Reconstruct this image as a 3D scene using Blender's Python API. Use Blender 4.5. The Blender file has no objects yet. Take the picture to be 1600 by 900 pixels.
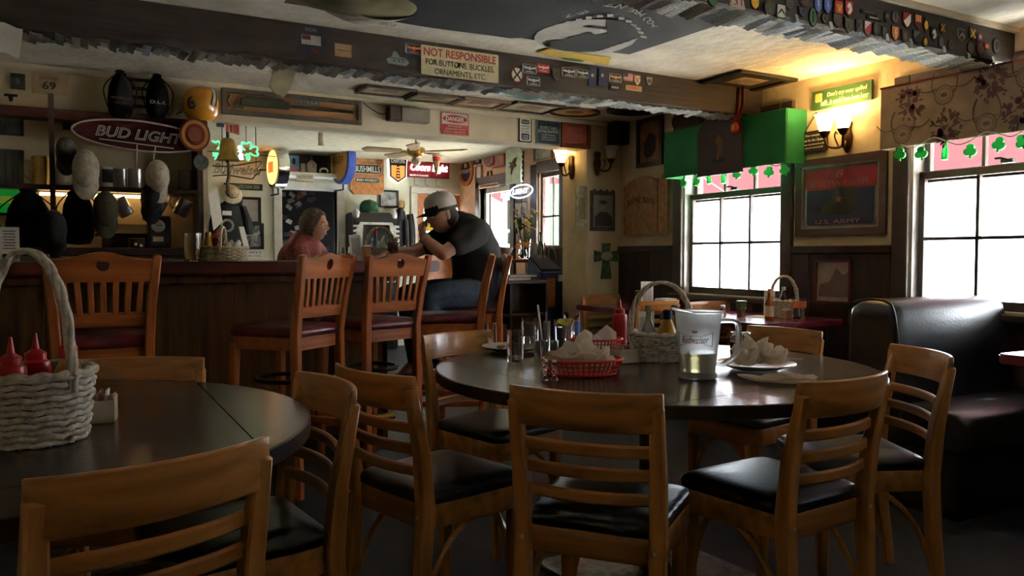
import bpy, bmesh, math, random
from mathutils import Vector as V, Matrix as Mx
D = bpy.data
SC = bpy.context.scene
COL = SC.collection
RND = random.Random(7)
PI = math.pi
# ------------------------------------------------------------------ camera, sky, sun, exposure
FPX, YAW, PITCH, CZ = 1230.0, math.radians(29.2), math.atan(50 / 1230.0), 1.15
cam_d = D.cameras.new('camera'); cam_d.sensor_width = 36.0; cam_d.lens = 36.0 * FPX / 1600.0
cam_d.clip_start = 0.02; cam_d.clip_end = 200
cam = D.objects.new('camera', cam_d); COL.objects.link(cam)
cam.location = (0, 0, CZ); cam.rotation_euler = (PI / 2 - PITCH, 0, -YAW)
SC.camera = cam
world = D.worlds.new('world'); SC.world = world; world.use_nodes = True
bg = world.node_tree.nodes['Background']; bg.inputs[0].default_value = (0.84, 0.93, 1.0, 1); bg.inputs[1].default_value = 12.5
sun_d = D.lights.new('sun', 'SUN'); sun_d.energy = 110; sun_d.angle = 0.02; sun_d.color = (1, .96, .88)
sun = D.objects.new('sun', sun_d); COL.objects.link(sun); sun.location = (6, -4, 12)
sun.rotation_euler = (math.radians(8), math.radians(24), 0)
vs = SC.view_settings
vs.view_transform = 'Standard'; vs.look = 'None'; vs.gamma = 1.0; vs.use_curve_mapping = False; vs.exposure = 0.75
SC.cycles.max_bounces = 10; SC.cycles.diffuse_bounces = 5; SC.cycles.glossy_bounces = 4; SC.cycles.transmission_bounces = 8
SC.cycles.sample_clamp_indirect = 6; SC.cycles.use_denoising = True
# ------------------------------------------------------------------ photograph geometry -> real planes
_fw = V((math.sin(YAW), math.cos(YAW), 0)); _R = V((math.cos(YAW), -math.sin(YAW), 0))
_F = _fw * math.cos(PITCH) - V((0, 0, 1)) * math.sin(PITCH); _U = _fw * math.sin(PITCH) + V((0, 0, 1)) * math.cos(PITCH)
def at(x, y, k, c):
    "world point on the plane k (N: Y=c, W: X=c, C: Z=c) that is seen at x, y"
    r = _F + _R * ((x - 800) / FPX) - _U * ((y - 450) / FPX)
    i = 'WNC'.index(k)
    return V((0, 0, CZ)) + r * ((c - (0, 0, CZ)[i]) / r[i])
AX = {'N': ((1, 0, 0), (0, 0, 1), (0, -1, 0)), 'W': ((0, -1, 0), (0, 0, 1), (-1, 0, 0)), 'C': ((1, 0, 0), (0, -1, 0), (0, 0, -1))}
def pm(k, p):
    a = AX[k]; m = Mx.Identity(4)
    for j in range(3):
        for i in range(3): m[i][j] = a[j][i]
    m.translation = p
    return m
def on(k, c, x, y, w, h):
    "matrix at the spot on a plane, and the width and height there in metres"
    p = at(x, y, k, c)
    return pm(k, p), (at(x + w / 2, y, k, c) - at(x - w / 2, y, k, c)).length, (at(x, y + h / 2, k, c) - at(x, y - h / 2, k, c)).length
# ------------------------------------------------------------------ materials
_mc = {}
def mat(name, c, rough=.6, metal=0.0, var=.12, scale=14, bump=0.0, bscale=None, wood=None, trans=0.0, ior=1.45, emit=None, es=0.0, coat=0.0, spec=.5, sss=0, c2=None, det=4):
    if name in _mc: return _mc[name]
    m = D.materials.new(name); m.use_nodes = True; nt = m.node_tree; n = nt.nodes; l = nt.links
    b = n['Principled BSDF']; b.inputs['Roughness'].default_value = rough; b.inputs['Metallic'].default_value = metal
    b.inputs['Specular IOR Level'].default_value = spec; b.inputs['IOR'].default_value = ior
    b.inputs['Transmission Weight'].default_value = trans; b.inputs['Coat Weight'].default_value = coat
    b.inputs['Base Color'].default_value = (*c, 1)
    m.diffuse_color = (*c, 1)
    if var or bump:
        tc = n.new('ShaderNodeTexCoord'); mp = n.new('ShaderNodeMapping'); l.new(tc.outputs['Object'], mp.inputs[0])
        if wood: mp.inputs['Scale'].default_value = {'x': (.07, 1, 1), 'y': (1, .07, 1), 'z': (1, 1, .07)}[wood]
    if var:
        no = n.new('ShaderNodeTexNoise'); no.inputs['Scale'].default_value = scale; no.inputs['Detail'].default_value = det
        l.new(mp.outputs[0], no.inputs[0])
        mx = n.new('ShaderNodeMix'); mx.data_type = 'RGBA'
        a = c2 if c2 else tuple(max(0, q * (1 - var * 2)) for q in c); z = tuple(min(1, q * (1 + var)) for q in c)
        mx.inputs[6].default_value = (*a, 1); mx.inputs[7].default_value = (*z, 1)
        rp = n.new('ShaderNodeMapRange'); rp.inputs[1].default_value = .3; rp.inputs[2].default_value = .7
        l.new(no.outputs[0], rp.inputs[0]); l.new(rp.outputs[0], mx.inputs[0]); l.new(mx.outputs[2], b.inputs['Base Color'])
    if bump:
        n2 = n.new('ShaderNodeTexNoise'); n2.inputs['Scale'].default_value = bscale or scale * 3; n2.inputs['Detail'].default_value = 5
        l.new(mp.outputs[0], n2.inputs[0]); bp = n.new('ShaderNodeBump'); bp.inputs['Strength'].default_value = bump; bp.inputs['Distance'].default_value = .02
        l.new(n2.outputs[0], bp.inputs['Height']); l.new(bp.outputs[0], b.inputs['Normal'])
    if emit: b.inputs['Emission Color'].default_value = (*emit, 1); b.inputs['Emission Strength'].default_value = es
    if sss: b.inputs['Subsurface Weight'].default_value = sss; b.inputs['Subsurface Radius'].default_value = (.02, .008, .004)
    _mc[name] = m
    return m
def translucent(name, c, w=.6):
    m = D.materials.new(name); m.use_nodes = True; nt = m.node_tree; n = nt.nodes; l = nt.links
    n.remove(n['Principled BSDF']); o = n['Material Output']
    d = n.new('ShaderNodeBsdfDiffuse'); t = n.new('ShaderNodeBsdfTranslucent'); x = n.new('ShaderNodeMixShader')
    no = n.new('ShaderNodeTexNoise'); no.inputs['Scale'].default_value = 3; mx = n.new('ShaderNodeMix'); mx.data_type = 'RGBA'
    mx.inputs[6].default_value = (*[q * .85 for q in c], 1); mx.inputs[7].default_value = (*c, 1); l.new(no.outputs[0], mx.inputs[0])
    l.new(mx.outputs[2], d.inputs[0]); l.new(mx.outputs[2], t.inputs[0]); x.inputs[0].default_value = w
    l.new(d.outputs[0], x.inputs[1]); l.new(t.outputs[0], x.inputs[2]); l.new(x.outputs[0], o.inputs[0])
    m.diffuse_color = (*c, 1)
    return m
def flat(name, c, rough=.7): return mat(name, c, rough, var=.08, scale=40)
OAK = mat('honey wood', (.50, .215, .055), .3, wood='z', scale=30, var=.22, coat=.25)
OAKX = mat('honey wood crosswise', (.50, .215, .055), .3, wood='x', scale=30, var=.22, coat=.25)
STW = mat('orange stained wood', (.40, .115, .025), .33, wood='z', scale=30, var=.2, coat=.2)
STWX = mat('orange stained wood crosswise', (.40, .115, .025), .33, wood='x', scale=30, var=.2, coat=.2)
VINYL = mat('black vinyl', (.010, .013, .017), .33, bump=.08, bscale=90, var=.2, spec=1.0)
MAROON = mat('maroon vinyl', (.10, .010, .014), .3, bump=.1, bscale=60, var=.2)
MTABLE = mat('maroon table laminate', (.13, .018, .028), .25, var=.1, scale=6)
TABLE = mat('dark brown table laminate', (.040, .023, .016), .22, wood='x', scale=22, var=.3, bump=.03, bscale=60)
TEDGE = mat('dark table edging', (.022, .014, .011), .35, var=.1)
BLACK = mat('black metal', (.012, .012, .013), .4, var=.1)
STEEL = mat('brushed steel', (.55, .55, .56), .3, 1.0, var=.08)
CHROME = mat('chrome', (.8, .8, .8), .12, 1.0, var=.03)
BRASS = mat('aged brass', (.45, .29, .09), .3, 1.0, var=.15)
BRONZE = mat('dark bronze', (.10, .055, .025), .4, .8, var=.15)
GLASS = mat('clear glass', (.98, .99, .99), .0, var=0, trans=1.0, ior=1.45)
DGLASS = mat('pint glass', (.95, .95, .96), .03, var=0, trans=1.0, ior=1.35)
PANE = mat('window glass', (1, 1, 1), .0, var=0, trans=1.0, ior=1.02)
CREAM = mat('cream stucco', (.58, .47, .30), .85, var=.10, scale=5, bump=.35, bscale=16)
CEIL = mat('textured ceiling', (.87, .83, .70), .8, var=.10, scale=4, bump=.6, bscale=14)
SOFF = mat('painted header', (.62, .54, .38), .7, var=.08, scale=4, bump=.12, bscale=20)
FARW = mat('pale far wall', (.68, .68, .55), .8, var=.06, scale=4, bump=.1)
TRIMW = mat('white paint', (.74, .72, .66), .45, var=.06)
BEAM = mat('dark brown beam', (.040, .026, .018), .7, wood='x', scale=18, var=.25, bump=.2)
DBROWN = mat('dark brown paint', (.030, .017, .016), .4, var=.2)
CASING = mat('dark casing paint', (.055, .036, .030), .38, var=.15)
PLANK = mat('wainscot paint', (.036, .020, .021), .42, wood='z', scale=12, var=.2)
FLOOR = mat('dark carpet floor', (.017, .022, .030), .5, var=.35, scale=7, bump=.5, bscale=240)
WHITE = flat('white print', (.80, .80, .76)); INK = flat('black print', (.015, .015, .016)); RED = flat('red print', (.45, .03, .025))
PAPER = mat('paper', (.78, .75, .68), .8, var=.08, scale=8); TISSUE = translucent('tissue paper', (.86, .78, .66), .45); NAPW = translucent('white napkin', (.88, .86, .82), .4)
NAVY = flat('navy print', (.02, .03, .09)); GREEN = flat('green print', (.03, .16, .05)); GOLD = flat('gold print', (.62, .40, .06))
ORANGE = flat('orange print', (.62, .20, .03)); TAN = flat('tan print', (.55, .38, .22)); GREY = flat('grey print', (.25, .25, .24))
OLIVE = flat('olive print', (.13, .12, .06)); BLUE = flat('blue print', (.04, .09, .35)); DRED = flat('dark red print', (.16, .015, .015))
WICK = mat('white wicker', (.62, .57, .48), .6, var=.2, scale=60); WICKT = mat('tan wicker', (.55, .45, .28), .65, var=.2, scale=60)
REDPL = mat('red plastic', (.55, .015, .012), .3, var=.06); SKIN = mat('skin', (.42, .21, .14), .5, var=.06, scale=30, sss=.06)
# ------------------------------------------------------------------ mesh building
class MB:
    def __init__(s): s.v = []; s.f = []
    def add(s, vs, fs, m=None):
        o = len(s.v); s.v += [tuple(m @ V(p)) if m else tuple(p) for p in vs]; s.f += [tuple(i + o for i in f) for f in fs]; return s
    def box(s, cx, cy, cz, sx, sy, sz, m=None):
        x, y, z = sx / 2, sy / 2, sz / 2
        vs = [(cx + a * x, cy + b * y, cz + c * z) for c in (-1, 1) for a, b in ((-1, -1), (1, -1), (1, 1), (-1, 1))]
        return s.add(vs, [(3, 2, 1, 0), (4, 5, 6, 7), (0, 1, 5, 4), (1, 2, 6, 5), (2, 3, 7, 6), (3, 0, 4, 7)], m)
    def bb(s, x0, x1, y0, y1, z0, z1, m=None): return s.box((x0 + x1) / 2, (y0 + y1) / 2, (z0 + z1) / 2, x1 - x0, y1 - y0, z1 - z0, m)
    def rings(s, rings, cap=True, closed=False, m=None):
        n = len(rings[0]); vs = [p for r in rings for p in r]; k = len(rings); fs = []
        for i in range(k if closed else k - 1):
            a, b = i * n, ((i + 1) % k) * n
            fs += [(a + j, a + (j + 1) % n, b + (j + 1) % n, b + j) for j in range(n)]
        if cap and not closed: fs += [tuple(range(n - 1, -1, -1)), tuple(range((k - 1) * n, k * n))]
        return s.add(vs, fs, m)
    def lathe(s, prof, n=24, m=None, cap=True, sx=1, sy=1):
        return s.rings([[(r * sx * math.cos(2 * PI * j / n), r * sy * math.sin(2 * PI * j / n), z) for j in range(n)] for r, z in prof], cap, m=m)
    def tube(s, path, r, n=8, closed=False, m=None, sq=None):
        P = [V(p) for p in path]; k = len(P); rg = []; up = None
        for i in range(k):
            t = (P[(i + 1) % k] - P[i - 1]) if closed else (P[min(i + 1, k - 1)] - P[max(i - 1, 0)])
            t = t.normalized() if t.length > 1e-9 else V((0, 0, 1))
            if up is None: up = V((0, 0, 1)) if abs(t.z) < .9 else V((1, 0, 0))
            a = t.cross(up); a = a.normalized() if a.length > 1e-6 else t.orthogonal().normalized()
            b = a.cross(t).normalized(); up = b
            q = r[i] if isinstance(r, (list, tuple)) else r
            if sq: rg.append([P[i] + a * (q * sq[0] * u) + b * (q * sq[1] * w) for u, w in ((-1, -1), (1, -1), (1, 1), (-1, 1))])
            else: rg.append([P[i] + a * (q * math.cos(2 * PI * j / n)) + b * (q * math.sin(2 * PI * j / n)) for j in range(n)])
        return s.rings(rg, True, closed, m)
    def sweep(s, path, dims, side=(1, 0, 0), m=None):
        "bar of rectangular section; dims = (along side, across) for every path point"
        P = [V(p) for p in path]; k = len(P); rg = []
        for i in range(k):
            t = (P[min(i + 1, k - 1)] - P[max(i - 1, 0)]).normalized(); a = V(side[i] if isinstance(side, list) else side); a = (a - t * a.dot(t)).normalized(); b = t.cross(a)
            w, d = dims[i] if isinstance(dims, list) else dims
            rg.append([P[i] + a * (w / 2 * u) + b * (d / 2 * x) for u, x in ((-1, -1), (1, -1), (1, 1), (-1, 1))])
        return s.rings(rg, True, False, m)
    def prism(s, poly, z0, z1, m=None):
        return s.rings([[(x, y, z0) for x, y in poly], [(x, y, z1) for x, y in poly]], True, False, m)
    def grid(s, fn, nu, nv, m=None):
        vs = [fn(i / nu, j / nv) for j in range(nv + 1) for i in range(nu + 1)]
        return s.add(vs, [(j * (nu + 1) + i, j * (nu + 1) + i + 1, (j + 1) * (nu + 1) + i + 1, (j + 1) * (nu + 1) + i) for j in range(nv) for i in range(nu)], m)
    def sph(s, c, r, n=12, k=8, m=None):
        rr = r if isinstance(r, (tuple, list)) else (r, r, r)
        rg = [[(c[0] + rr[0] * math.sin(PI * i / k) * math.cos(2 * PI * j / n), c[1] + rr[1] * math.sin(PI * i / k) * math.sin(2 * PI * j / n), c[2] - rr[2] * math.cos(PI * i / k)) for j in range(n)] for i in range(1, k)]
        rg = [[(c[0] + .02 * (p[0] - c[0]), c[1] + .02 * (p[1] - c[1]), c[2] - rr[2]) for p in rg[0]]] + rg + [[(c[0] + .02 * (p[0] - c[0]), c[1] + .02 * (p[1] - c[1]), c[2] + rr[2]) for p in rg[-1]]]
        return s.rings(rg, m=m)
    def mesh(s, name, bevel=0, seg=1, smooth=35):
        me = D.meshes.new(name); me.from_pydata(s.v, [], s.f); me.update()
        b = bmesh.new(); b.from_mesh(me); bmesh.ops.recalc_face_normals(b, faces=b.faces)
        if bevel:
            ed = [e for e in b.edges if len(e.link_faces) == 2 and e.calc_face_angle(0) > .6]
            bmesh.ops.bevel(b, geom=ed, offset=bevel, segments=seg, affect='EDGES', clamp_overlap=True)
        b.to_mesh(me); b.free(); fin(me, smooth)
        return me
def fin(me, smooth=35):
    if smooth:
        me.polygons.foreach_set('use_smooth', [True] * len(me.polygons)); me.set_sharp_from_angle(angle=math.radians(smooth))
    me.update()
def link(name, me, m, parent=None, loc=None, rot=None, mtx=None):
    o = D.objects.new(name, me); COL.objects.link(o)
    if m and not me.materials: me.materials.append(m)
    if parent: o.parent = parent
    if loc: o.location = loc
    if rot: o.rotation_euler = rot
    if mtx: o.matrix_local = mtx
    return o
def ob(name, mb, m, parent=None, loc=None, rot=None, mtx=None, bevel=0, seg=1, smooth=35):
    return link(name, mb.mesh(name, bevel, seg, smooth), m, parent, loc, rot, mtx)
def tag(o, label=None, cat=None, group=None, kind=None):
    for k, v in (('label', label), ('category', cat), ('group', group), ('kind', kind)):
        if v: o[k] = v
    return o
def thing(name, label, cat, loc=(0, 0, 0), rz=0, group=None, mtx=None):
    o = D.objects.new(name, None); o.empty_display_size = .05; COL.objects.link(o); o.location = loc; o.rotation_euler = (0, 0, rz)
    if mtx: o.matrix_local = mtx
    return tag(o, label, cat, group)
def struct(name, mb, m, **k): return tag(ob(name, mb, m, **k), kind='structure')
def dup(root, loc, rz, label, group=None):
    def cp(o, par):
        c = o.copy(); COL.objects.link(c); c.parent = par
        for h in kids.get(o, ()): cp(h, c)
        return c
    kids = {}
    def walk(o):
        kids[o] = list(o.children)
        for h in kids[o]: walk(h)
    walk(root); r = cp(root, None); r.location = loc; r.rotation_euler = (0, 0, rz); r['label'] = label
    if group: r['group'] = group
    return r
def curve_mesh(cu, name):
    o = D.objects.new('tmp', cu); me = D.meshes.new_from_object(o); D.objects.remove(o); D.curves.remove(cu); me.name = name; return me
def shape(name, loops, depth, m, parent=None, z=0, mtx=None, loc=None, rot=None, bevel=0):
    "flat outline with holes, z..z+depth"
    cu = D.curves.new(name, 'CURVE'); cu.dimensions = '2D'; cu.fill_mode = 'BOTH'; cu.extrude = depth / 2
    if bevel: cu.bevel_depth = bevel; cu.bevel_resolution = 1; cu.offset = -bevel
    for lp in loops:
        sp = cu.splines.new('POLY'); sp.points.add(len(lp) - 1)
        for p, q in zip(sp.points, lp): p.co = (q[0], q[1], 0, 1)
        sp.use_cyclic_u = True
    me = curve_mesh(cu, name)
    me.transform(Mx.Translation((0, 0, z + depth / 2))); fin(me, 30)
    return link(name, me, m, parent, loc, rot, mtx)
def text(par, s, cx, cy, w, h, m, z=.006, name='lettering', neon=0, rot=0, shear=0, depth=.0012, bold=0):
    cu = D.curves.new('t', 'FONT'); cu.body = s; cu.align_x = 'CENTER'; cu.shear = shear; cu.resolution_u = 3
    if neon: cu.fill_mode = 'NONE'; cu.bevel_depth = neon; cu.bevel_resolution = 1
    else: cu.extrude = .01; cu.offset = bold
    me = curve_mesh(cu, name)
    xs = [v.co.x for v in me.vertices]; ys = [v.co.y for v in me.vertices]
    if not xs: return
    x0, x1, y0, y1 = min(xs), max(xs), min(ys), max(ys)
    zs = (depth / .02) if not neon else min(w / (x1 - x0), h / (y1 - y0))
    me.transform(Mx.Translation((cx, cy, z)) @ Mx.Rotation(rot, 4, 'Z') @ Mx.Diagonal((w / (x1 - x0), h / (y1 - y0), zs, 1)) @ Mx.Translation((-(x0 + x1) / 2, -(y0 + y1) / 2, 0)))
    fin(me, 30)
    return link(name, me, m, par)
def rrect(w, h, r, n=4, cx=0, cy=0):
    o = []
    for a, (sx, sy) in enumerate(((1, 1), (-1, 1), (-1, -1), (1, -1))):
        for i in range(n + 1):
            t = PI / 2 * (a + i / n); o.append((cx + sx * (w / 2 - r) + r * math.cos(t), cy + sy * (h / 2 - r) + r * math.sin(t)))
    return o
def ell(w, h, n=28, cx=0, cy=0, a0=0): return [(cx + w / 2 * math.cos(2 * PI * i / n + a0), cy + h / 2 * math.sin(2 * PI * i / n + a0)) for i in range(n)]
def rect(w, h, cx=0, cy=0): return [(cx - w / 2, cy - h / 2), (cx + w / 2, cy - h / 2), (cx + w / 2, cy + h / 2), (cx - w / 2, cy + h / 2)]
def shield(w, h, k=0):
    if k == 0: return [(-w / 2, h / 2), (-w / 2, -h * .05), (-w * .36, -h * .28), (0, -h / 2), (w * .36, -h * .28), (w / 2, -h * .05), (w / 2, h / 2)]
    return [(-w / 2, h * .42), (-w * .2, h / 2), (0, h * .42), (w * .2, h / 2), (w / 2, h * .42), (w * .42, -h * .1), (w * .25, -h * .36), (0, -h / 2), (-w * .25, -h * .36), (-w * .42, -h * .1)]
def bez(p0, p1, p2, n=10):
    p0, p1, p2 = V(p0), V(p1), V(p2)
    return [(p0 * (1 - t) ** 2 + p1 * 2 * t * (1 - t) + p2 * t * t) for t in [i / n for i in range(n + 1)]]
def cr(pts, n=6, closed=False):
    "smooth curve through points"
    P = [V(p) for p in pts]; k = len(P); o = []
    for i in range(k if closed else k - 1):
        a, b, c, d = (P[(i - 1) % k], P[i], P[(i + 1) % k], P[(i + 2) % k]) if closed else (P[max(i - 1, 0)], P[i], P[i + 1], P[min(i + 2, k - 1)])
        for j in range(n):
            t = j / n; o.append(.5 * ((2 * b) + (c - a) * t + (2 * a - 5 * b + 4 * c - d) * t * t + (3 * b - a - 3 * c + d) * t ** 3))
    if not closed: o.append(P[-1])
    return o
def framed(name, label, cat, k, c, x, y, w, h, fm, fw, im, dep=.022, group=None):
    M, W, H = on(k, c, x, y, w, h); t = thing(name, label, cat, group=group, mtx=M)
    shape('frame', [rect(W, H), rect(W - 2 * fw, H - 2 * fw)], dep, fm, t, z=.002)
    shape('picture', [rect(W - 1.6 * fw, H - 1.6 * fw)], .006, im, t, z=.003)
    return t, W - 2 * fw, H - 2 * fw
def plate(name, label, cat, k, c, x, y, w, h, m, dep=.008, sh='rect', group=None, r=.01):
    M, W, H = on(k, c, x, y, w, h); t = thing(name, label, cat, group=group, mtx=M)
    lp = rect(W, H) if sh == 'rect' else rrect(W, H, min(r, W * .3, H * .3)) if sh == 'rr' else ell(W, H) if sh == 'ell' else shield(W, H, int(sh[-1]))
    shape('panel', [lp], dep, m, t, z=.002)
    return t, W, H
# ------------------------------------------------------------------ the setting
XR, YH, YF, XF, ZC = 4.2, 5.57, 9.5, 4.5, 2.3
W1, W2, W_FILL = (3.77, 4.76), (1.83, 2.84), (.72, 1.15)  # last span is an unseen opening, added to brighten the foreground
WZ = (.86, 2.08)
struct('floor', MB().bb(-3.7, 4.75, -2.7, 9.9, -.1, 0), FLOOR)
struct('ceiling', MB().bb(-3.7, XR + .05, -2.7, YH + .02, ZC, ZC + .12), CEIL)
struct('ceiling_far', MB().bb(-1.2, XF + .05, YH + .02, 9.7, 2.36, 2.48), mat('far ceiling', (.62, .58, .42), .8, var=.08))
def wall_x(name, x0, x1, ya, yb, z0, z1, holes, m):
    b = MB(); y = ya
    for (h0, h1, a, c) in sorted(holes):
        b.bb(x0, x1, y, h0, z0, z1)
        if a > z0: b.bb(x0, x1, h0, h1, z0, a)
        if c < z1: b.bb(x0, x1, h0, h1, c, z1)
        y = h1
    b.bb(x0, x1, y, yb, z0, z1)
    return struct(name, b, m)
wall_right = wall_x('wall_right', XR, XR + .2, -2.7, YH + .45, 0, ZC + .1, [(*W1, *WZ), (*W2, *WZ), (*W_FILL, *WZ)], CREAM)
wall_x('wall_left', -2.2, -2.0, -2.7, YH, 0, ZC + .1, [], CREAM)
struct('wall_behind', MB().bb(-2.2, 4.4, -1.5, -1.3, 0, ZC + .1), CREAM)
struct('wall_back', MB().bb(-3.7, .80, YH, YH + .15, 0, ZC + .05), mat('back bar wall', (.50, .40, .24), .8, var=.12, scale=3, bump=.15))
struct('trim_header', MB().bb(.80, 3.86, YH, YH + .2, 2.06, ZC + .06), SOFF, bevel=.006)
struct('trim_crown', MB().bb(-2.0, XR, YH - .035, YH, 2.262, 2.3), SOFF, bevel=.01)
struct('wall_stub', MB().bb(3.85, XR + .02, YH, YH + .4, 0, ZC + .06), CREAM, bevel=.012)
struct('wall_stub_side', MB().bb(XR, XF + .2, YH + .40, YH + .6, 0, 2.4), CREAM)
b = MB(); dx0, dx1 = at(441, 400, 'N', YF).x, at(527, 400, 'N', YF).x       # doorway to the dark hall
ex0, ex1 = at(652, 400, 'N', YF).x, at(722, 400, 'N', YF).x                 # orange door
b.bb(-1.2, dx0, YF, YF + .12, 0, 2.4); b.bb(dx0, dx1, YF, YF + .12, 1.94, 2.4); b.bb(dx1, ex0, YF, YF + .12, 0, 2.4)
b.bb(ex0, ex1, YF, YF + .12, 1.96, 2.4); b.bb(ex1, XF + .1, YF, YF + .12, 0, 2.4)
struct('wall_far', b, FARW)
struct('wall_far_left', MB().bb(-1.3, -1.2, YH, 9.7, 0, 2.4), FARW)
FD, FWIN = (8.06, 8.86), (7.0, 7.46)
ORW = mat('lamp-tinted far side wall', (.66, .42, .25), .8, var=.08, bump=.1)  # orange light of the wall lamp is put into this wall colour
wall_x('wall_far_right', XF, XF + .15, YH + .55, 9.7, 0, 2.4, [(FWIN[0], FWIN[1], 1.0, 2.06), (FD[0], FD[1], 0, 2.0)], ORW)
# hall behind the doorway, its walls covered in small cards
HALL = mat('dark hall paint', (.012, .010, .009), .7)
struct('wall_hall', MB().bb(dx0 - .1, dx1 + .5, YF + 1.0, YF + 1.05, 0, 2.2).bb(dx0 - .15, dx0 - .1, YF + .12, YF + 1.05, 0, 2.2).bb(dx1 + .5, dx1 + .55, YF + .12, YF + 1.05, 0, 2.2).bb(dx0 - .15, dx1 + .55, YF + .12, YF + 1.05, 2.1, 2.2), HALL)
cards = [mat('hall card %d' % i, c, .3) for i, c in enumerate(((.30, .27, .22), (.10, .09, .08), (.18, .06, .04), (.06, .07, .10), (.4, .38, .34)))]
cm = MB().box(0, 0, 0, .085, .004, .055).mesh('card')
for i in range(150):
    x = dx0 + RND.random() * (dx1 - dx0 + .3); z = .95 + RND.random() * 1.05
    if RND.random() < (x - dx0) / (dx1 - dx0) * .75: continue
    me = cm
    o = link('card', cm.copy(), cards[i % 5], D.objects['wall_hall'], (x, YF + .99 - RND.random() * .02, z), (RND.uniform(-.3, .1), RND.uniform(-.7, .7), RND.uniform(-.3, .3)))
# door casings on the far wall
struct('trim_doorway', MB().bb(dx0 - .10, dx0, YF - .03, YF + .12, 0, 2.02).bb(dx1, dx1 + .10, YF - .03, YF + .12, 0, 2.02).bb(dx0 - .12, dx1 + .12, YF - .04, YF + .12, 1.94, 2.04), TRIMW, bevel=.008)
struct('trim_orange_door', MB().bb(ex0 - .09, ex0, YF - .025, YF + .1, 0, 2.02).bb(ex1, ex1 + .07, YF - .025, YF + .1, 0, 2.02).bb(ex0 - .09, ex1 + .07, YF - .03, YF + .1, 1.96, 2.04), TRIMW, bevel=.006)
dr = tag(D.objects.new('door_1', None), 'orange-brown wooden door with glass panes', None, None, 'structure'); COL.objects.link(dr); dr.location = (ex0, YF + .02, 0)
DW = ex1 - ex0
shape('leaf', [rect(DW, 1.95, DW / 2, .975), rect(DW * .34, .34, DW * .30, 1.62), rect(DW * .34, .34, DW * .72, 1.62)], .045, mat('orange door wood', (.40, .13, .03), .4, wood='z', var=.15), dr, rot=(PI / 2, 0, 0))
for i, (px, pz, hh) in enumerate(((.30, 1.62, .34), (.72, 1.62, .34))):
    ob('pane', MB().box(DW * px, -.02, pz, DW * .34, .004, hh), PANE, dr)
ob('poster', MB().box(DW * .30, -.026, 1.55, DW * .28, .003, .15), flat('yellow poster', (.8, .6, .05)), dr)
ob('poster', MB().box(DW * .72, -.026, 1.60, DW * .30, .003, .28), flat('grey green poster', (.25, .27, .2)), dr)
ob('handle', MB().tube([(DW * .06, -.05, 1.0), (DW * .06, -.09, 1.0), (DW * .18, -.09, 1.0)], .012), BRASS, dr)
# --- windows of the right wall
def window(n, Y, xw, seen=True):
    y0, y1 = Y; w = tag(D.objects.new('window_%d' % n, None), kind='structure'); COL.objects.link(w); w.location = (xw, (y0 + y1) / 2, 0)
    hw = (y1 - y0) / 2; zm = 1.60
    b = MB().bb(-.025, .005, -hw - .10, -hw, WZ[0] - .03, WZ[1] + .1).bb(-.025, .005, hw, hw + .10, WZ[0] - .03, WZ[1] + .1).bb(-.025, .005, -hw, hw, WZ[1], WZ[1] + .1)
    ob('casing', b, CASING, w, bevel=.006)
    ob('sill', MB().bb(-.06, .09, -hw - .12, hw + .12, WZ[0] - .045, WZ[0] - .005), CASING, w, bevel=.008)
    ob('jamb', MB().bb(.005, .19, -hw - .005, -hw + .015, WZ[0], WZ[1]).bb(.005, .19, hw - .015, hw + .005, WZ[0], WZ[1]).bb(.005, .19, -hw, hw, WZ[1] - .015, WZ[1] + .005), mat('pale jamb paint', (.55, .52, .50), .4), w)
    for nm, x, z0, z1, rows, st in (('lower_sash', .05, WZ[0], zm + .03, 2, .035), ('upper_sash', .095, zm - .03, WZ[1], 1, .035)):
        s = D.objects.new(nm, None); COL.objects.link(s); s.parent = w
        a0, a1 = -hw + .018, hw - .018
        fb = MB().bb(x, x + .038, a0, a0 + st, z0, z1).bb(x, x + .038, a1 - st, a1, z0, z1).bb(x, x + .038, a0, a1, z0, z0 + (.05 if rows == 2 else .045)).bb(x, x + .038, a0, a1, z1 - .045, z1)
        ob('sash_frame', fb, CASING, s, bevel=.004)
        pw = (a1 - a0 - 2 * st) / 3; zz0, zz1 = z0 + .05, z1 - .045; ph = (zz1 - zz0) / rows
        for i in (1, 2): ob('muntin', MB().box(x + .02, a0 + st + pw * i, (zz0 + zz1) / 2, .028, .018, zz1 - zz0), CASING, s)
        for j in range(1, rows): ob('muntin', MB().box(x + .02, 0, zz0 + ph * j, .028, a1 - a0 - 2 * st, .018), CASING, s)
        for i in range(3):
            for j in range(rows): ob('pane', MB().box(x + .02, a0 + st + pw * (i + .5), zz0 + ph * (j + .5), .003, pw - .016, ph - .016), PANE, s)
    lk = ob('sash_lock', MB().box(.06, 0, zm + .045, .03, .06, .02).tube([(.05, 0, zm + .05), (.03, .02, zm + .06), (.03, .05, zm + .06)], .006), BLACK, w)
    return w
window(1, W1, XR); window(2, W2, XR); window(4, W_FILL, XR)  # fourth window is out of view, added and narrowed as fill light for the chairs
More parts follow.
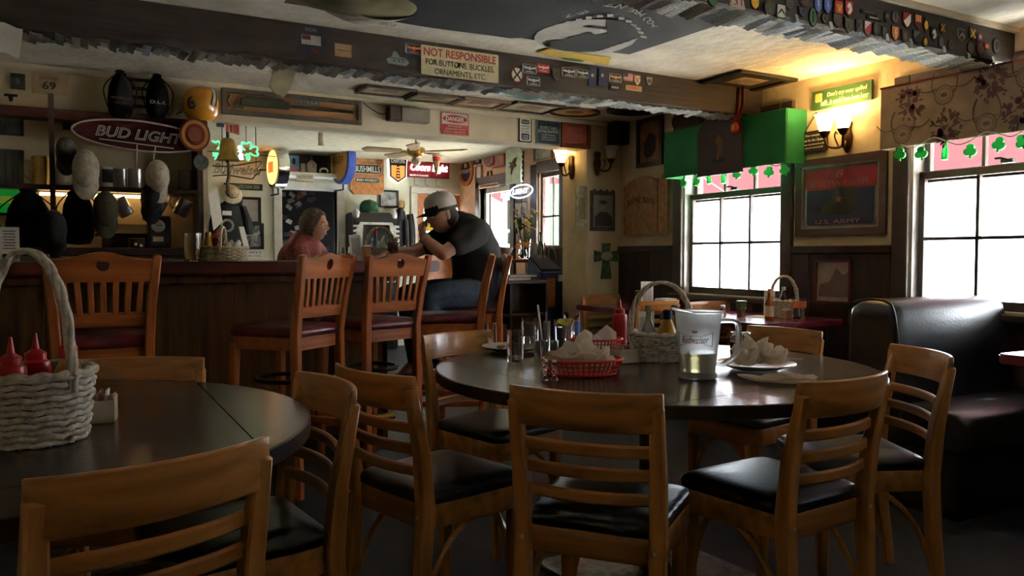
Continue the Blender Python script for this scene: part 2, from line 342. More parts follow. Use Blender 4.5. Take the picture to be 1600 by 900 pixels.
# wainscot planks, each its own board
wn = tag(D.objects.new('trim_wainscot', None), kind='structure'); COL.objects.link(wn)
for (a, c, top) in ((W1[1] + .10, YH, 1.235), (W2[1] + .10, W1[0] - .10, 1.215), (W_FILL[1] + .1, W2[0] - .1, 1.215), (-1.3, W_FILL[0] - .1, 1.215)):
    n = max(1, round((c - a) / .155)); pw = (c - a) / n
    for i in range(n): ob('plank', MB().bb(XR - .020, XR, a + pw * i + .0015, a + pw * (i + 1) - .0015, .0, top - .05), PLANK, wn, bevel=.003)
    ob('cap_rail', MB().bb(XR - .032, XR, a, c, top - .05, top), DBROWN, wn, bevel=.006)
for Y in (W1, W2, W_FILL):
    n = 7; pw = (Y[1] - Y[0] + .2) / n
    for i in range(n): ob('plank', MB().bb(XR - .020, XR, Y[0] - .1 + pw * i + .0015, Y[0] - .1 + pw * (i + 1) - .0015, 0, WZ[0] - .05), PLANK, wn, bevel=.003)
# --- far room exterior door and window
fw = tag(D.objects.new('window_3', None), kind='structure'); COL.objects.link(fw); fw.location = (XF, 0, 0)
y0, y1 = FWIN
ob('casing', MB().bb(-.03, .02, y0 - .13, y0, .9, 2.16).bb(-.03, .02, y1, y1 + .13, .9, 2.16).bb(-.03, .02, y0, y1, 2.06, 2.18).bb(-.05, .02, y0 - .15, y1 + .15, .93, .99), CASING, fw, bevel=.006)
ob('sash_frame', MB().bb(.04, .08, y0, y0 + .03, 1, 2.06).bb(.04, .08, y1 - .03, y1, 1, 2.06).bb(.04, .08, y0, y1, 1.0, 1.04).bb(.04, .08, y0, y1, 2.01, 2.06), CASING, fw)
ob('muntin', MB().box(.06, (y0 + y1) / 2, 1.5, .025, .02, 1.0), CASING, fw); ob('muntin', MB().box(.06, (y0 + y1) / 2, 1.58, .025, y1 - y0 - .06, .02), CASING, fw)
for yy in ((y0 + .12), (y1 - .12)):
    for zz, hh in ((1.31, .53), (1.79, .41)): ob('pane', MB().box(.06, yy, zz, .003, .19, hh), PANE, fw)
y0, y1 = FD
fd = tag(D.objects.new('door_2', None), kind='structure'); COL.objects.link(fd); fd.location = (XF, 0, 0)
ob('casing', MB().bb(-.03, .15, y0 - .10, y0, 0, 2.08).bb(-.03, .15, y1, y1 + .10, 0, 2.08).bb(-.03, .15, y0 - .1, y1 + .1, 2.0, 2.13), CASING, fd, bevel=.006)
ob('storm_frame', MB().bb(.05, .09, y0, y0 + .05, 0, 2).bb(.05, .09, y1 - .06, y1, 0, 2).bb(.05, .09, y0, y1, 1.93, 2).bb(.05, .09, y0, y1, 0, .25), mat('white storm frame', (.75, .75, .72), .4), fd)
ob('pane', MB().box(.07, (y0 + y1) / 2, 1.09, .003, y1 - y0 - .1, 1.68), PANE, fd)
# --- outside: sunlit patio, red awning along the wall, green posts
struct('ground_outside', MB().bb(4.75, 60, -40, 50, -.25, -.15), mat('sunlit concrete', (.80, .79, .75), .9, var=.05))
AWN = translucent('red awning cloth', (.018, .0075, .0085), .7)
aw = thing('awning', 'red cloth awning outside above the windows', 'awning')
for i in range(12):
    a = -2.6 + i * 1.1
    ob('awning_panel', MB().add([(4.62, a, 2.46), (4.62, a + 1.09, 2.46), (6.1, a + 1.09, 1.80), (6.1, a, 1.80), (6.1, a + 1.09, 1.74), (6.1, a, 1.74)], [(0, 1, 2, 3), (3, 2, 4, 5)]), AWN, aw)
ob('awning_frame', MB().tube([(6.1, -2.6, 1.79), (6.1, 10.6, 1.79)], .02).tube([(4.7, 2, 2.40), (6.1, 2, 1.79)], .015).tube([(4.7, 8, 2.40), (6.1, 8, 1.79)], .015), STEEL, aw)
for yy in (7.95, 9.6):
    tag(ob('awning_post', MB().box(5.0 if yy < 9 else 5.3, yy, .95, .10, .10, 2.1).box(5.0 if yy < 9 else 5.3, yy, -.1, .18, .18, .10), mat('green post paint', (.10, .42, .25), .4)), 'green square post outside, beyond the ' + ('narrow far window' if yy < 9 else 'open far door'), 'post')
# --- beams with banknotes stapled under them
BILLS = [mat('banknote %d' % i, c, .75, var=.25, scale=60) for i, c in enumerate(((.70, .72, .66), (.45, .48, .42), (.80, .80, .76), (.55, .62, .68)))]
bill_me = []
for i in range(4):
    me = MB().grid(lambda u, v: ((u - .5) * .034, (v - .5) * .150, .0015 * math.sin(v * 5)), 1, 3).mesh('banknote'); me.materials.append(BILLS[i]); bill_me.append(me)
def beam(name, Y, z0, x0, th, sp, xb):
    bm = struct(name, MB().bb(x0, XR, Y, Y + th, z0, ZC + .01), BEAM, bevel=.008)
    x = xb
    while x < XR - .12:
        o = link('banknote', RND.choice(bill_me), None, bm, (x, Y + .072 + RND.uniform(-.01, .02), z0 - .012 + RND.uniform(-.002, .002)), (RND.uniform(-.12, .12), RND.uniform(.08, .45), RND.uniform(-.10, .10)))
        x += sp * RND.uniform(.7, 1.3)
    return bm
B1Y, B2Y = 3.95, 2.28
beam('trim_beam_far', B1Y, 2.11, -2.0, .16, .038, -.35)
beam('trim_beam_near', B2Y, 2.112, -2.0, .16, .037, 1.45)
struct('trim_beam_moulding', MB().bb(-2.0, XR, B2Y - .02, B2Y, 2.275, 2.3), SOFF)
for i in range(9):   # notes curling up over the lower front edge
    x = 2.45 + i * .19 + RND.uniform(-.05, .05)
    link('banknote', bill_me[i % 4], None, D.objects['trim_beam_near'], (x, B2Y - .004, 2.122), (PI / 2 - .15, 0, RND.uniform(-.1, .1))).scale = (.6, .22, 1)
# --- bar counter
BARX0, BARX1, BARY = -1.9, 1.76, 4.36
BARW = mat('bar front veneer', (.13, .055, .020), .4, wood='z', scale=24, var=.3)
BTOP = mat('red brown bar top', (.085, .017, .010), .5, wood='x', scale=16, var=.25, spec=.2)
bar = thing('bar_counter', 'long wooden bar counter with red-brown top behind the stools', 'bar counter', (0, 0, 0))
for i in range(8):
    w = (BARX1 - .10 - BARX0) / 8
    ob('front_panel', MB().bb(BARX0 + w * i + .002, BARX0 + w * (i + 1) - .002, BARY + .16, BARY + .19, .10, 1.03), BARW, bar, bevel=.003)
ob('body', MB().bb(BARX0, BARX1 - .10, BARY + .19, BARY + .62, .02, 1.05).bb(.95, BARX1 - .12, BARY + .62, 5.40, .02, 1.05), BARW, bar)
ob('top', MB().prism([(BARX0, BARY), (1.70, BARY), (2.05, 4.60), (2.05, 5.48), (.88, 5.48), (.88, BARY + .7), (BARX0, BARY + .7)], 1.05, 1.12), BTOP, bar, bevel=.012, seg=2)
ob('top_moulding', MB().bb(BARX0, BARX1 - .07, BARY + .07, BARY + .16, 1.0, 1.05), BARW, bar, bevel=.01)
ob('kick_board', MB().bb(BARX0, BARX1 - .10, BARY + .17, BARY + .19, 0, .10), DBROWN, bar)
ob('end_panel', MB().bb(BARX1 - .13, BARX1 - .10, BARY + .16, 5.40, .02, 1.05), BARW, bar)
ob('foot_rail', MB().tube([(BARX0, BARY + .05, .2), (BARX1 - .1, BARY + .05, .2)], .022), BRASS, bar)
for q in (-.6, .7): ob('foot_rail_bracket', MB().box(q, BARY + .11, .2, .03, .12, .03), BRASS, bar)
# ------------------------------------------------------------------ ladder-back chairs (local: facing +y)
def seat_outline(hw, hb, yf, yb, r, n=5):
    c = [(hb - .0, yb), (hw, yf), (-hw, yf), (-hb, yb)]; o = []
    for i in range(4):
        p, q, s = V((*c[i - 1], 0)), V((*c[i], 0)), V((*c[(i + 1) % 4], 0)); rr = r if i in (1, 2) else r * .7
        a = q + (p - q).normalized() * rr; d = q + (s - q).normalized() * rr
        o += [(t.x, t.y) for t in bez(a, q, d, n)]
    return o
def make_chair(label):
    t = thing('dining_chair', label, 'chair', group='ladder-back wooden dining chairs')
    post = MB().sweep([(0, -.235, 0), (0, -.205, .22), (0, -.19, .44), (0, -.205, .60), (0, -.245, .79)], [(.034, .034), (.040, .042), (.042, .048), (.040, .040), (.034, .026)]).mesh('post', .005)
    for sx in (-1, 1): link('post', post, OAK, t, (sx * .172, 0, 0), (0, sx * .012, 0))
    leg = MB().sweep([(0, 0, 0), (0, 0, .25), (0, 0, .44)], [(.028, .028), (.036, .036), (.040, .040)]).mesh('leg', .005)
    for sx in (-1, 1): link('leg', leg, OAK, t, (sx * .168, .162, 0))
    def bow(x, d): return -d * (1 - (x / .19) ** 2)
    n = 10; rg = []
    for i in range(n + 1):
        x = -.196 + .392 * i / n; y = -.232 + bow(x, .044) ; e = .9 + .1 * math.sin(PI * i / n)
        rg.append([(x, y - .009, .724 + .004 / e), (x, y + .009, .722), (x, y + .004, .792), (x, y - .004, .824 * 1), (x, y - .018, .824), (x, y - .018, .79)])
    ob('top_rail', MB().rings(rg), OAKX, t, bevel=.003)
    for z, yy in ((.672, -.208), (.612, -.199), (.550, -.192)):
        rg = []
        for i in range(n + 1):
            x = -.172 + .344 * i / n; y = yy - .030 * (1 - (x / .172) ** 2)
            rg.append([(x, y - .007, z - .016), (x, y + .008, z - .016), (x, y + .008, z + .016), (x, y - .007, z + .016)])
        ob('slat', MB().rings(rg), OAKX, t, bevel=.005)
    o1 = seat_outline(.200, .176, .196, -.185, .055)
    ob('seat_frame', MB().rings([[(x * .985, y * .985, .378) for x, y in o1], [(x, y, .383) for x, y in o1], [(x, y, .442) for x, y in o1], [(x * .985, y * .985, .447) for x, y in o1]]), OAKX, t, smooth=50)
    ob('seat_cushion', MB().rings([[(x * k, y * k, z) for x, y in o1] for k, z in ((.96, .445), (1.008, .452), (1.016, .468), (.99, .481), (.90, .490), (.70, .495), (.35, .497), (.05, .498))]), VINYL, t, smooth=60)
    arc = lambda a, b_, c: MB().tube(bez(a, b_, c, 10), .0095, 7)
    for sx in (-1, 1): ob('bent_brace', arc((sx * .168, .09, .397), (sx * .168, -.14, .40), (sx * .172, -.205, .10)), OAK, t)
    ob('bent_brace', arc((-.155, .165, .12), (-.15, .165, .36), (.02, .165, .396)), OAK, t)
    ob('bent_brace', arc((.155, .165, .12), (.15, .165, .36), (-.02, .165, .396)), OAK, t)
    ob('bolt', MB().sph((.189, -.19, .425), .006).sph((-.189, -.19, .425), .006).sph((.172, -.214, .425), .006).sph((-.172, -.214, .425), .006), STEEL, t)
    return t
CH = [(1.28, 1.745, -51, 'ladder-back chair in front of the pitcher table, seen squarely from behind'),
      (1.815, 1.660, 4, 'ladder-back chair with shiny black seat at the front right of the pitcher table'),
      (2.36, 1.805, 62, 'rightmost ladder-back chair, standing next to the black booth seat'),
      (.985, 2.23, -75, 'ladder-back chair left of the pitcher table, its seat turned towards it'),
      (.335, 2.02, 96, 'ladder-back chair tucked under the right side of the left table'),
      (.048, 1.630, 17, 'nearest ladder-back chair in the lower left corner, seen from behind'),
      (.10, 2.53, 160, 'ladder-back chair behind the left table, only its top rail showing'),
      (1.50, 2.80, -163, 'ladder-back chair on the far left side of the pitcher table'),
      (2.565, 2.475, 96, 'ladder-back chair between the pitcher table and the booth'),
      (3.90, 5.20, 180, 'ladder-back chair beyond the farthest maroon table under the green cross'),
      (3.74, 4.74, 0, 'ladder-back chair behind the wicker basket, facing the farthest maroon table'),
      (3.965, 3.99, 178, 'ladder-back chair against the window sill behind the hot sauce bottle')]
ch0 = None
for x, y, a, lb in CH:
    if ch0 is None: ch0 = make_chair(lb); ch0.location = (x, y, 0); ch0.rotation_euler = (0, 0, math.radians(a))
    else: dup(ch0, (x, y, 0), math.radians(a), lb)
# ------------------------------------------------------------------ bar stools with slatted backs
def make_stool(label):
    t = thing('bar_stool', label, 'bar stool', group='wooden bar stools with maroon seats')
    for sx in (-1, 1):
        ob('post', MB().sweep([(sx * .185, -.215, 0), (sx * .176, -.195, .4), (sx * .172, -.19, .78), (sx * .182, -.215, .95), (sx * .204, -.262, 1.155)], [(.034, .034), (.038, .040), (.040, .044), (.038, .040), (.034, .032)]), STW, t, bevel=.005)
        ob('leg', MB().sweep([(sx * .185, .20, 0), (sx * .17, .175, .73)], [(.034, .034), (.042, .042)]), STW, t, bevel=.005)
        ob('stretcher', MB().sweep([(sx * .180, -.19, .30), (sx * .180, .19, .30)], (.024, .034), side=(1, 0, 0)), STW, t, bevel=.004)
    ob('stretcher', MB().sweep([(-.18, -.195, .44), (.18, -.195, .44)], (.024, .040), side=(0, 1, 0)), STWX, t, bevel=.004)
    ob('foot_rest', MB().sweep([(-.18, .19, .26), (.18, .19, .26)], (.026, .044), side=(0, 1, 0)), STWX, t, bevel=.004)
    ob('seat_ring', MB().tube([(.15 * math.cos(a), .15 * math.sin(a), .54) for a in [2 * PI * i / 20 for i in range(20)]], .012, 6, closed=True), BLACK, t)
    top = [(-.188, .0)] + [(.188, 0), (.202, .092)] + [(.202 - .404 * i / 16, .092 + .030 * (math.sin(PI * i / 16) ** 3)) for i in range(1, 16)] + [(-.202, .092)]
    shape('crest_rail', [top, ell(.05, .056, 16, 0, .068)], .024, STWX, t, mtx=Mx.Translation((0, -.226, 1.048)) @ Mx.Rotation(PI / 2 + .22, 4, 'X'))
    ob('lower_rail', MB().sweep([(-.18, -.203, .885), (0, -.217, .885), (.18, -.203, .885)], (.018, .060), side=(0, 1, .15)), STWX, t, bevel=.004)
    for i in range(7):
        x = (i - 3) * .047
        ob('slat', MB().sweep([(x * .92, -.212 - .010, .905), (x * .96, -.235, .98), (x * 1.02, -.246, 1.06)], (.023, .010)), STW, t, bevel=.003)
    o1 = seat_outline(.20, .178, .212, -.20, .07)
    ob('apron', MB().rings([[(x * .95, y * .95, .70) for x, y in o1], [(x * .955, y * .955, .765) for x, y in o1]]), STWX, t, smooth=50)
    ob('seat_cushion', MB().rings([[(x * k, y * k, z) for x, y in o1] for k, z in ((.96, .762), (1.01, .770), (1.02, .785), (.99, .802), (.90, .813), (.6, .819), (.1, .821))]), MAROON, t, smooth=60)
    return t
ST = [(.11, 3.87, 0, 'bar stool farthest left, its slatted back squarely to the viewer in shadow'),
      (.93, 3.97, 38, 'bar stool with slatted back turned left, below the woman at the bar'),
      (1.42, 4.15, 20, 'bar stool with slatted back standing nearest the left of the man'),
      (1.95, 4.27, 64, 'empty bar stool seen edge-on in front of the seated man'),
      (2.385, 4.90, 72, 'bar stool that the man in the cap sits on')]
s0 = None
for x, y, a, lb in ST:
    if s0 is None: s0 = make_stool(lb); s0.location = (x, y, 0)
    else: dup(s0, (x, y, 0), math.radians(a), lb)
# ------------------------------------------------------------------ tables
def round_table(label, x, y, Rr, a):
    t = thing('round_table', label, 'table', (x, y, 0), a, 'round drop-leaf tables')
    h = Rr * .735; z0, z1 = .722, .76
    ob('table_top', MB().bb(-h, h, -h, h, z0, z1), TABLE, t, bevel=.002)
    th = math.acos(h / Rr); th0 = PI / 4 * 0 + th
    c45 = math.atan2(math.sqrt(max(0, Rr * Rr - h * h)), h)
    seg = [(h + .0015, -math.sqrt(Rr * Rr - h * h))] + [(Rr * math.cos(q), Rr * math.sin(q)) for q in [-c45 + 2 * c45 * i / 24 for i in range(25)]] + [(h + .0015, math.sqrt(Rr * Rr - h * h))]
    seg = [(max(px, h + .0015), py) for px, py in seg]
    me = MB().prism(seg, z0, z1).mesh('leaf', .002)
    for i in range(4): link('leaf', me, TABLE, t, None, (0, 0, PI / 2 * i))
    ob('edge_band', MB().rings([[(r_ * math.cos(2 * PI * i / 72), r_ * math.sin(2 * PI * i / 72), z) for i in range(72)] for r_, z in ((Rr - .004, z0 - .001), (Rr + .003, z0 + .002), (Rr + .003, z1 - .002), (Rr - .002, z1 + .0005))], cap=False), TEDGE, t)
    ob('column', MB().lathe([(.06, .03), (.05, .06), (.042, .12), (.042, .68), (.07, .70), (.16, .715), (.16, .722)], 20), BLACK, t)
    ob('base_plate', MB().prism(rrect(.60, .60, .06), 0, .016).lathe([(.16, .016), (.12, .03), (.06, .045), (.05, .05)], 20), mat('worn steel plate', (.22, .22, .22), .32, .9, var=.3, scale=30, bump=.2), t, bevel=.004)
    return t
round_table('round dark table with the pitcher and food baskets', 1.80, 2.20, .765, math.radians(4))
round_table('round dark table in the left foreground with the white basket', -.21, 2.10, .735, 0)
def wall_table(label, x0, x1, y0, y1):
    t = thing('maroon_table', label, 'table', ((x0 + x1) / 2, (y0 + y1) / 2, 0), 0, 'maroon tables along the window wall')
    w, d = x1 - x0, y1 - y0
    ob('table_top', MB().prism(rrect(w, d, .04), .72, .76), MTABLE, t, bevel=.006, seg=2)
    ob('column', MB().lathe([(.04, .02), (.04, .70), (.12, .72)], 16), BLACK, t)
    ob('base', MB().box(0, 0, .015, .5, .07, .03).box(0, 0, .015, .07, .5, .03), BLACK, t, bevel=.008)
wall_table('maroon table by the window with the hot sauce bottle', 3.43, 4.16, 3.22, 4.14)
wall_table('farthest maroon table in the corner below the cross', 3.50, 4.16, 4.56, 5.24)
wall_table('maroon table at the right edge in front of the booth seat', 3.22, 4.16, .95, 1.80)
# ------------------------------------------------------------------ booth bench (faces -y)
bt = thing('booth_bench', 'black vinyl booth bench under the right window', 'booth', (3.28, 1.93, 0))
def slab(x0, x1, prof, r):
    "rounded upholstery: profile in y,z swept along x with soft ends"
    rg = []
    cy = sum(p[0] for p in prof) / len(prof); cz = sum(p[1] for p in prof) / len(prof)
    for x, k in ((x0, .0), (x0 + .001, .86), (x0 + r * .3, .95), (x0 + r, 1), (x1 - r, 1), (x1, .98)):
        kk = max(k, .02); rg.append([(x, cy + (p[0] - cy) * (kk if kk > .5 else .8), cz + (p[1] - cz) * (kk if kk > .5 else .8)) for p in prof])
    return MB().rings(rg)
bp = [(p.x, p.y) for p in cr([(.30, .30, 0), (.305, .45, 0), (.33, .70, 0), (.36, .88, 0), (.40, .935, 0), (.50, .945, 0), (.58, .93, 0), (.61, .86, 0), (.61, .5, 0), (.61, .06, 0), (.45, .06, 0), (.32, .08, 0)], 3, True)]
ob('backrest', slab(0, .90, bp, .08), VINYL, bt, smooth=60)
sp = [(p.x, p.y) for p in cr([(.0, .33, 0), (-.01, .42, 0), (.03, .47, 0), (.18, .485, 0), (.32, .47, 0), (.34, .36, 0), (.32, .30, 0), (.15, .295, 0), (.03, .30, 0)], 3, True)]
ob('seat', slab(0, .90, sp, .05), VINYL, bt, smooth=60)
ob('seat_base', MB().bb(.02, .90, .04, .33, .04, .30), VINYL, bt, bevel=.015, seg=2)
ob('plinth', MB().bb(.04, .9, .06, .58, 0, .06), BLACK, bt)
ob('piping', MB().tube(cr([(.012, .31, .47), (.008, .33, .70), (.014, .365, .89), (.02, .41, .937), (.02, .50, .945), (.02, .59, .925)], 5), .006), VINYL, bt)
# ------------------------------------------------------------------ on the window wall
def loc2(M, k, c, pts):
    Mi = M.inverted(); return [((Mi @ at(x, y, k, c)).x, (Mi @ at(x, y, k, c)).y) for x, y in pts]
WF = mat('green felt', (.010, .17, .045), .8, var=.12, scale=6, bump=.08, bscale=80)
XV = 4.02
vy0, vy1 = at(1230, 220, 'W', XV).y, at(1039, 240, 'W', XV).y
vz0, vz1 = at(1039, 279, 'W', XV).z, at(1039, 208, 'W', XV).z
gv = thing('green_valance', 'bright green box valance above the middle window', 'valance', (XV, (vy0 + vy1) / 2, vz0))
hv, hy = vz1 - vz0, (vy1 - vy0) / 2
ob('front_board', MB().bb(-.012, 0, -hy, hy, 0, hv), WF, gv, bevel=.004)
ob('side_return', MB().bb(0, XR - XV, -hy, -hy + .012, 0, hv), WF, gv); ob('side_return', MB().bb(0, XR - XV, hy - .012, hy, 0, hv), WF, gv)
ob('top_board', MB().bb(0, XR - XV, -hy + .012, hy - .012, hv - .012, hv), WF, gv)
M, W, H = on('W', XV - .02, 1126, 227, 68, 92)
ps = thing('pub_sign', 'dark brown arched pub sign hung on the green valance', 'sign', mtx=M)
arch = [(-W / 2, -H / 2), (W / 2, -H / 2), (W / 2, H * .22)] + [(W * .5 * math.cos(a), H * .22 + H * .28 * math.sin(a)) for a in [PI * i / 12 for i in range(1, 12)]] + [(-W / 2, H * .22)]
shape('board', [arch], .018, mat('dark sign board', (.045, .018, .014), .5, wood='x'), ps)
shape('painted_figure', [[(-.02, -.10), (-.01, -.02), (-.03, .03), (-.005, .075), (.012, .07), (.018, .05), (.04, .03), (.038, -.03), (.028, -.10), (.02, -.03), (.008, -.10)]], .002, flat('ochre figure', (.16, .07, .02)), ps, z=.019)
shape('painted_ground', [ell(.13, .04, 16, .0, -.105)], .002, flat('dark green', (.01, .02, .012)), ps, z=.0185)
text(ps, 'KENTUCKY', 0, -H * .38, W * .62, .03, flat('dim red', (.10, .03, .028)), z=.019)
# ribbon with red pendant hung on the beam end
rx = at(1148, 200, 'W', 3.94)
rb = thing('red_ribbon', 'dark red ribbon with a shiny round pendant by the green valance', 'ribbon', rx)
for dy, tw in ((-.035, .3), (-.01, -.2), (.02, .25), (.04, -.1)):
    ob('ribbon_strand', MB().sweep([(0.02, dy * 1.4, .27), (.01, dy * 1.7, .15), (0, dy * .4, .02)], (.003, .022), side=(1, 0, tw)), mat('dark red satin', (.22, .012, .010), .35), rb)
ob('pendant', MB().lathe([(.001, -.012), (.03, -.011), (.04, 0), (.03, .011), (.001, .012)], 20, Mx.Rotation(PI / 2, 4, 'Y') @ Mx.Identity(4)), mat('red glass', (.55, .05, .02), .2, .3), rb)
text(rb, '20', 0, 0, .03, .03, GOLD, name='lettering').matrix_local = pm('W', V((-.013, 0, 0)))
# shamrock light strings
LEAFG = mat('green plastic shamrock', (.02, .55, .08), .35, var=.1, trans=.3)
def clover_loop(r):
    o = []
    for i in range(60):
        a = 2 * PI * i / 60; o.append((r * (.55 + .42 * abs(math.sin(1.5 * a + PI * .25 + PI / 2)) ** .7) * math.cos(a), r * (.55 + .42 * abs(math.sin(1.5 * a + PI * .25 + PI / 2)) ** .7) * math.sin(a)))
    return o
def garland(label, X, pts, ctop):
    P = [at(x, y, 'W', X) for x, y, _ in pts]; t = thing('shamrock_garland', label, 'garland', P[0])
    o0 = P[0]; cord = []
    for i, p in enumerate(P):
        cord.append(p + V((0, 0, .05)) - o0)
        if i < len(P) - 1: cord.append((p + P[i + 1]) / 2 + V((0, 0, .075 if i % 2 else .03)) - o0)
    ob('cord', MB().tube(cr(cord, 4), .0028, 5), mat('white cord', (.7, .72, .68), .6), t)
    for p, (x, y, kd) in zip(P, pts):
        mt = pm('W', p - o0) @ Mx.Rotation(RND.uniform(-.3, .3), 4, 'Z') @ Mx.Rotation(RND.uniform(-.4, .4), 4, 'Y')
        if kd == 's':
            s = shape('shamrock', [clover_loop(.036)], .010, LEAFG, t, mtx=mt, bevel=.003)
            ob('stem', MB().sweep([(0, -.015, .005), (.004, -.041, .005)], (.010, .008)), LEAFG, s)
        else:
            ob('bottle_charm', MB().lathe([(.012, -.05), (.017, -.048), (.017, .0), (.008, .02), (.007, .045), (.009, .05)], 10, Mx.Rotation(-PI / 2, 4, 'X')), LEAFG, t, mtx=mt)
garland('string of green shamrocks under the green valance', 4.03, [(1069, 286, 's'), (1089, 284, 's'), (1107, 277, 'b'), (1130, 276, 'b'), (1152, 272, 's'), (1178, 266, 's'), (1202, 268, 's'), (1226, 265, 's')], 0)
garland('string of green shamrocks under the floral valance', 4.03, [(1407, 240, 's'), (1440, 239, 's'), (1477, 235, 'b'), (1517, 235, 's'), (1562, 225, 's'), (1598, 221, 's')], 0)
# floral valance over the right window
XV2 = 4.04
fy1, fy0 = at(1375, 190, 'W', XV2).y, 1.55
fz1, fz0 = at(1375, 139, 'W', XV2).z, at(1375, 234, 'W', XV2).z
fv = thing('floral_valance', 'cream and maroon floral fabric valance above the right window', 'valance', mtx=pm('W', V((XV2, (fy0 + fy1) / 2, fz0))))
fW, fH = fy1 - fy0, fz1 - fz0
FAB = mat('cream floral ground', (.36, .25, .17), .85, var=.1, scale=10, bump=.1, bscale=120)
ob('fabric', MB().bb(-fW / 2, fW / 2, 0, fH, -.014, 0), FAB, fv, bevel=.004)
ob('side_return', MB().bb(-fW / 2, -fW / 2 + .01, 0, fH, -(XR - XV2), -.014), FAB, fv)
ob('dark_binding', MB().bb(-fW / 2 - .002, fW / 2, fH - .006, fH + .004, -.016, .003), DRED, fv)
ROSE = flat('maroon rose print', (.17, .06, .075)); LEAFP = flat('dusky leaf print', (.11, .075, .065)); RING = flat('grey brown ring print', (.19, .125, .085))
def bouquet(cx, cy, s):
    rs = random.Random(int(cx * 999) + 3)
    bm1, bm2 = MB(), MB()
    for i in range(64):
        a, r = rs.random() * 6.28, s * rs.random() ** .5; x, y = cx + r * math.cos(a) * .9, cy + r * math.sin(a)
        bm2.prism([(x + q[0], y + q[1]) for q in ell(.026 * rs.uniform(.6, 1.1), .011, 7, 0, 0)], .0004, .0008, Mx.Translation((x, y, 0)) @ Mx.Rotation(a, 4, 'Z') @ Mx.Translation((-x, -y, 0)))
    for i in range(15):
        a, r = rs.random() * 6.28, s * .70 * rs.random() ** .5
        bm1.prism(ell(.034 * rs.uniform(.7, 1.1), .032, 9, cx + r * math.cos(a), cy + r * math.sin(a)), .0008, .0013)
    o = ob('printed_bouquet', bm2, LEAFP, fv, smooth=0); o['kind'] = 'stuff'
    o = ob('printed_rose', bm1, ROSE, fv, smooth=0); o['kind'] = 'stuff'
def medallion(cx, cy, r):
    b = MB()
    for a, c in ((1, .82), (.68, .60)):
        b.rings([[(cx + q * r * math.cos(2 * PI * i / 20), cy + q * r * math.sin(2 * PI * i / 20), .0008) for i in range(20)] for q in (a, c)], cap=False)
    b.prism(ell(r * .7, r * .4, 10, cx, cy), .0002, .0009)
    for s in (-1, 1): b.tube(bez((cx + s * r, cy + .01, .0004), (cx + s * r * 1.6, cy + r * 1.2, .0004), (cx + s * r * .9, cy + r * 2.4, .0004), 8), .0035, 4); b.tube(bez((cx + s * r * .8, cy + r * .7, .0004), (cx + s * r * 2.2, cy + r * .2, .0004), (cx + s * r * 2.9, cy + r * 1.2, .0004), 8), .003, 4)
    o = ob('printed_medallion', b, RING, fv, smooth=0); o['kind'] = 'stuff'
for x, y in ((1424, 160), (1478, 199), (1550, 128), (1596, 172)):
    p = pm('W', V((XV2, (fy0 + fy1) / 2, fz0))).inverted() @ at(x, y, 'W', XV2); bouquet(p.x, p.y, .10)
for x, y in ((1475, 148), (1410, 210), (1541, 193), (1605, 120)):
    p = pm('W', V((XV2, (fy0 + fy1) / 2, fz0))).inverted() @ at(x, y, 'W', XV2); medallion(p.x, p.y, .055)
bouquet(-fW / 2 + fW * .93, fH * .3, .07); medallion(fW * .36, fH * .55, .038)
# beer mirror in wide frame
t, W, H = framed('beer_mirror', 'wide-framed beer mirror with red banner between the two windows', 'mirror', 'W', XR, 1313, 306, 140, 124, mat('purple brown frame', (.075, .045, .040), .35, wood='x'), .045, mat('silvered glass', (.28, .27, .27), .12, .7, var=.15))
shape('inner_frame', [rect(W + .01, H + .01), rect(W - .03, H - .03)], .012, mat('grey gilt', (.25, .22, .2), .35, .5), t, z=.008)
shape('dark_field', [rrect(W * .86, H * .60, .02, 4, .0, -H * .14)], .002, mat('dark blue print gloss', (.012, .014, .045), .15), t, z=.010)
shape('red_banner', [rrect(W * .93, H * .32, .03, 4, 0, H * .27)], .002, mat('red print gloss', (.20, .012, .018), .15), t, z=.0105)
text(t, 'BUDWEISER', 0, H * .20, W * .74, H * .085, flat('mirror red letters', (.34, .12, .11)), z=.013); text(t, 'B', 0, H * .345, W * .10, H * .11, flat('mirror red letters', (.34, .12, .11)), z=.013, shear=.3)
text(t, 'U.S. ARMY', -.01, -H * .39, W * .58, H * .065, flat('mirror red letters', (.34, .12, .11)), z=.0125)
shape('painted_scene', [[(-W * .25, -H * .28), (-W * .2, -H * .12), (-W * .1, -H * .05), (-.02, .06), (.05, .05), (W * .18, .06), (W * .24, -.02), (W * .2, -H * .28)]], .001, flat('murky green', (.03, .035, .025)), t, z=.0125)
shape('painted_star', [[(.03 * math.cos(PI / 2 + 2 * PI * i / 10) * (1 if i % 2 == 0 else .4), -.02 + .03 * math.sin(PI / 2 + 2 * PI * i / 10) * (1 if i % 2 == 0 else .4)) for i in range(10)]], .001, flat('star tan', (.28, .14, .08)), t, z=.0137)
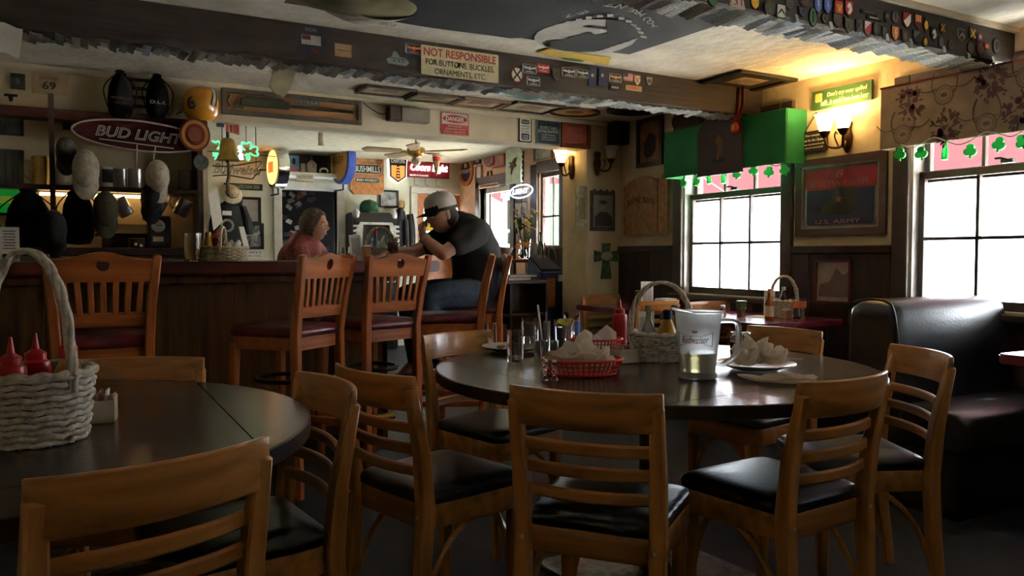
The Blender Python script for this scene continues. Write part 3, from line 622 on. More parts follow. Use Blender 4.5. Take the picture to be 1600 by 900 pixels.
# signs near the lamp
t, W, H = plate('wooden_sign', 'green wooden sign about spilled milk and beer above the lamp', 'sign', 'W', XR - .005, 1317, 150, 91, 30, mat('green sign paint', (.028, .075, .022), .5, wood='x'), .018)
YEL = flat('pale yellow letters', (.80, .70, .36))
text(t, "Don't cry over spilled", W * .10, H * .17, W * .66, H * .30, YEL, z=.021, shear=.15); text(t, 'milk...it could have been beer', W * .06, -H * .20, W * .80, H * .28, YEL, z=.021, shear=.15)
shape('painted_mug', [rrect(W * .12, H * .46, .008, 3, -W * .38, H * .12)], .002, flat('mug orange', (.75, .34, .10)), t, z=.0205)
t, W, H = plate('hanging_sign', 'small dark brown sign about being the Queen hung left of the lamp', 'sign', 'W', XR - .01, 1274, 221, 40, 33, mat('dark sign brown', (.04, .02, .015), .5), .012)
for s, yy, ww, hh in (('Not everyone', .28, .66, .14), ('can be the Queen', .06, .8, .14), ('Some of you have to sit on the', -.14, .8, .10), ('curb and wave as I go by!', -.30, .7, .10)): text(t, s, 0, H * yy, W * ww, H * hh, WHITE, z=.015)
ob('hanging_string', MB().tube([(-W * .4, H * .5, .006), (W * .05, H * 1.35, .003), (W * .42, H * .5, .006)], .0035, 5), BRONZE, t)
# wall lamps
SHADE = mat('lit frosted glass', (.95, .85, .6), .4, var=0, emit=(1, .66, .26), es=6.0)
SHADE2 = mat('unlit frosted glass', (.6, .56, .48), .35, var=.05, trans=.4)
def sconce(label, k, c, x, y, arms, shade, power, s=1.0):
    M = pm(k, at(x, y, k, c)); t = thing('wall_sconce', label, 'wall lamp', mtx=M)
    ob('backplate', MB().lathe([(.001, -.10), (.012, -.095), (.030, -.06), (.038, 0), (.026, .05), (.034, .085), (.02, .10), (.001, .104)], 16, Mx.Diagonal((s, s, s * .55, 1)) @ Mx.Rotation(-PI / 2, 4, 'X')), BRONZE, t, loc=(0, 0, .014))
    for a in arms:
        tip = V((a, -.005, .115)) * s
        arm = ob('arm', MB().tube(cr([(0, -.02 * s, .02), (a * .25 * s, -.065 * s, .06 * s), (a * .8 * s, -.055 * s, .105 * s), tip], 6), [.008 * s] * 19, 8), BRONZE, t)
        ob('scroll', MB().tube(cr([(a * .3 * s, -.06 * s, .06 * s), (a * .45 * s, .0, .08 * s), (a * .3 * s, .03 * s, .085 * s), (a * .18 * s, .012 * s, .085 * s)], 5), .005 * s, 6), BRONZE, arm)
        ob('cup', MB().lathe([(.008, 0), (.014, .004), (.024, .016), (.034, .036), (.036, .040), (.026, .041)], 16, Mx.Translation(tip) @ Mx.Rotation(-PI / 2, 4, 'X') @ Mx.Diagonal((s, s, s, 1))), BRONZE, t)
        ob('shade', MB().lathe([(.026, .04), (.036, .055), (.044, .085), (.050, .12), (.064, .145), (.062, .146), (.046, .121), (.040, .085), (.03, .055), (.018, .044)], 18, Mx.Translation(tip) @ Mx.Rotation(-PI / 2, 4, 'X') @ Mx.Diagonal((s, s, s, 1)), cap=False), shade, t)
        if power:
            ld = D.lights.new('bulb', 'POINT'); ld.energy = power; ld.color = (1, .62, .25); ld.shadow_soft_size = .03
            lo = D.objects.new('bulb', ld); COL.objects.link(lo); lo.parent = t; lo.location = tip + V((0, .16 * s, 0))
    return t
sconce('lit brass wall lamp above the beer mirror', 'W', XR, 1326, 214, (-.085, .05), SHADE, 3.6)
# print on the wainscot, portrait, carved sign, swing-door board
t, W, H = framed('wall_print', 'red-edged print of figures on the dark planks above the corner table', 'picture', 'W', XR - .034, 1303, 440, 56, 66, mat('red brown moulding', (.12, .02, .018), .4), .012, mat('dusty print paper', (.34, .27, .24), .5, var=.1))
shape('drawing', [[(-W * .45, -H * .4), (-W * .4, -.02), (-W * .1, 0), (W * .1, .09), (W * .3, .04), (W * .45, .06), (W * .46, -H * .4)]], .001, flat('faded drawing', (.17, .12, .10)), t, z=.0095)
t, W, H = framed('portrait', 'dark framed portrait high on the wall left of the green valance', 'picture', 'W', XR, 1017, 222, 40, 76, mat('black frame', (.015, .012, .010), .4), .035, mat('sepia canvas', (.22, .09, .035), .5, var=.3, scale=9))
shape('dark_figure', [[(-.04, -.13), (-.08, -.10), (-.07, 0), (-.03, .05), (.0, .08), (.05, .06), (.075, .02), (.07, -.07), (.02, -.12)]], .002, flat('black brown', (.02, .010, .008)), t, z=.0095)
shape('painted_face', [ell(.04, .055, 14, .01, .125)], .002, flat('face brown', (.30, .12, .05)), t, z=.0095)
t, W, H = plate('carved_sign', 'small carved wooden sign above the left end of the green valance', 'sign', 'W', XR - .005, 1079, 187, 42, 20, mat('carved dark wood', (.05, .03, .018), .5, wood='x', bump=.4), .025, 'rr', r=.02)
text(t, 'OFFICERS', 0, 0, W * .7, H * .4, flat('worn gold', (.12, .08, .03)), z=.028)
shape('scroll_end', [ell(H * .9, H * 1.05, 16, -W * .46, 0)], .02, mat('carved dark wood', (0, 0, 0)), t, z=.01); shape('scroll_end', [ell(H * .9, H * 1.05, 16, W * .46, .01)], .02, mat('carved dark wood', (0, 0, 0)), t, z=.01)
M, W, H = on('W', XR, 1013, 318, 68, 96); LW = mat('light pine board', (.34, .17, .065), .5, wood='z', scale=18, var=.2)
jb = thing('whiskey_board', 'pine saloon-door board lettered with a whiskey name beside the window', 'board', mtx=M)
def saloon(x0, x1, flip=False):
    n = 10; top = [(x0 + (x1 - x0) * i / n, H / 2 - .10 + .07 * math.sin(PI * min(1, (i / n) * 1.0) * .9)) for i in range(n + 1)]
    return [(x0, -H / 2)] + top + [(x1, -H / 2)]
shape('door_leaf', [saloon(-W / 2, W * .29)], .022, LW, jb, z=.02); shape('door_leaf', [saloon(W * .305, W / 2)], .022, LW, jb, z=.02)
ob('hinge', MB().tube([(W * .298, H * .17, .045), (W * .298, H * .12, .045)], .008), BRASS, jb); ob('hinge', MB().tube([(W * .298, -H * .26, .045), (W * .298, -H * .31, .045)], .008), BRASS, jb)
ob('backing', MB().box(0, -.02, .01, W * .9, H * .84, .018), LW, jb)
for i, ch in enumerate('JAMESON'):
    a = (i - 3) / 3; text(jb, ch, -W * .10 + a * W * .28, H * .02 + (1 - a * a) * .022, W * .072, .05, flat('branded dark', (.05, .025, .015)), z=.0435, rot=-a * .28)
# stub wall: dark lamp, poster of a man, cross, speaker
sconce('dark unlit wall lamp on the narrow wall beside the header', 'N', YH, 932, 256, (.07,), SHADE2, 0)
M, W, H = on('N', YH, 941, 330, 38, 62); pt = thing('portrait_poster', 'grey portrait poster of a man in an ornate dark surround', 'poster', mtx=M)
shape('surround', [[(-W / 2, -H / 2), (W / 2, -H / 2)] + [(W / 2 - W * i / 12, H / 2 + (.018 if i % 3 == 1 else 0)) for i in range(13)]], .012, mat('ornate dark board', (.075, .065, .05), .6, bump=.5, bscale=60), pt)
shape('print', [rect(W * .78, H * .80, .0, .0)], .003, mat('grey print', (.20, .20, .20), .5, var=.2), pt, z=.0125)
shape('coat', [[(-W * .36, -H * .38), (-W * .34, -H * .14), (-W * .12, -H * .02), (W * .14, -H * .02), (W * .36, -H * .16), (W * .38, -H * .38)]], .001, flat('coat grey', (.055, .055, .06)), pt, z=.016)
shape('head', [ell(W * .30, H * .22, 16, 0, H * .12)], .001, flat('face grey', (.30, .27, .23)), pt, z=.016); shape('hair', [ell(W * .34, H * .10, 14, 0, H * .22)], .001, flat('hair grey', (.07, .065, .06)), pt, z=.0165)
text(pt, 'A.R.P.', 0, -H * .455, W * .5, H * .04, flat('pale grey letters', (.3, .28, .24)), z=.0135)
M, W, H = on('N', YH - .02, 908, 322, 17, 62)
t = thing('tan_placard', 'narrow tan placard hanging left of the portrait poster', 'placard', mtx=M); shape('panel', [rect(W, H)], .01, mat('aged card', (.24, .19, .09), .7, var=.3, scale=20), t); shape('drawing', [rect(W * .6, H * .55, 0, -.02)], .001, flat('brown drawing', (.12, .09, .04)), t, z=.0105)
M, W, H = on('N', YH, 946, 408, 36, 56); t = thing('celtic_cross', 'green Celtic cross plaque on the cream wall', 'cross', mtx=M); CG = mat('verdigris green', (.07, .12, .055), .6, var=.3, scale=40, bump=.5, bscale=50)
shape('cross_body', [[(-W * .17, H * .5), (-W * .13, H * .24), (-W * .5, H * .30), (-W * .5, -H * .02), (-W * .12, H * .02), (-W * .22, -H * .5), (W * .22, -H * .5), (W * .12, H * .02), (W * .5, -H * .02), (W * .5, H * .30), (W * .13, H * .24), (W * .17, H * .5)]], .018, CG, t, bevel=.003)
shape('claddagh_disc', [ell(W * .52, H * .24, 20, 0, H * .14)], .010, mat('aged ivory', (.38, .35, .26), .6, bump=.5, bscale=60), t, z=.018)
sp = thing('loudspeaker', 'dark loudspeaker in the corner above the unlit wall lamp', 'loudspeaker', at(966, 209, 'N', YH - .09))
ob('cabinet', MB().box(0, 0, 0, .14, .14, .19), mat('speaker brown', (.055, .042, .032), .6), sp, bevel=.008); ob('grille', MB().box(0, -.072, 0, .12, .008, .17), mat('speaker cloth', (.035, .028, .022), .9, bump=.3, bscale=200), sp); ob('bracket', MB().box(0, .078, 0, .03, .03, .05), BLACK, sp)
# ------------------------------------------------------------------ beams: signs and patches
M, W, H = on('N', B1Y, 719, 101, 120, 45)
t = thing('enamel_sign', 'cream sign reading NOT RESPONSIBLE on the far beam', 'sign', mtx=M)
shape('panel', [rrect(W, H, .006)], .006, mat('cream enamel', (.68, .60, .38), .35, var=.08), t, z=.002)
text(t, 'NOT RESPONSIBLE', 0, H * .29, W * .93, H * .27, flat('sign red', (.38, .02, .02)), z=.009, bold=.012)
text(t, 'FOR BUTTONS, BUCKLES,', .0, -H * .06, W * .88, H * .23, INK, z=.009); text(t, 'ORNAMENTS, ETC.', 0, -H * .36, W * .66, H * .22, INK, z=.009)
PC = {'navy': (.02, .03, .10), 'red': (.42, .03, .03), 'black': (.015, .015, .016), 'white': (.72, .70, .62), 'olive': (.10, .10, .05), 'green': (.05, .13, .05), 'blue': (.05, .10, .40), 'gold': (.75, .42, .03), 'grey': (.11, .10, .09), 'brown': (.07, .05, .035), 'tan': (.52, .32, .18), 'orange': (.60, .18, .05), 'silver': (.42, .42, .40), 'dkred': (.13, .02, .018), 'steel': (.30, .34, .34)}
def pc(n): return mat('patch ' + n, PC[n], .75, var=.12, scale=120)
BM = pc('black')
def motif(t, W, H, k, c):
    m = pc(c); z = .0075
    if k == 'wings':
        shape('wings_emblem', [[(0, -H * .18), (W * .10, -H * .04), (W * .40, H * .02), (W * .42, H * .28), (W * .14, H * .16), (0, H * .26), (-W * .14, H * .16), (-W * .42, H * .28), (-W * .40, H * .02), (-W * .10, -H * .04)]], .001, m, t, z=z)
        shape('name_bar', [rect(W * .55, H * .08, 0, -H * .32)], .001, m, t, z=z)
    elif k == 'diag': shape('diagonal_field', [[(-W * .40, -H * .1), (W * .42, H * .40), (W * .42, -H * .05), (W * .2, -H * .32), (0, -H * .42)]], .001, m, t, z=z)
    elif k == 'sword': shape('sword_emblem', [[(-W * .05, H * .38), (W * .05, H * .38), (W * .05, H * .1), (W * .2, H * .06), (W * .05, H * .03), (0, -H * .36), (-W * .05, H * .03), (-W * .2, H * .06), (-W * .05, H * .1)]], .001, m, t, z=z)
    elif k == 'bar': shape('tape_letters', [rect(W * .6, H * .3)], .001, m, t, z=z)
    elif k == 'disc': shape('disc_emblem', [ell(W * .6, H * .55, 16)], .001, m, t, z=z)
    elif k == 'ring': shape('ring_emblem', [ell(W * .78, H * .78, 18), ell(W * .55, H * .55, 18)], .001, m, t, z=z)
    elif k == 'cross': shape('crossed_emblem', [[(-W * .35, -H * .3), (-W * .25, -H * .36), (0, -H * .06), (W * .25, -H * .36), (W * .35, -H * .3), (W * .08, 0), (W * .35, H * .3), (W * .25, H * .36), (0, H * .06), (-W * .25, H * .36), (-W * .35, H * .3), (-W * .08, 0)]], .001, m, t, z=z)
    elif k == 'star': shape('star_emblem', [[(W * .36 * math.cos(PI / 2 + 2 * PI * i / 10) * (1 if i % 2 == 0 else .42), H * .36 * math.sin(PI / 2 + 2 * PI * i / 10) * (1 if i % 2 == 0 else .42)) for i in range(10)]], .001, m, t, z=z)
    elif k == 'head': shape('animal_head', [[(-W * .2, -H * .35), (-W * .05, -H * .02), (-W * .3, H * .06), (-W * .25, H * .2), (W * .02, H * .38), (W * .22, H * .2), (W * .3, -H * .08), (W * .12, -H * .3)]], .001, m, t, z=z)
    elif k == 'trident':
        for dx, r in ((-.24, .35), (0, 0), (.24, -.35)): shape('trident_tine', [[(W * (dx * .3 - .04), -H * .28), (W * (dx * .3 + .04), -H * .28), (W * (dx + .05), H * .2), (W * (dx - .05), H * .2)]], .001, m, t, z=z)
    elif k == 'chev': shape('chevron_emblem', [[(-W * .35, -H * .12), (0, H * .2), (W * .35, -H * .12), (W * .35, -H * .28), (0, H * .04), (-W * .35, -H * .28)]], .001, m, t, z=z)
    elif k == 'half': shape('lower_half', [[(-W * .42, 0), (W * .42, 0), (W * .3, -H * .3), (0, -H * .42), (-W * .3, -H * .3)]], .001, m, t, z=z)
    elif k == 'flag':
        for i in range(4): shape('stripe', [rect(W * .98, H * .10, 0, H * (.38 - i * .25))], .001, pc('red'), t, z=z)
        shape('canton', [rect(W * .42, H * .5, -W * .28, H * .24)], .001, pc('navy'), t, z=z + .001)
    elif k == 'one': text(t, '1', 0, 0, W * .2, H * .55, m, z=z)
    elif k == '31': text(t, '31', 0, H * .02, W * .5, H * .62, m, z=z)
def patch(beam_y, x, y, w, h, sh, base, k, c, label, rim='black', grp='cloth patches on the near beam'):
    M, W, H = on('N', beam_y, x, y, w, h); t = thing('cloth_patch', label, 'patch', group=grp, mtx=M)
    f = {'r': lambda a, b: rrect(a, b, min(a, b) * .12, 3), 'e': lambda a, b: ell(a, b, 22), 's': lambda a, b: shield(a, b, 0), 'p': lambda a, b: shield(a, b, 1), 't': lambda a, b: [(-a / 2, -b / 2), (a / 2, -b / 2), (a * .36, b / 2), (-a * .36, b / 2)], 'd': lambda a, b: [(0, b / 2), (a / 2, 0), (0, -b / 2), (-a / 2, 0)]}[sh]
    shape('border', [f(W, H)], .004, pc(rim), t, z=.001); shape('field', [f(W * .84, H * .88)], .0025, pc(base), t, z=.0045)
    if k: motif(t, W, H, k, c)
FB = 'cloth patches on the far beam'
for a in [(807, 117, 19, 24, 'e', 'white', 'cross', 'black', 'round red-rimmed black and white patch, first right of the cream sign', 'red'),
          (827, 108, 22, 14, 'r', 'navy', 'wings', 'white', 'navy wings patch in the upper row beside the red one', 'silver'), (848, 107, 20, 13, 'r', 'red', 'wings', 'white', 'red wings patch on the far beam', 'red'),
          (833, 127, 21, 14, 'r', 'navy', 'wings', 'white', 'navy wings patch in the lower row, below the other', 'silver'), (868, 117, 14, 20, 'p', 'brown', 'ring', 'grey', 'brown badge-shaped patch right of the red wings patch', 'grey'),
          (888, 113, 21, 14, 'r', 'black', 'wings', 'white', 'larger black wings patch with thick white border', 'silver'), (909.5, 115.5, 19, 13, 'r', 'black', 'wings', 'white', 'smaller black wings patch beside the navy shoulder boards', 'silver'),
          (961, 122, 19, 13, 'r', 'navy', 'wings', 'gold', 'navy patch with gold wings left of the small flag', 'silver'), (960, 137, 19, 10, 'r', 'black', 'bar', 'silver', 'black name tape below the gold wings patch', 'black'),
          (981, 120.5, 15, 12, 'r', 'white', 'flag', 'red', 'small stars and stripes patch on the far beam', 'tan'), (995, 126, 10, 16, 's', 'white', 'cross', 'orange', 'cream shield patch right of the small flag', 'tan'),
          (989.5, 138, 25, 8, 'r', 'tan', 'disc', 'orange', 'tan tape strip below the small flag', 'tan'), (1013.5, 127, 10, 13, 'p', 'silver', 'disc', 'grey', 'silver badge alone at the right end of the far beam', 'silver'),
          (646, 77, 26, 15, 'r', 'navy', 'wings', 'orange', 'navy and orange wings patch at the left corner of the cream sign', 'silver')]:
    patch(B1Y, *a, grp=FB)
for x, lb in ((924, 'left navy shoulder board with gold button'), (939.5, 'right navy shoulder board with gold button')):
    M, W, H = on('N', B1Y, x, 121, 10, 27); t = thing('shoulder_board', lb, 'shoulder board', group='shoulder boards', mtx=M); shape('board', [rect(W, H)], .008, pc('navy'), t); shape('button', [ell(W * .45, W * .45, 14, 0, H * .1)], .004, mat('brass button', (.6, .5, .25), .3, .8), t, z=.008)
M, W, H = on('N', B1Y, 536, 79, 26, 20); t = thing('tan_card', 'plain tan card tacked on the far beam', 'card', mtx=M); shape('card', [rect(W, H)], .003, pc('tan'), t); shape('printed_line', [rect(W * .8, H * .05)], .001, pc('brown'), t, z=.003)
M, W, H = on('N', B1Y, 621, 92, 36, 22); t = thing('ship_cutout', 'pale grey ship-shaped cutout left of the cream sign', 'cutout', mtx=M)
shape('hull', [[(-W * .5, -H * .1), (-W * .42, -H * .42), (W * .36, -H * .46), (W * .5, -H * .2), (W * .34, H * .08), (W * .1, H * .12), (-W * .06, H * .5), (-W * .2, H * .46), (-W * .26, H * .1)]], .006, pc('steel'), t)
for dx in (-.15, .05, .22): shape('porthole', [ell(W * .07, W * .07, 10, W * dx, -H * .18)], .001, BM, t, z=.0065)
text(t, 'VETERAN', .0, -H * .02, W * .6, H * .12, BM, z=.0065)
M, W, H = on('N', B1Y, 486, 62, 44, 50); t = thing('spider_sticker', 'black sticker lettered SPIDER with flag pictures on the far beam', 'sticker', mtx=M); shape('sticker', [rect(W, H)], .002, mat('black sticker', (.02, .018, .022), .4), t)
text(t, 'SPIDER', 0, H * .30, W * .42, H * .10, flat('dim grey letters', (.22, .21, .22)), z=.003); shape('flag_panel', [rect(W * .68, H * .30, 0, -H * .02)], .001, pc('silver'), t, z=.0025); shape('flag_corner', [rect(W * .3, H * .14, -W * .17, H * .05)], .001, pc('dkred'), t, z=.0038)
shape('small_flag', [[(0, -H * .22), (W * .3, -H * .34), (W * .24, -H * .48), (-.0, -H * .34)]], .001, pc('dkred'), t, z=.0025); shape('small_flag', [[(0, -H * .22), (-W * .3, -H * .3), (-W * .24, -H * .46), (.0, -H * .34)]], .001, pc('navy'), t, z=.0025)
for a in [(1112, 3, 14, 16, 's', 'green', None, None, 'dark green shield patch at the upper left of the near beam'), (1151, 4, 25, 18, 't', 'white', '31', 'red', 'white patch with the red number 31', 'tan'),
          (1178, 6, 13, 20, 's', 'gold', None, None, 'plain golden yellow shield patch'), (1200, 13, 18, 25, 'e', 'green', 'ring', 'dkred', 'oval green patch with dark red ring'), (1219, 18, 14, 22, 'r', 'white', 'chev', 'black', 'white patch with black chevron and dots'),
          (1232, 8, 13, 16, 's', 'olive', 'disc', 'brown', 'olive shield patch at the top edge, right of the chevron patch'), (1256, 4, 16, 16, 'e', 'dkred', 'disc', 'brown', 'round dark red patch at the top edge'), (1252, 19, 12, 16, 's', 'navy', 'ring', 'olive', 'dark navy shield patch below the round dark red one'),
          (1268.5, 27, 12, 31, 'e', 'green', 'one', 'black', 'tall green oval patch with the number 1'), (1276.5, 10, 12, 24, 's', 'blue', 'sword', 'white', 'violet-blue shield patch with a white and red stripe'), (1291.5, 11, 12, 24, 's', 'blue', 'sword', 'silver', 'medium blue shield patch with a silver sword'),
          (1287, 29, 10, 16, 'e', 'brown', 'star', 'black', 'brown patch with black star'), (1309, 12, 14, 22, 'r', 'red', 'trident', 'gold', 'red patch with golden trident'), (1307, 33, 14, 22, 's', 'brown', None, None, 'plain dark brown shield patch under the trident patch'),
          (1325, 14, 13, 26, 's', 'red', 'head', 'white', 'red patch with white horse head'), (1324, 41, 12, 25, 's', 'olive', 'cross', 'brown', 'olive shield patch under the horse head'), (1340, 41, 10, 20, 'r', 'grey', 'cross', 'black', 'grey patch with black cross lines'),
          (1356, 20, 26, 6, 'r', 'black', 'bar', 'grey', 'upper black shoulder tab'), (1364, 29, 24, 6, 'r', 'black', 'bar', 'silver', 'lower black shoulder tab'), (1354, 45, 11, 25, 's', 'white', 'diag', 'red', 'shield patch split red and white, below the black tabs'),
          (1367.5, 46, 12, 23, 'e', 'grey', 'ring', 'olive', 'round grey patch beside the red and white shield'), (1380, 52, 7, 20, 's', 'grey', None, None, 'narrow dark grey shield patch left of the orange dagger'), (1384, 26, 8, 20, 'e', 'black', 'bar', 'grey', 'narrow black oval patch under the moulding'), (1397, 27, 11, 20, 'e', 'grey', 'sword', 'black', 'dark grey oval patch above the orange dagger'),
          (1397, 53, 11.5, 25, 's', 'orange', 'sword', 'white', 'orange shield patch with dagger'), (1415, 32, 13, 26, 's', 'red', 'diag', 'white', 'large red shield patch with white diagonal half'), (1412, 57, 10, 20, 's', 'brown', 'disc', 'grey', 'brown patch with grey skull'),
          (1433, 35, 10.5, 25, 's', 'orange', 'half', 'dkred', 'orange shield patch with dark red lower half'), (1431, 59, 12, 22, 's', 'grey', 'diag', 'black', 'grey shield patch with black diagonal'), (1445, 40, 9, 24, 'd', 'olive', 'disc', 'gold', 'green diamond patch with yellow centre'), (1444, 66, 8, 20, 'd', 'grey', 'disc', 'gold', 'grey diamond patch below the green one'),
          (1457.5, 54, 11, 22, 's', 'black', 'head', 'white', 'black shield patch with white eagle head'), (1471, 44, 9, 18, 'e', 'brown', 'cross', 'gold', 'brown patch with crossed yellow tools'), (1469, 66, 9, 18, 'e', 'grey', None, None, 'plain dark oval patch right of the eagle'), (1484, 70, 9, 18, 'e', 'brown', 'ring', 'grey', 'small dark ring patch near the beam end'),
          (1501, 55, 11, 19, 's', 'brown', 'chev', 'silver', 'dark patch outlined in white with a letter shape', 'silver'), (1518, 53, 11, 20, 's', 'brown', 'cross', 'gold', 'brown shield patch with gold crossed swords'), (1529.5, 58, 8, 13, 'r', 'dkred', 'star', 'silver', 'small dark red patch with pale star'), (1515, 75, 11, 19, 'e', 'grey', None, None, 'dark oval patch below the gold swords'),
          (1530, 77, 12, 22, 'e', 'brown', 'ring', 'dkred', 'dark patch with red-brown ring near the beam end'), (1540, 73, 8, 12, 's', 'dkred', 'disc', 'orange', 'tiny red-orange patch near the beam end'), (1555, 72, 12, 26, 'e', 'black', 'ring', 'grey', 'last dark round patch at the end of the near beam')]:
    patch(B2Y, *a)
# ------------------------------------------------------------------ ceiling: flag, posters, pictures
ZF = 2.272
M = pm('C', at(900, 50, 'C', ZF)); fl = thing('black_flag', 'black flag with white emblem spread under the ceiling', 'flag', mtx=M)
cor = loc2(M, 'C', ZF, [(1110, 40), (985, 86), (790, 60)]); FX1 = cor[0][0]; FYb = cor[1][1]
FX0, FYt = FX1 - 1.52, FYb + .915
def fz(x, y):
    u, v = (x - FX0) / 1.52, (y - FYb) / .915; return .014 + .012 * math.sin(PI * u) * math.sin(PI * v) + .004 * math.sin(u * 9) - .018 * u * (1 - v) * (u > .5)
BLK = mat('black flag cloth', (.010, .012, .014), .85, var=.15, scale=5, bump=.1, bscale=60)
ob('flag_cloth', MB().grid(lambda u, v: (FX0 + 1.52 * u, FYb + .915 * v, fz(FX0 + 1.52 * u, FYb + .915 * v)), 24, 14), BLK, fl, smooth=60)
def fprint(name, pts, m, z=.002):
    P = loc2(M, 'C', ZF, pts); o = shape(name, [P], .0008, m, fl, z=0)
    for v in o.data.vertices: v.co.z += fz(v.co.x, v.co.y) + z
    return o
FWH = mat('flag white print', (.62, .61, .55), .7, var=.08)
c5 = lambda L: [(780 + x / 4, y / 4) for x, y in L]
disc = c5([(222, 245), (218, 225), (240, 185), (290, 155), (350, 130), (420, 112), (500, 98), (600, 92), (700, 95), (780, 108), (840, 140), (868, 190), (862, 225), (830, 265), (760, 300), (690, 325), (600, 333), (500, 330), (400, 322), (320, 305), (260, 282)])
fprint('emblem_disc', disc, FWH, .003)
fprint('head_silhouette', c5([(268, 262), (300, 248), (350, 238), (415, 232), (430, 214), (470, 205), (520, 195), (545, 178), (575, 176), (600, 196), (680, 182), (672, 155), (600, 148), (520, 138), (560, 128), (672, 142), (668, 92), (705, 90), (790, 104), (850, 140), (876, 190), (870, 205), (820, 225), (740, 255), (660, 285), (600, 312), (500, 318), (400, 312), (320, 296), (285, 280)]), BLK, .006)
for i in range(5): fprint('tower_brace', c5([(640 + i * 36, 300 - i * 14), (652 + i * 36, 296 - i * 14), (690 + i * 34, 262 - i * 8), (678 + i * 34, 264 - i * 8)]), BLK, .0075)
fprint('tower_line', c5([(610, 300), (860, 205), (862, 212), (616, 308)]), BLK, .0075)
for (x, y, a) in ((375, 135, -18), (435, 116, -14), (500, 98, -10), (560, 82, -8), (630, 72, -4), (695, 66, 2), (765, 82, 14), (810, 98, 22), (840, 120, 38), (865, 140, 48), (885, 165, 60), (903, 193, 70)):
    fprint('wire_barb', c5([(x - 20, y - 9 + a * .15), (x + 18, y - 9 + a * .3), (x + 20, y + 7 + a * .3), (x - 18, y + 9 + a * .15)]), FWH, .004)
PF = lambda x, y: loc2(M, 'C', ZF, [(780 + x / 4, y / 4)])[0]
for ch, x, y, r in (('Y', 965, 130, .9), ('O', 945, 108, .75), ('U', 925, 88, .6), ('A', 890, 62, .4), ('R', 862, 45, .3), ('E', 830, 32, .2), ('N', 760, 12, .1), ('O', 725, 5, 0), ('T', 690, 0, 0), ('E', 520, 48, -.2), ('N', 432, 68, -.3)):
    p = PF(x, y); o = text(fl, ch, p[0], p[1], .035, .055, FWH, z=fz(*p) + .004, rot=PI + r)
# paper banner hanging below the ceiling left of the flag
BP = mat('banner paper', (.50, .46, .36), .8, var=.12, scale=9)
p0 = at(582, 42, 'N', 3.55); bn = thing('paper_banner', 'curled paper banner with mirrored handwriting under the ceiling', 'banner', p0)
ob('sheet', MB().grid(lambda u, v: ((u - .5) * .42, .16 - .30 * v, .10 - .07 * v - .05 * math.sin(PI * u) + .03 * u * v), 14, 10), BP, bn, smooth=60)
for i, s in enumerate(('Semper Fi', 'Welcome home', 'Thanks for the party', 'see you there')):
    o = text(bn, s, 0, 0, .26 - .03 * i, .024, INK, z=0, depth=.0006); o.matrix_local = Mx.Translation((.02, .11 - i * .055, .070 - .012 * i - .022)) @ Mx.Rotation(PI, 4, 'X') @ Mx.Rotation(PI + .1, 4, 'Z') @ Mx.Rotation(-.2, 4, 'X')
p0 = at(575, 4, 'C', 2.27); cl = thing('camouflage_net', 'sagging camouflage cloth under the ceiling above the paper banner', 'cloth', p0)
ob('cloth', MB().grid(lambda u, v: ((u - .5) * .62, (v - .5) * .5, .02 - .07 * math.sin(PI * u) ** .8 * math.sin(PI * v) ** .8), 16, 12), mat('camouflage print', (.20, .17, .08), .85, scale=5, var=.2, c2=(.05, .06, .03), det=2), cl, smooth=60)
# yellow snake-flag edge, ceiling frames
def ceilpic(name, label, cat, pts, fm, im, fw=.02, z=ZC - .004, round_=False):
    P3 = [at(x, y, 'C', z) for x, y in pts]; c = sum(P3, V()) / len(P3); M = pm('C', c); L = loc2(M, 'C', z, pts)
    t = thing(name, label, cat, group='pictures fixed to the ceiling', mtx=M)
    xs, ys = [p[0] for p in L], [p[1] for p in L]; W, H = (max(xs) - min(xs)) , (max(ys) - min(ys))
    if round_: shape('frame', [ell(W, H, 30), ell(W * .86, H * .86, 30)], .018, fm, t); shape('picture', [ell(W * .9, H * .9, 30)], .006, im, t); shape('emblem', [ell(W * .35, H * .35, 20)], .001, fm, t, z=.007)
    else:
        inn = [(x * (1 - 2 * fw / W), y * (1 - 2 * fw / H)) for x, y in L]
        shape('frame', [L, inn], .018, fm, t); shape('picture', [[(x * .97, y * .97) for x, y in L]], .006, im, t); shape('drawing', [[(x * .45, y * .4 + .01) for x, y in L]], .001, mat('faded art', (.35, .25, .16), .7, var=.3, scale=12), t, z=.007)
AG = mat('aged poster', (.52, .46, .32), .6, var=.15, scale=9); DKF = mat('thin dark frame', (.05, .03, .02), .5)
def sq(x, y, w=.36, d=.26):
    c = at(x, y, 'C', ZC); out = []
    for sx, sy in ((-1, -1), (1, -1), (1, 1), (-1, 1)):
        q = V((c.x + sx * w / 2, c.y + sy * d / 2, ZC - .004)) - V((0, 0, CZ)); out.append((800 + FPX * q.dot(_R) / q.dot(_F), 450 - FPX * q.dot(_U) / q.dot(_F)))
    return out
ceilpic('ceiling_picture', 'faded framed picture on the ceiling, leftmost behind the far beam', 'picture', sq(603, 140), DKF, AG); ceilpic('ceiling_picture', 'faded olive picture on the ceiling, second behind the far beam', 'picture', sq(678, 151), DKF, mat('olive poster', (.40, .36, .2), .6, var=.2))
ceilpic('ceiling_picture', 'brown-bordered picture on the ceiling, third behind the far beam', 'picture', sq(750, 159, .38, .28), mat('brown border', (.20, .11, .06), .6), AG, .03); ceilpic('ceiling_picture', 'black-edged picture on the ceiling above the small signs', 'picture', sq(829, 166, .42, .34), DKF, AG, .015)
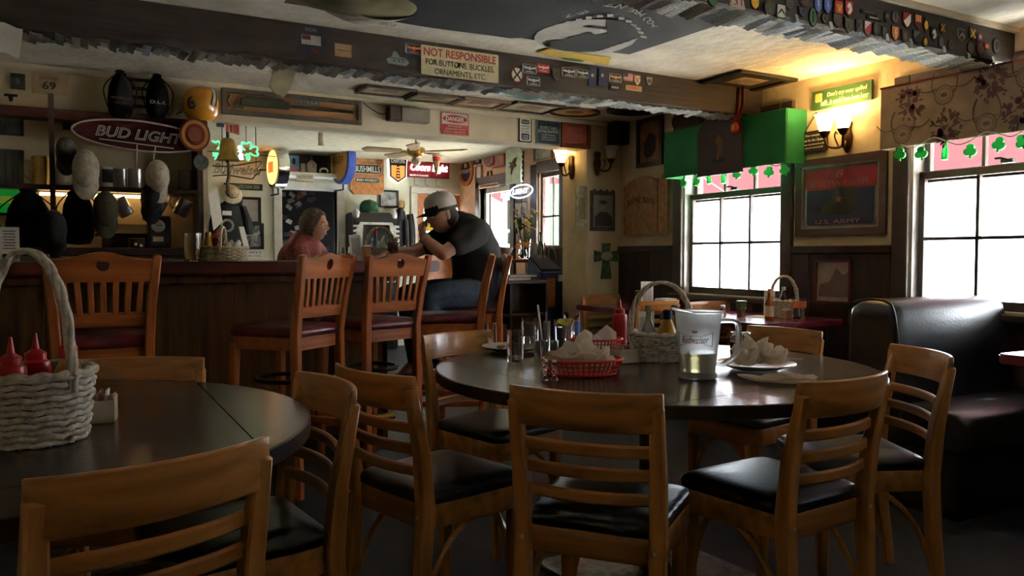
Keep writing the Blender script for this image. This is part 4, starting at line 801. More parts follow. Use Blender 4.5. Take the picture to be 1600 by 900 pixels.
ceilpic('round_ceiling_sign', 'round orange sign on the ceiling above the blue notice', 'sign', sq(898, 173, .44, .34), DKF, mat('orange disc print', (.55, .25, .05), .5, var=.2), round_=True); ceilpic('round_ceiling_sign', 'round dark sign on the ceiling near the corner', 'sign', sq(985, 171, .40, .32), DKF, mat('dark disc print', (.10, .07, .03), .5, var=.2), round_=True)
M = pm('C', at(895, 92, 'C', ZC - .006)); L = loc2(M, 'C', ZC - .006, [(838, 82), (856, 76), (955, 90), (950, 101)]); t = thing('yellow_flag', 'yellow flag with green design beside the black flag', 'flag', mtx=M); shape('cloth', [L], .003, flat('yellow cloth', (.62, .42, .05)), t)
shape('green_design', [ell(.16, .05, 12, .0, -.005)], .001, GREEN, t, z=.0035)
P = [(1100, 128), (1148, 112), (1230, 116), (1182, 138)]; ceilpic('ceiling_picture', 'dark framed picture on the ceiling beside the window wall', 'picture', sq(1165, 125, .50, .42), mat('near black frame', (.018, .014, .010), .5), mat('dark panel', (.05, .035, .02), .6), .05)
# tags hanging under the far beam
t = thing('wooden_tag', 'cream paddle-shaped tag hanging below the far beam', 'tag', at(440, 126, 'N', 4.12)); ob('tag_board', MB().prism([(-.055, .10), (.055, .10), (.05, -.04), (.03, -.10), (-.02, -.10), (-.05, -.07)], -.004, .004, Mx.Rotation(.35, 4, 'Y') @ Mx.Rotation(PI / 2 - .5, 4, 'X')), mat('cream card', (.50, .43, .28), .7, var=.1), t); ob('nail', MB().box(0, -.02, .06, .004, .012, .02), BLACK, t)
t = thing('torn_paper', 'torn scrap of paper hanging beside the cream tag', 'paper', at(473, 116, 'N', 4.12)); ob('scrap', MB().grid(lambda u, v: ((u - .5) * .05 + .02 * math.sin(v * 7), -.01 * math.sin(v * 9), .07 - .14 * v), 3, 10), PAPER, t)
t = thing('torn_paper', 'pale scrap of paper stuck under the far beam at the left edge', 'paper', at(12, 58, 'N', 3.94)); ob('scrap', MB().grid(lambda u, v: ((u - .5) * .11 * (1 - .3 * v), .0 + .02 * v, .05 - .12 * v + .01 * math.sin(u * 5)), 5, 8), PAPER, t)
t = thing('white_card', 'white card hanging under the far beam above the round orange sign', 'card', at(918, 161, 'N', 4.08)); ob('card', MB().prism([(-.06, -.035), (.06, -.03), (.06, .035), (-.06, .03)], -.001, .001, Mx.Rotation(PI / 2 - .3, 4, 'X')), PAPER, t); ob('printed_photo', MB().prism(rect(.05, .025, .0, .012), .0012, .0016, Mx.Rotation(PI / 2 - .3, 4, 'X')), GREY, t)
t = thing('teal_paper', 'teal and white paper stuck under the far beam', 'paper', at(815, 148, 'N', 4.05)); ob('sheet', MB().grid(lambda u, v: ((u - .5) * .30, .02 * math.sin(u * 5), .03 - .05 * v + .01 * math.sin(u * 8)), 10, 3), mat('teal paper', (.30, .52, .48), .6, var=.2, scale=8), t)
# ------------------------------------------------------------------ signs on the header
GW = mat('gun plaque board', (.30, .14, .05), .5, wood='x', var=.2)
t, W, H = framed('gun_plaque', 'long framed plaque with a machine gun model lettered 1919A4', 'plaque', 'N', YH, 459, 168, 216, 39, mat('dark weathered frame', (.07, .05, .03), .6, var=.3), .03, GW, .03)
GG = mat('gun green', (.035, .045, .025), .5, .3)
ob('receiver', MB().bb(-W * .40, -W * .04, -H * .22, H * .26, .010, .035).bb(-W * .36, -W * .08, H * .20, H * .40, .01, .03), GG, t, bevel=.006)
ob('barrel_jacket', MB().tube([(-W * .05, 0, .026), (W * .46, 0, .026)], H * .10, 10), GG, t)
for i in range(14): ob('jacket_hole', MB().lathe([(H * .035, 0), (H * .035, .004)], 8, Mx.Translation((-W * .02 + i * W * .033, 0, .026 + H * .085))), BLACK, t)
ob('grip', MB().prism([(-W * .44, -H * .35), (-W * .40, H * .1), (-W * .36, H * .1), (-W * .38, -H * .35)], .01, .03), GG, t); ob('brass_fitting', MB().tube([(-W * .47, -H * .3, .02), (-W * .49, 0, .02), (-W * .47, H * .35, .02)], .008), BRONZE, t)
shape('name_plate', [rect(W * .19, H * .30, W * .10, H * .36)], .004, mat('dim plate', (.10, .11, .08), .5), t, z=.010); text(t, '1919A4', W * .10, H * .36, W * .16, H * .22, flat('stencil letters', (.30, .30, .24)), z=.016)
t = thing('wall_box', 'beige and brown rectangular box mounted on the header', 'speaker box', at(636, 180, 'N', YH - .05)); ob('box_body', MB().bb(-.06, .17, -.045, .05, -.05, .05), mat('beige metal', (.24, .21, .16), .5), t, bevel=.006); ob('brown_end', MB().bb(-.15, -.06, -.045, .05, -.05, .05), mat('brown metal', (.07, .04, .025), .5), t, bevel=.006); ob('seam', MB().bb(-.063, -.057, -.05, .0, -.052, .052), BLACK, t)
t = thing('ceiling_wire', 'thin black wire sagging along the top of the header', 'wire'); ob('wire', MB().tube(cr([at(x, y, 'N', YH - .04) for x, y in ((567, 160), (580, 170), (595, 178), (608, 176))], 5), .004, 5), BLACK, t)
t, W, H = plate('danger_sign', 'red and white DANGER sign on the header', 'sign', 'N', YH, 710.5, 194, 43, 35, mat('danger white', (.62, .55, .45), .4), .004, 'rr')
DR_ = flat('danger red', (.30, .02, .02)); shape('red_border', [rrect(W, H, .01), rrect(W * .95, H * .94, .008)], .001, DR_, t, z=.0062); shape('red_oval', [ell(W * .88, H * .34, 24, 0, H * .22)], .001, DR_, t, z=.0062); shape('red_field', [rect(W * .94, H * .42, 0, -H * .24)], .001, DR_, t, z=.0062)
text(t, 'DANGER', 0, H * .22, W * .66, H * .20, WHITE, z=.0078, bold=.02)
for i, s in enumerate(('MEN DRINKING', 'APPROACH WITH CAUTION', 'ENTER AT YOUR OWN RISK')): text(t, s, 0, -H * (.11 + .125 * i), W * (.5, .74, .78)[i], H * .075, flat('pale letters', (.6, .5, .42)), z=.0078)
t, W, H = plate('notice_plate', 'narrow black and white PLEASE notice on the header', 'sign', 'N', YH, 820, 203, 20, 39, INK, .006, 'rr'); shape('white_field', [rrect(W * .84, H * .9, .012)], .001, WHITE, t, z=.0082); shape('black_band', [rrect(W * .62, H * .17, .01, 3, 0, H * .31)], .001, INK, t, z=.0093); shape('black_band', [rrect(W * .62, H * .26, .01, 3, 0, -H * .28)], .001, INK, t, z=.0093)
text(t, 'PLEASE', 0, H * .31, W * .5, H * .10, WHITE, z=.0105)
for i, s in enumerate(('NO SMOKING', 'NO LITTER', 'NO LOITERING')): text(t, s, 0, H * (.14 - .11 * i), W * .62, H * .075, INK, z=.0095)
text(t, 'GOOD', 0, -H * .24, W * .44, H * .08, WHITE, z=.0105); text(t, 'FOOD', 0, -H * .34, W * .44, H * .08, WHITE, z=.0105)
t, W, H = plate('blue_notice', 'dark blue RESPECTABLE ESTABLISHMENT notice on the header', 'sign', 'N', YH, 856, 206, 37, 40, mat('notice edge', (.30, .30, .26), .5), .01); shape('blue_field', [rect(W * .94, H * .95)], .001, flat('notice blue', (.015, .035, .06)), t, z=.0122); NY = flat('notice letters', (.50, .52, .40))
text(t, 'RESPECTABLE', 0, H * .14, W * .72, H * .12, NY, z=.0135); text(t, 'ESTABLISHMENT', 0, H * .0, W * .86, H * .11, NY, z=.0135)
for i in range(3): text(t, ('YOU MUST BE PROPERLY', 'ATTIRED AT ALL TIMES', 'MANAGEMENT'), 0, 0, .1, .1, NY) if False else text(t, ('YOU MUST BE PROPERLY', 'ATTIRED AT ALL TIMES', 'THE MANAGEMENT')[i], 0, -H * (.14 + .09 * i), W * .6, H * .045, NY, z=.0135)
t, W, H = framed('wood_framed_notice', 'orange-red notice in a wide wooden frame at the right end of the header', 'sign', 'N', YH, 898.5, 211, 45, 43, mat('orange brown frame', (.22, .075, .025), .4, wood='z'), .03, mat('faded red panel', (.34, .07, .04), .5, var=.15))
for i, s in enumerate(('ATTENTION', 'NO GUNS', 'NO KNIVES')): text(t, s, 0, H * (.28 - .28 * i), W * .6, H * .13, flat('faded pink', (.5, .2, .14)), z=.0095)
# ------------------------------------------------------------------ back bar on the left
sh = thing('back_bar_shelf', 'dark wooden shelf of mugs behind the bar', 'shelf', (0, YH, 0)); DW_ = mat('dark shelf wood', (.045, .018, .012), .45, wood='x', var=.25)
ob('shelf_board', MB().bb(-1.3, .735, -.26, 0, 1.535, 1.565), DW_, sh, bevel=.004); ob('end_upright', MB().bb(.70, .735, -.26, 0, 1.15, 2.0), DW_, sh, bevel=.004)
xp = at(81, 230, 'N', YH - .27).x; ob('upright_post', MB().bb(xp - .014, xp + .014, -.285, -.255, 1.15, 2.085), DW_, sh)
ob('ledge_board', MB().bb(-1.3, .735, -.30, 0, 1.15, 1.20), DW_, sh, bevel=.004); ob('back_splash', MB().bb(-1.3, .70, -.02, -.002, 1.20, 1.535), mat('cream splash board', (.48, .37, .22), .5, var=.1), sh)
tag(ob('wall_board', MB().bb(-2.2, .79, YH - .10, YH, 1.965, 2.03), mat('red brown board', (.085, .022, .012), .5, wood='x', var=.2), bevel=.006), 'red-brown board running along the wall above the beer neon', 'board')
lm = thing('shelf_lamp', 'warm lamp strip under the mug shelf', 'lamp', (.17, YH - .10, 1.52)); ob('tube', MB().tube([(-.33, 0, 0), (.33, 0, 0)], .009), mat('warm tube', (1, .8, .5), .4, var=0, emit=(1, .62, .25), es=6), lm); ob('housing', MB().bb(-.36, .36, -.03, .02, .010, .016), BLACK, lm)
gl = thing('green_screen', 'small glowing green screen at the left edge below the shelf', 'screen', at(6, 312, 'N', YH - .15)); ob('case', MB().bb(-.11, .09, 0, .05, -.09, .09), BLACK, gl, bevel=.008); ob('lit_panel', MB().bb(-.10, .08, -.004, 0, -.075, .075), mat('green glow', (.0, .2, .02), .4, var=0, emit=(.02, .55, .06), es=.12), gl); ob('lit_stripe', MB().bb(-.10, .08, -.006, -.003, -.02, .02), mat('yellow glow', (.2, .2, 0), .4, var=0, emit=(.4, .6, .05), es=.12), gl)
def at_shelf(x, z=1.565, y=YH - .14): return V((at(x, 280, 'N', y).x, y, z))
def mug(label, x, r, h, m, z=1.565, handle=1, name='mug', tilt=None, loc=None):
    t = thing(name, label, 'mug', loc or at_shelf(x, z), 0, 'mugs behind the bar')
    ob('body', MB().lathe([(r * .92, 0), (r, .006), (r, h - .002), (r * .94, h), (r * .9, h - .004), (r * .88, .008), (.001, .006)], 18), m, t)
    if handle: ob('handle', MB().tube(cr([(handle * r * .95, 0, h * .85), (handle * r * 1.6, 0, h * .78), (handle * r * 1.7, 0, h * .4), (handle * r * .95, 0, h * .18)], 5), r * .12, 7), m, t)
    if tilt: t.rotation_euler = tilt
    return t
CM = mat('cream ceramic', (.38, .31, .20), .3); WM = mat('white ceramic', (.50, .48, .42), .25)
mug('cream mug on the shelf left of the hanging white cap', 98, .05, .12, CM); mug('white mug on the shelf between the two white caps', 163, .052, .13, WM, handle=-1); D.objects['mug.001'].rotation_euler = (0, 0, .3)
ob('dark_print', MB().bb(-.03, .03, -.056, -.050, .03, .11), INK, D.objects['mug.001'])
mug('first steel tankard on the shelf beside the white mug', 187, .043, .12, STEEL); mug('second steel tankard on the shelf left of the sagging white cap', 212, .043, .125, STEEL); mug('glass tankard at the right end of the shelf', 292, .05, .13, DGLASS, handle=1)
mug('brass stein standing on the shelf right of the post', 66, .055, .17, BRASS, handle=-1)
mug('glass jar mug on the shelf beside the brass stein', 41, .05, .13, DGLASS, handle=1)
for i, (x, lb) in enumerate(((4, 'first tall dark glass at the left end of the shelf'), (17, 'second tall dark glass at the left end of the shelf'), (28, 'third tall dark glass at the left end of the shelf'))): tag(ob('tall_glass', MB().lathe([(.026, 0), (.03, .004), (.035, .2), (.033, .2), (.027, .008), (.001, .008)], 14), mat('smoked glass', (.35, .38, .42), .05, var=0, trans=.85), loc=at_shelf(x)), lb, 'glass', 'tall dark glasses')
for i, (x, y, a, lb) in enumerate(((200, 322, -.55, 'left steel mug hanging below the shelf'), (239, 322, .5, 'middle steel mug hanging below the shelf'), (279, 322, .45, 'right steel mug hanging below the shelf'))):
    t = mug(lb, x, .044, .11, STEEL, tilt=(0, PI + a, 0) if False else (.15, a, 0), loc=at(x, y + 14, 'N', YH - .2), handle=-1 if a < 0 else -1)
    ob('hook', MB().tube([(-.06, 0, .06), (-.05, 0, .17)], .003, 5), STEEL, t, rot=(0, -a, 0))
def cap(label, p, crown, bill, rz=0, rx=0, s=1.0, mesh=None, cat='cap', group='baseball caps'):
    t = thing('baseball_cap', label, cat, p, 0, group); t.rotation_euler = (rx, 0, rz)
    prof = [(.092, 0), (.094, .02), (.092, .06), (.080, .09), (.055, .112), (.025, .121), (.002, .123)]
    ob('crown', MB().lathe([(r * s, z * s) for r, z in prof], 20, cap=False, sy=1.12), crown, t, smooth=60)
    n = 12; top, bot = [], []
    rg = []
    for i in range(n + 1):
        a = -1.15 + 2.3 * i / n; c_, s_ = math.sin(a), math.cos(a)
        i_ = (.093 * c_ * s, .100 * s_ * s, .004 * s); o_ = (.098 * c_ * s, (.100 * s_ + .072 * max(0, s_) ** .6) * s, (.002 - .014 * abs(c_)) * s - .008 * s)
        rg.append([i_, o_, (o_[0], o_[1], o_[2] - .004), (i_[0], i_[1], i_[2] - .004)])
    ob('bill', MB().rings(rg), bill, t, smooth=50); ob('button', MB().sph((0, 0, .123 * s), .008 * s), crown, t)
    if group == 'baseball caps': t.scale = (.72, 1, 1)
    if mesh: ob('front_panel', MB().grid(lambda u, v: (.0955 * s * math.sin((u - .5) * 2.6) * math.cos(v * 1.1), .107 * s * math.cos((u - .5) * 2.6) * math.cos(v * 1.1) , .004 * s + .117 * s * math.sin(v * 1.25)), 10, 6), mesh, t, smooth=60)
    return t
WC = mat('dirty white cap cloth', (.46, .40, .31), .85, var=.15, scale=30); BC = mat('black cap cloth', (.010, .010, .011), .85); OC = mat('olive cap cloth', (.055, .05, .03), .85)
cap('white baseball cap hanging in front of the mug shelf, left one', at(134, 268, 'N', YH - .33), WC, WC, PI, -1.15, 1.05); cap('white baseball cap drooping at the right of the mug shelf', at(244, 280, 'N', YH - .33), WC, WC, PI + .2, -1.1, .95)
cap('grey cap hanging beside the left white cap', at(103, 240, 'N', YH - .28), mat('grey cap', (.07, .065, .06), .85), mat('grey cap', (.07, .065, .06), .85), PI, -1.2, .8)
cap('olive cap hanging under the shelf left of the steel mugs', at(165, 330, 'N', YH - .33), OC, OC, PI, -1.2, 1.0)
cap('black cap hanging lowest below the shelf', at(84, 362, 'N', YH - .34), BC, BC, PI, -1.0, 1.0); cap('dark cap hanging under the right white cap', at(236, 312, 'N', YH - .29), BC, BC, PI, -1.3, .9)
BAG = mat('black nylon', (.006, .006, .007), .95, spec=.15, var=.2, bump=.2, bscale=30)
def sack(label, x, y, w, h, Y, cords=True, words=()):
    M, W, H = on('N', Y, x, y, w, h); t = thing('drawstring_bag', label, 'bag', mtx=M, group='black drawstring bags')
    ob('bag', MB().lathe([(.001, -H / 2), (W * .36, -H * .48), (W * .48, -H * .36), (W * .5, -H * .1), (W * .44, H * .15), (W * .30, H * .32), (W * .16, H * .40), (W * .20, H * .47), (W * .10, H * .5), (.001, H * .49)], 18, Mx.Diagonal((1, 1, .5, 1)) @ Mx.Rotation(-PI / 2, 4, 'X')), BAG, t, smooth=70)
    for s in (-1, 1): ob('cord', MB().tube(cr([(s * W * .12, H * .42, .01), (s * W * .62, H * .12, .02), (s * W * .55, -H * .2, .02), (s * W * .35, -H * .4, .02)], 5), .004, 5), BAG, t)
    for s_, yy, ww, hh, mm in words: text(t, s_, 0, H * yy, W * ww, H * hh, mm, z=W * .26)
    return t
sack('black drawstring bag with small gold lettering, left of two', 188, 147, 40, 76, YH - .13, words=(('VETERANS', -.10, .8, .045, flat('dull gold', (.16, .09, .03))), ('ON TAP', -.20, .5, .035, flat('dull grey', (.08, .08, .07)))))
sack('black drawstring bag with white letters, right of two', 246, 150, 37, 70, YH - .13, words=(('D.L.I.', -.16, .66, .07, flat('off white', (.30, .30, .29))),))
sack('large black bag hanging below the shelf at the left', 45, 342, 74, 100, YH - .24); sack('black bag hanging below the shelf left of the olive cap', 122, 335, 52, 96, YH - .24)
t = thing('slatted_rack', 'dark slatted rack between the two black bags', 'rack', at(218, 155, 'N', YH - .06))
for i in range(5): ob('rack_bar', MB().box(0, 0, .12 - i * .055, .16, .02, .018), mat('dark rack', (.03, .024, .02), .6), t)
for s in (-1, 1): ob('rack_side', MB().box(s * .08, 0, .01, .014, .02, .28), mat('dark rack', (.03, .024, .02), .6), t)
t, W, H = plate('black_plaque', 'small black plaque with an animal head at the upper left', 'plaque', 'N', YH, 28, 128, 23, 24, INK, .02); shape('animal_face', [ell(W * .3, H * .45, 12)], .001, flat('dim face', (.10, .09, .07)), t, z=.0225); shape('animal_ear', [[(-W * .14, H * .15), (-W * .1, H * .3), (-W * .03, H * .18)]], .001, flat('dim face', (.10, .09, .07)), t, z=.0225)
t, W, H = plate('name_card', 'small dark name strip below the black plaque', 'card', 'N', YH, 17, 149, 21, 4, INK, .004); t, W, H = plate('wall_badge', 'small dark badge below the name strip', 'badge', 'N', YH, 17, 155, 8, 9, INK, .004, 'sh1')
t, W, H = plate('number_card', 'cream card lettered RUNNERS 69', 'sign', 'N', YH, 79, 131, 58, 34, mat('yellowed card', (.42, .29, .15), .7, var=.12), .004); text(t, 'RUNNERS', -W * .04, H * .24, W * .5, H * .15, flat('brown letters', (.10, .06, .03)), z=.007); text(t, '69', -W * .04, -H * .10, W * .36, H * .36, INK, z=.007, bold=.02)
t, W, H = framed('dark_landscape', 'dark green picture under the board at the left edge', 'picture', 'N', YH - .02, 18, 197, 38, 30, DBROWN, .012, mat('dark green canvas', (.05, .06, .04), .6, var=.4, scale=20))
t, W, H = framed('small_picture', 'small tan picture left of the beer neon', 'picture', 'N', YH - .02, 118, 195, 40, 18, DBROWN, .012, mat('tan canvas', (.22, .17, .09), .6, var=.3, scale=20))
# helmet, round sign, oval neon
hp = at(314, 163, 'N', YH - .14); h_ = thing('football_helmet', 'yellow football helmet with white and black stripes above the bar', 'helmet', hp); h_.rotation_euler = (0, 0, .35); HY = mat('helmet yellow', (.52, .22, .015), .25, coat=.5)
ob('shell', MB().lathe([(.02, -.105), (.075, -.10), (.098, -.06), (.106, 0), (.10, .05), (.08, .085), (.045, .107), (.002, .114)], 24, sy=1.15), HY, h_, smooth=60)
for w_, m_, o_ in ((.034, mat('helmet green', (.01, .02, .012), .3), .0015), (.018, mat('helmet white', (.6, .58, .52), .3), .003)): ob('stripe', MB().sweep([(.02, (.123 + o_) * math.cos(a), (.116 + o_) * math.sin(a)) for a in [-.7 + 4.0 * i / 18 for i in range(19)]], (w_, .003)), m_, h_, rot=(0, .25, 0))
shape('ear_emblem', [ell(.06, .08, 18), ell(.035, .05, 18)], .003, mat('helmet green', (.01, .02, .012), .3), h_, mtx=Mx.Translation((-.088, -.055, -.01)) @ Mx.Rotation(-1.0, 4, 'Z') @ Mx.Rotation(PI / 2, 4, 'X')); ob('ear_hole', MB().sph((-.09, -.065, -.01), .014), BLACK, h_)
ob('face_guard', MB().tube(cr([(.09, .05, -.05), (.11, .14, -.06), (0, .19, -.06), (-.09, .14, -.06), (-.09, .06, -.05)], 5), .006), mat('face guard grey', (.3, .3, .28), .4), h_)
t, W, H = plate('round_team_sign', 'round dark red and gold sign behind the right end of the beer neon', 'sign', 'N', YH - .24, 304, 211, 48, 52, mat('dark red enamel', (.12, .012, .010), .35), .02, 'ell'); shape('gold_ring', [ell(W * .86, H * .86, 28), ell(W * .66, H * .66, 28)], .002, flat('dull gold ring', (.36, .16, .03)), t, z=.0225); shape('emblem', [ell(W * .44, H * .44, 20)], .002, flat('emblem red brown', (.20, .05, .02)), t, z=.0225)
M, W, H = on('N', YH - .22, 219, 213, 206, 46); nb = thing('beer_neon', 'large unlit oval beer neon lettered BUD LIGHT above the mug shelf', 'neon sign', mtx=M); nb.rotation_euler.rotate_axis('Z', -.05)
shape('backing', [ell(W * .96, H * .94, 36)], .006, mat('dark red acrylic', (.05, .010, .010), .2), nb, z=-.012); TUB = mat('unlit neon tube', (.42, .40, .36), .3, var=.05)
ob('oval_tube', MB().tube([(W / 2 * math.cos(2 * PI * i / 40), H / 2 * math.sin(2 * PI * i / 40), .01) for i in range(40)], .0055, 7, closed=True), TUB, nb)
text(nb, 'BUD LIGHT', W * .0, H * .04, W * .66, H * .36, TUB, z=.012, neon=.022, shear=.25, name='tube_lettering'); shape('underline', [[(-W * .3, -H * .22), (W * .26, -H * .28), (W * .26, -H * .31), (-W * .3, -H * .25)]], .004, TUB, nb, z=.004); ob('hanging_chain', MB().tube([(W * .12, -H * .3, .0), (W * .10, -H * 1.1, .0)], .003, 5).tube([(-W * .02, -H * .3, .0), (-W * .02, -H * 1.1, .0)], .003, 5), STEEL, nb)
# ledge items
for x, y, lb in ((52, 371, 'brown dice box on the ledge at the left'), (212, 373, 'brown dice box on the ledge beside the round dial')):
    t = thing('dice_box', lb, 'box', at_shelf(x, 1.20, YH - .2) , 0, 'brown dice boxes'); ob('box', MB().box(0, 0, .03, .085, .06, .06), mat('red brown box', (.10, .035, .015), .5), t, bevel=.004); ob('die', MB().box(-.01, -.036, .022, .018, .014, .018), WM, t, bevel=.003); ob('die', MB().box(.02, -.036, .014, .018, .014, .018), WM, t, bevel=.003)
t = thing('dial_gauge', 'round dial on a black box behind the bar', 'dial', at_shelf(245, 1.20, YH - .2)); ob('case', MB().bb(-.055, .075, -.02, .1, 0, .20), BLACK, t, bevel=.01); ob('dial', MB().lathe([(.001, 0), (.036, 0), (.04, .006), (.034, .010), (.001, .008)], 22, Mx.Translation((0, -.02, .135)) @ Mx.Rotation(PI / 2, 4, 'X')), mat('dial face', (.34, .33, .27), .3), t); ob('needle', MB().box(.005, -.032, .14, .04, .002, .004), INK, t); ob('plate', MB().box(0, -.022, .055, .06, .004, .03), TAN, t)
t = thing('cash_register', 'low black register behind the bar', 'register', at_shelf(200, 1.20, YH - .1)); ob('lid', MB().add([(-.19, -.05, .09), (.17, -.05, .09), (.17, .07, .15), (-.12, .07, .15), (-.19, -.05, .07), (.17, -.05, .07), (.17, .07, .07), (-.12, .07, .07)], [(0, 1, 2, 3), (4, 5, 6, 7), (0, 1, 5, 4), (1, 2, 6, 5), (2, 3, 7, 6), (3, 0, 4, 7)]), BLACK, t); ob('body', MB().bb(-.15, .15, -.03, .06, 0, .07), mat('register side', (.03, .02, .015), .5), t)
t, W, H = plate('speaker_disc', 'round grey medallion on dark board at the end of the mug shelf', 'medallion', 'N', YH - .265, 314, 254, 24, 24, mat('grey medal', (.085, .09, .085), .6, var=.3, scale=60), .008, 'ell')
# brass tap-like fitting below shelf
t = thing('brass_tap', 'small brass tap lying below the middle steel mug', 'tap', at(236, 343, 'N', YH - .12)); ob('spout', MB().tube(cr([(-.05, 0, 0), (-.02, 0, .015), (.03, 0, .02), (.06, 0, .04)], 4), .009), BRASS, t); ob('lever', MB().tube([(0, 0, .015), (.01, 0, .05)], .006), BRASS, t)
# ------------------------------------------------------------------ opening between bar and far room
NEONG = mat('lit green neon', (.2, .9, .5), .3, var=0, emit=(.06, .85, .25), es=1.2); NEONW = mat('lit white neon', (.9, .9, 1), .3, var=0, emit=(.9, .85, 1.0), es=1.6); NEONB = mat('lit blue neon', (.6, .8, 1), .3, var=0, emit=(.35, .65, 1.0), es=3.0); NEONR = mat('lit red neon', (1, .3, .3), .3, var=0, emit=(1, .10, .10), es=3)
DTUB = mat('dark neon tube', (.05, .03, .025), .35)
YN = 6.1
def npath(t, M, k, c, L, f, m, r=.006, name='neon_tube', closed=False, z=0):
    P = loc2(M, k, c, [f(p) for p in L]); ob(name, MB().tube(cr([(x, y, z) for x, y in P], 4, closed), r, 6, closed=closed), m, t)
g10 = lambda p: (320 + p[0] / 10, 200 + p[1] / 10)
M = pm('N', at(368, 234, 'N', YN)); t = thing('shamrock_neon', 'lit green shamrock neon hanging in the opening beside the bell', 'neon sign', mtx=M)
npath(t, M, 'N', YN, [(630, 350), (600, 320), (572, 270), (585, 225), (630, 235), (655, 245), (690, 222), (722, 245), (722, 300), (705, 330), (750, 295), (800, 295), (826, 335), (806, 372), (836, 410), (800, 436), (745, 418), (700, 388)], g10, NEONG)
npath(t, M, 'N', YN, [(625, 430), (655, 405), (690, 420), (700, 470), (675, 505), (655, 480), (665, 440)], g10, NEONG)
npath(t, M, 'N', YN, [(115, 200), (165, 222), (205, 208), (238, 240), (228, 290), (195, 328), (235, 310)], g10, NEONG); npath(t, M, 'N', YN, [(135, 380), (140, 435), (170, 392), (205, 405), (175, 440), (185, 485), (150, 480)], g10, NEONG)
npath(t, M, 'N', YN, [(575, 300), (530, 285), (525, 320), (570, 340), (565, 372), (520, 360)], g10, NEONW); npath(t, M, 'N', YN, [(600, 412), (545, 412), (545, 480), (605, 482)], g10, NEONW); npath(t, M, 'N', YN, [(545, 446), (598, 446)], g10, NEONW); npath(t, M, 'N', YN, [(255, 465), (330, 474), (420, 478), (530, 480)], g10, NEONW, .004)
ob('support_wire', MB().tube([(-.06, .04, -.02), (-.06, .35, -.02)], .003, 5).tube([(.08, .05, -.02), (.08, .35, -.02)], .003, 5).tube([(-.2, -.02, -.02), (.3, -.03, -.02)], .003, 5), BLACK, t)
M = pm('N', at(375, 265, 'N', YN)); t = thing('dark_neon', 'unlit script beer neon in a bow-tie outline below the shamrock neon', 'neon sign', mtx=M)
npath(t, M, 'N', YN, [(120, 590), (330, 600), (560, 575), (880, 525), (820, 650), (960, 655)], g10, DTUB, .005); npath(t, M, 'N', YN, [(125, 750), (350, 735), (560, 770), (740, 795), (790, 740), (870, 680), (790, 745)], g10, DTUB, .005)
ob('support_wire', MB().tube([(-.12, .02, -.02), (-.12, .56, -.02)], .003, 5).tube([(.12, .02, -.02), (.12, .56, -.02)], .003, 5), BLACK, t)
text(t, 'Budweiser', -.01, .0, .36, .075, DTUB, z=.01, neon=.025, shear=.35, name='tube_lettering')
bl = thing('brass_bell', 'brass ship bell with rope hanging in front of the shamrock neon', 'bell', at(356, 232, 'N', 5.9)); ob('bell', MB().lathe([(.085, -.085), (.078, -.075), (.062, -.04), (.056, .02), (.048, .055), (.03, .072), (.001, .076)], 22), BRASS, bl, smooth=50); ob('hanger', MB().tube([(0, 0, .07), (0, 0, .55)], .012, 8), BRONZE, bl); ob('clapper', MB().sph((0, 0, -.09), .018), BRONZE, bl); ob('rope', MB().tube(cr([(0, 0, -.09), (.006, 0, -.18), (-.006, 0, -.26), (.01, 0, -.34)], 5), .012, 7), mat('rope', (.20, .15, .09), .9, bump=.5, bscale=90), bl)
t = thing('small_flag', 'small striped flag on a stick under the gun plaque', 'flag', at(362, 193, 'N', 5.75)); ob('cloth', MB().grid(lambda u, v: ((u - .5) * .10, .01 * math.sin(u * 6), .04 - .09 * v - .03 * u), 8, 6), mat('flag cream', (.55, .48, .42), .8), t)
for i in range(4): ob('stripe', MB().grid(lambda u, v: (-.035 + i * .024 + v * .012, -.004 + .01 * math.sin((.15 + i * .24 + v * .1) * 6), .035 - .085 * u - .03 * (.15 + i * .24)), 4, 1), RED, t)
ob('canton', MB().bb(-.10, -.05, -.004, .004, -.03, .04), NAVY, t); ob('stick', MB().tube([(-.12, .003, .05), (.09, .003, -.005)], .003, 5), BLACK, t)
# ------------------------------------------------------------------ far wall
t, W, H = plate('luck_sign', 'narrow dark green lettered sign above the hanging jersey', 'sign', 'N', YF - .01, 380, 292, 60, 10, flat('very dark green', (.012, .025, .014)), .02); text(t, 'GOOD LUCK DRINK BEER', 0, 0, W * .84, H * .55, flat('grey green letters', (.25, .30, .22)), z=.024)
t, W, H = framed('framed_certificate', 'framed pale certificate right of the hanging jersey', 'picture', 'N', YF, 391, 329, 33, 42, INK, .03, mat('pale certificate', (.36, .35, .32), .3, var=.1))
t, W, H = framed('framed_photograph', 'framed black and white photograph of a crowd beside the doorway', 'picture', 'N', YF, 393, 369, 38, 41, INK, .03, mat('crowd photograph', (.20, .20, .20), .25, var=.5, scale=26)); RS = random.Random(4)
for i in range(7): shape('photographed_head', [ell(.03, .038, 10, W * (-.38 + i * .125), H * (.06 + .1 * RS.random()))], .001, flat('photo pale', (.38, .38, .36)), t, z=.0095)
t, W, H = plate('name_poster', 'white lettered poster below the crowd photograph', 'poster', 'N', YF, 394, 397, 36, 12, PAPER, .004); text(t, "DUFFY'S", 0, H * .2, W * .8, H * .34, INK, z=.0065); text(t, 'FINE IRISH TAVERN', 0, -H * .25, W * .8, H * .2, INK, z=.0065)
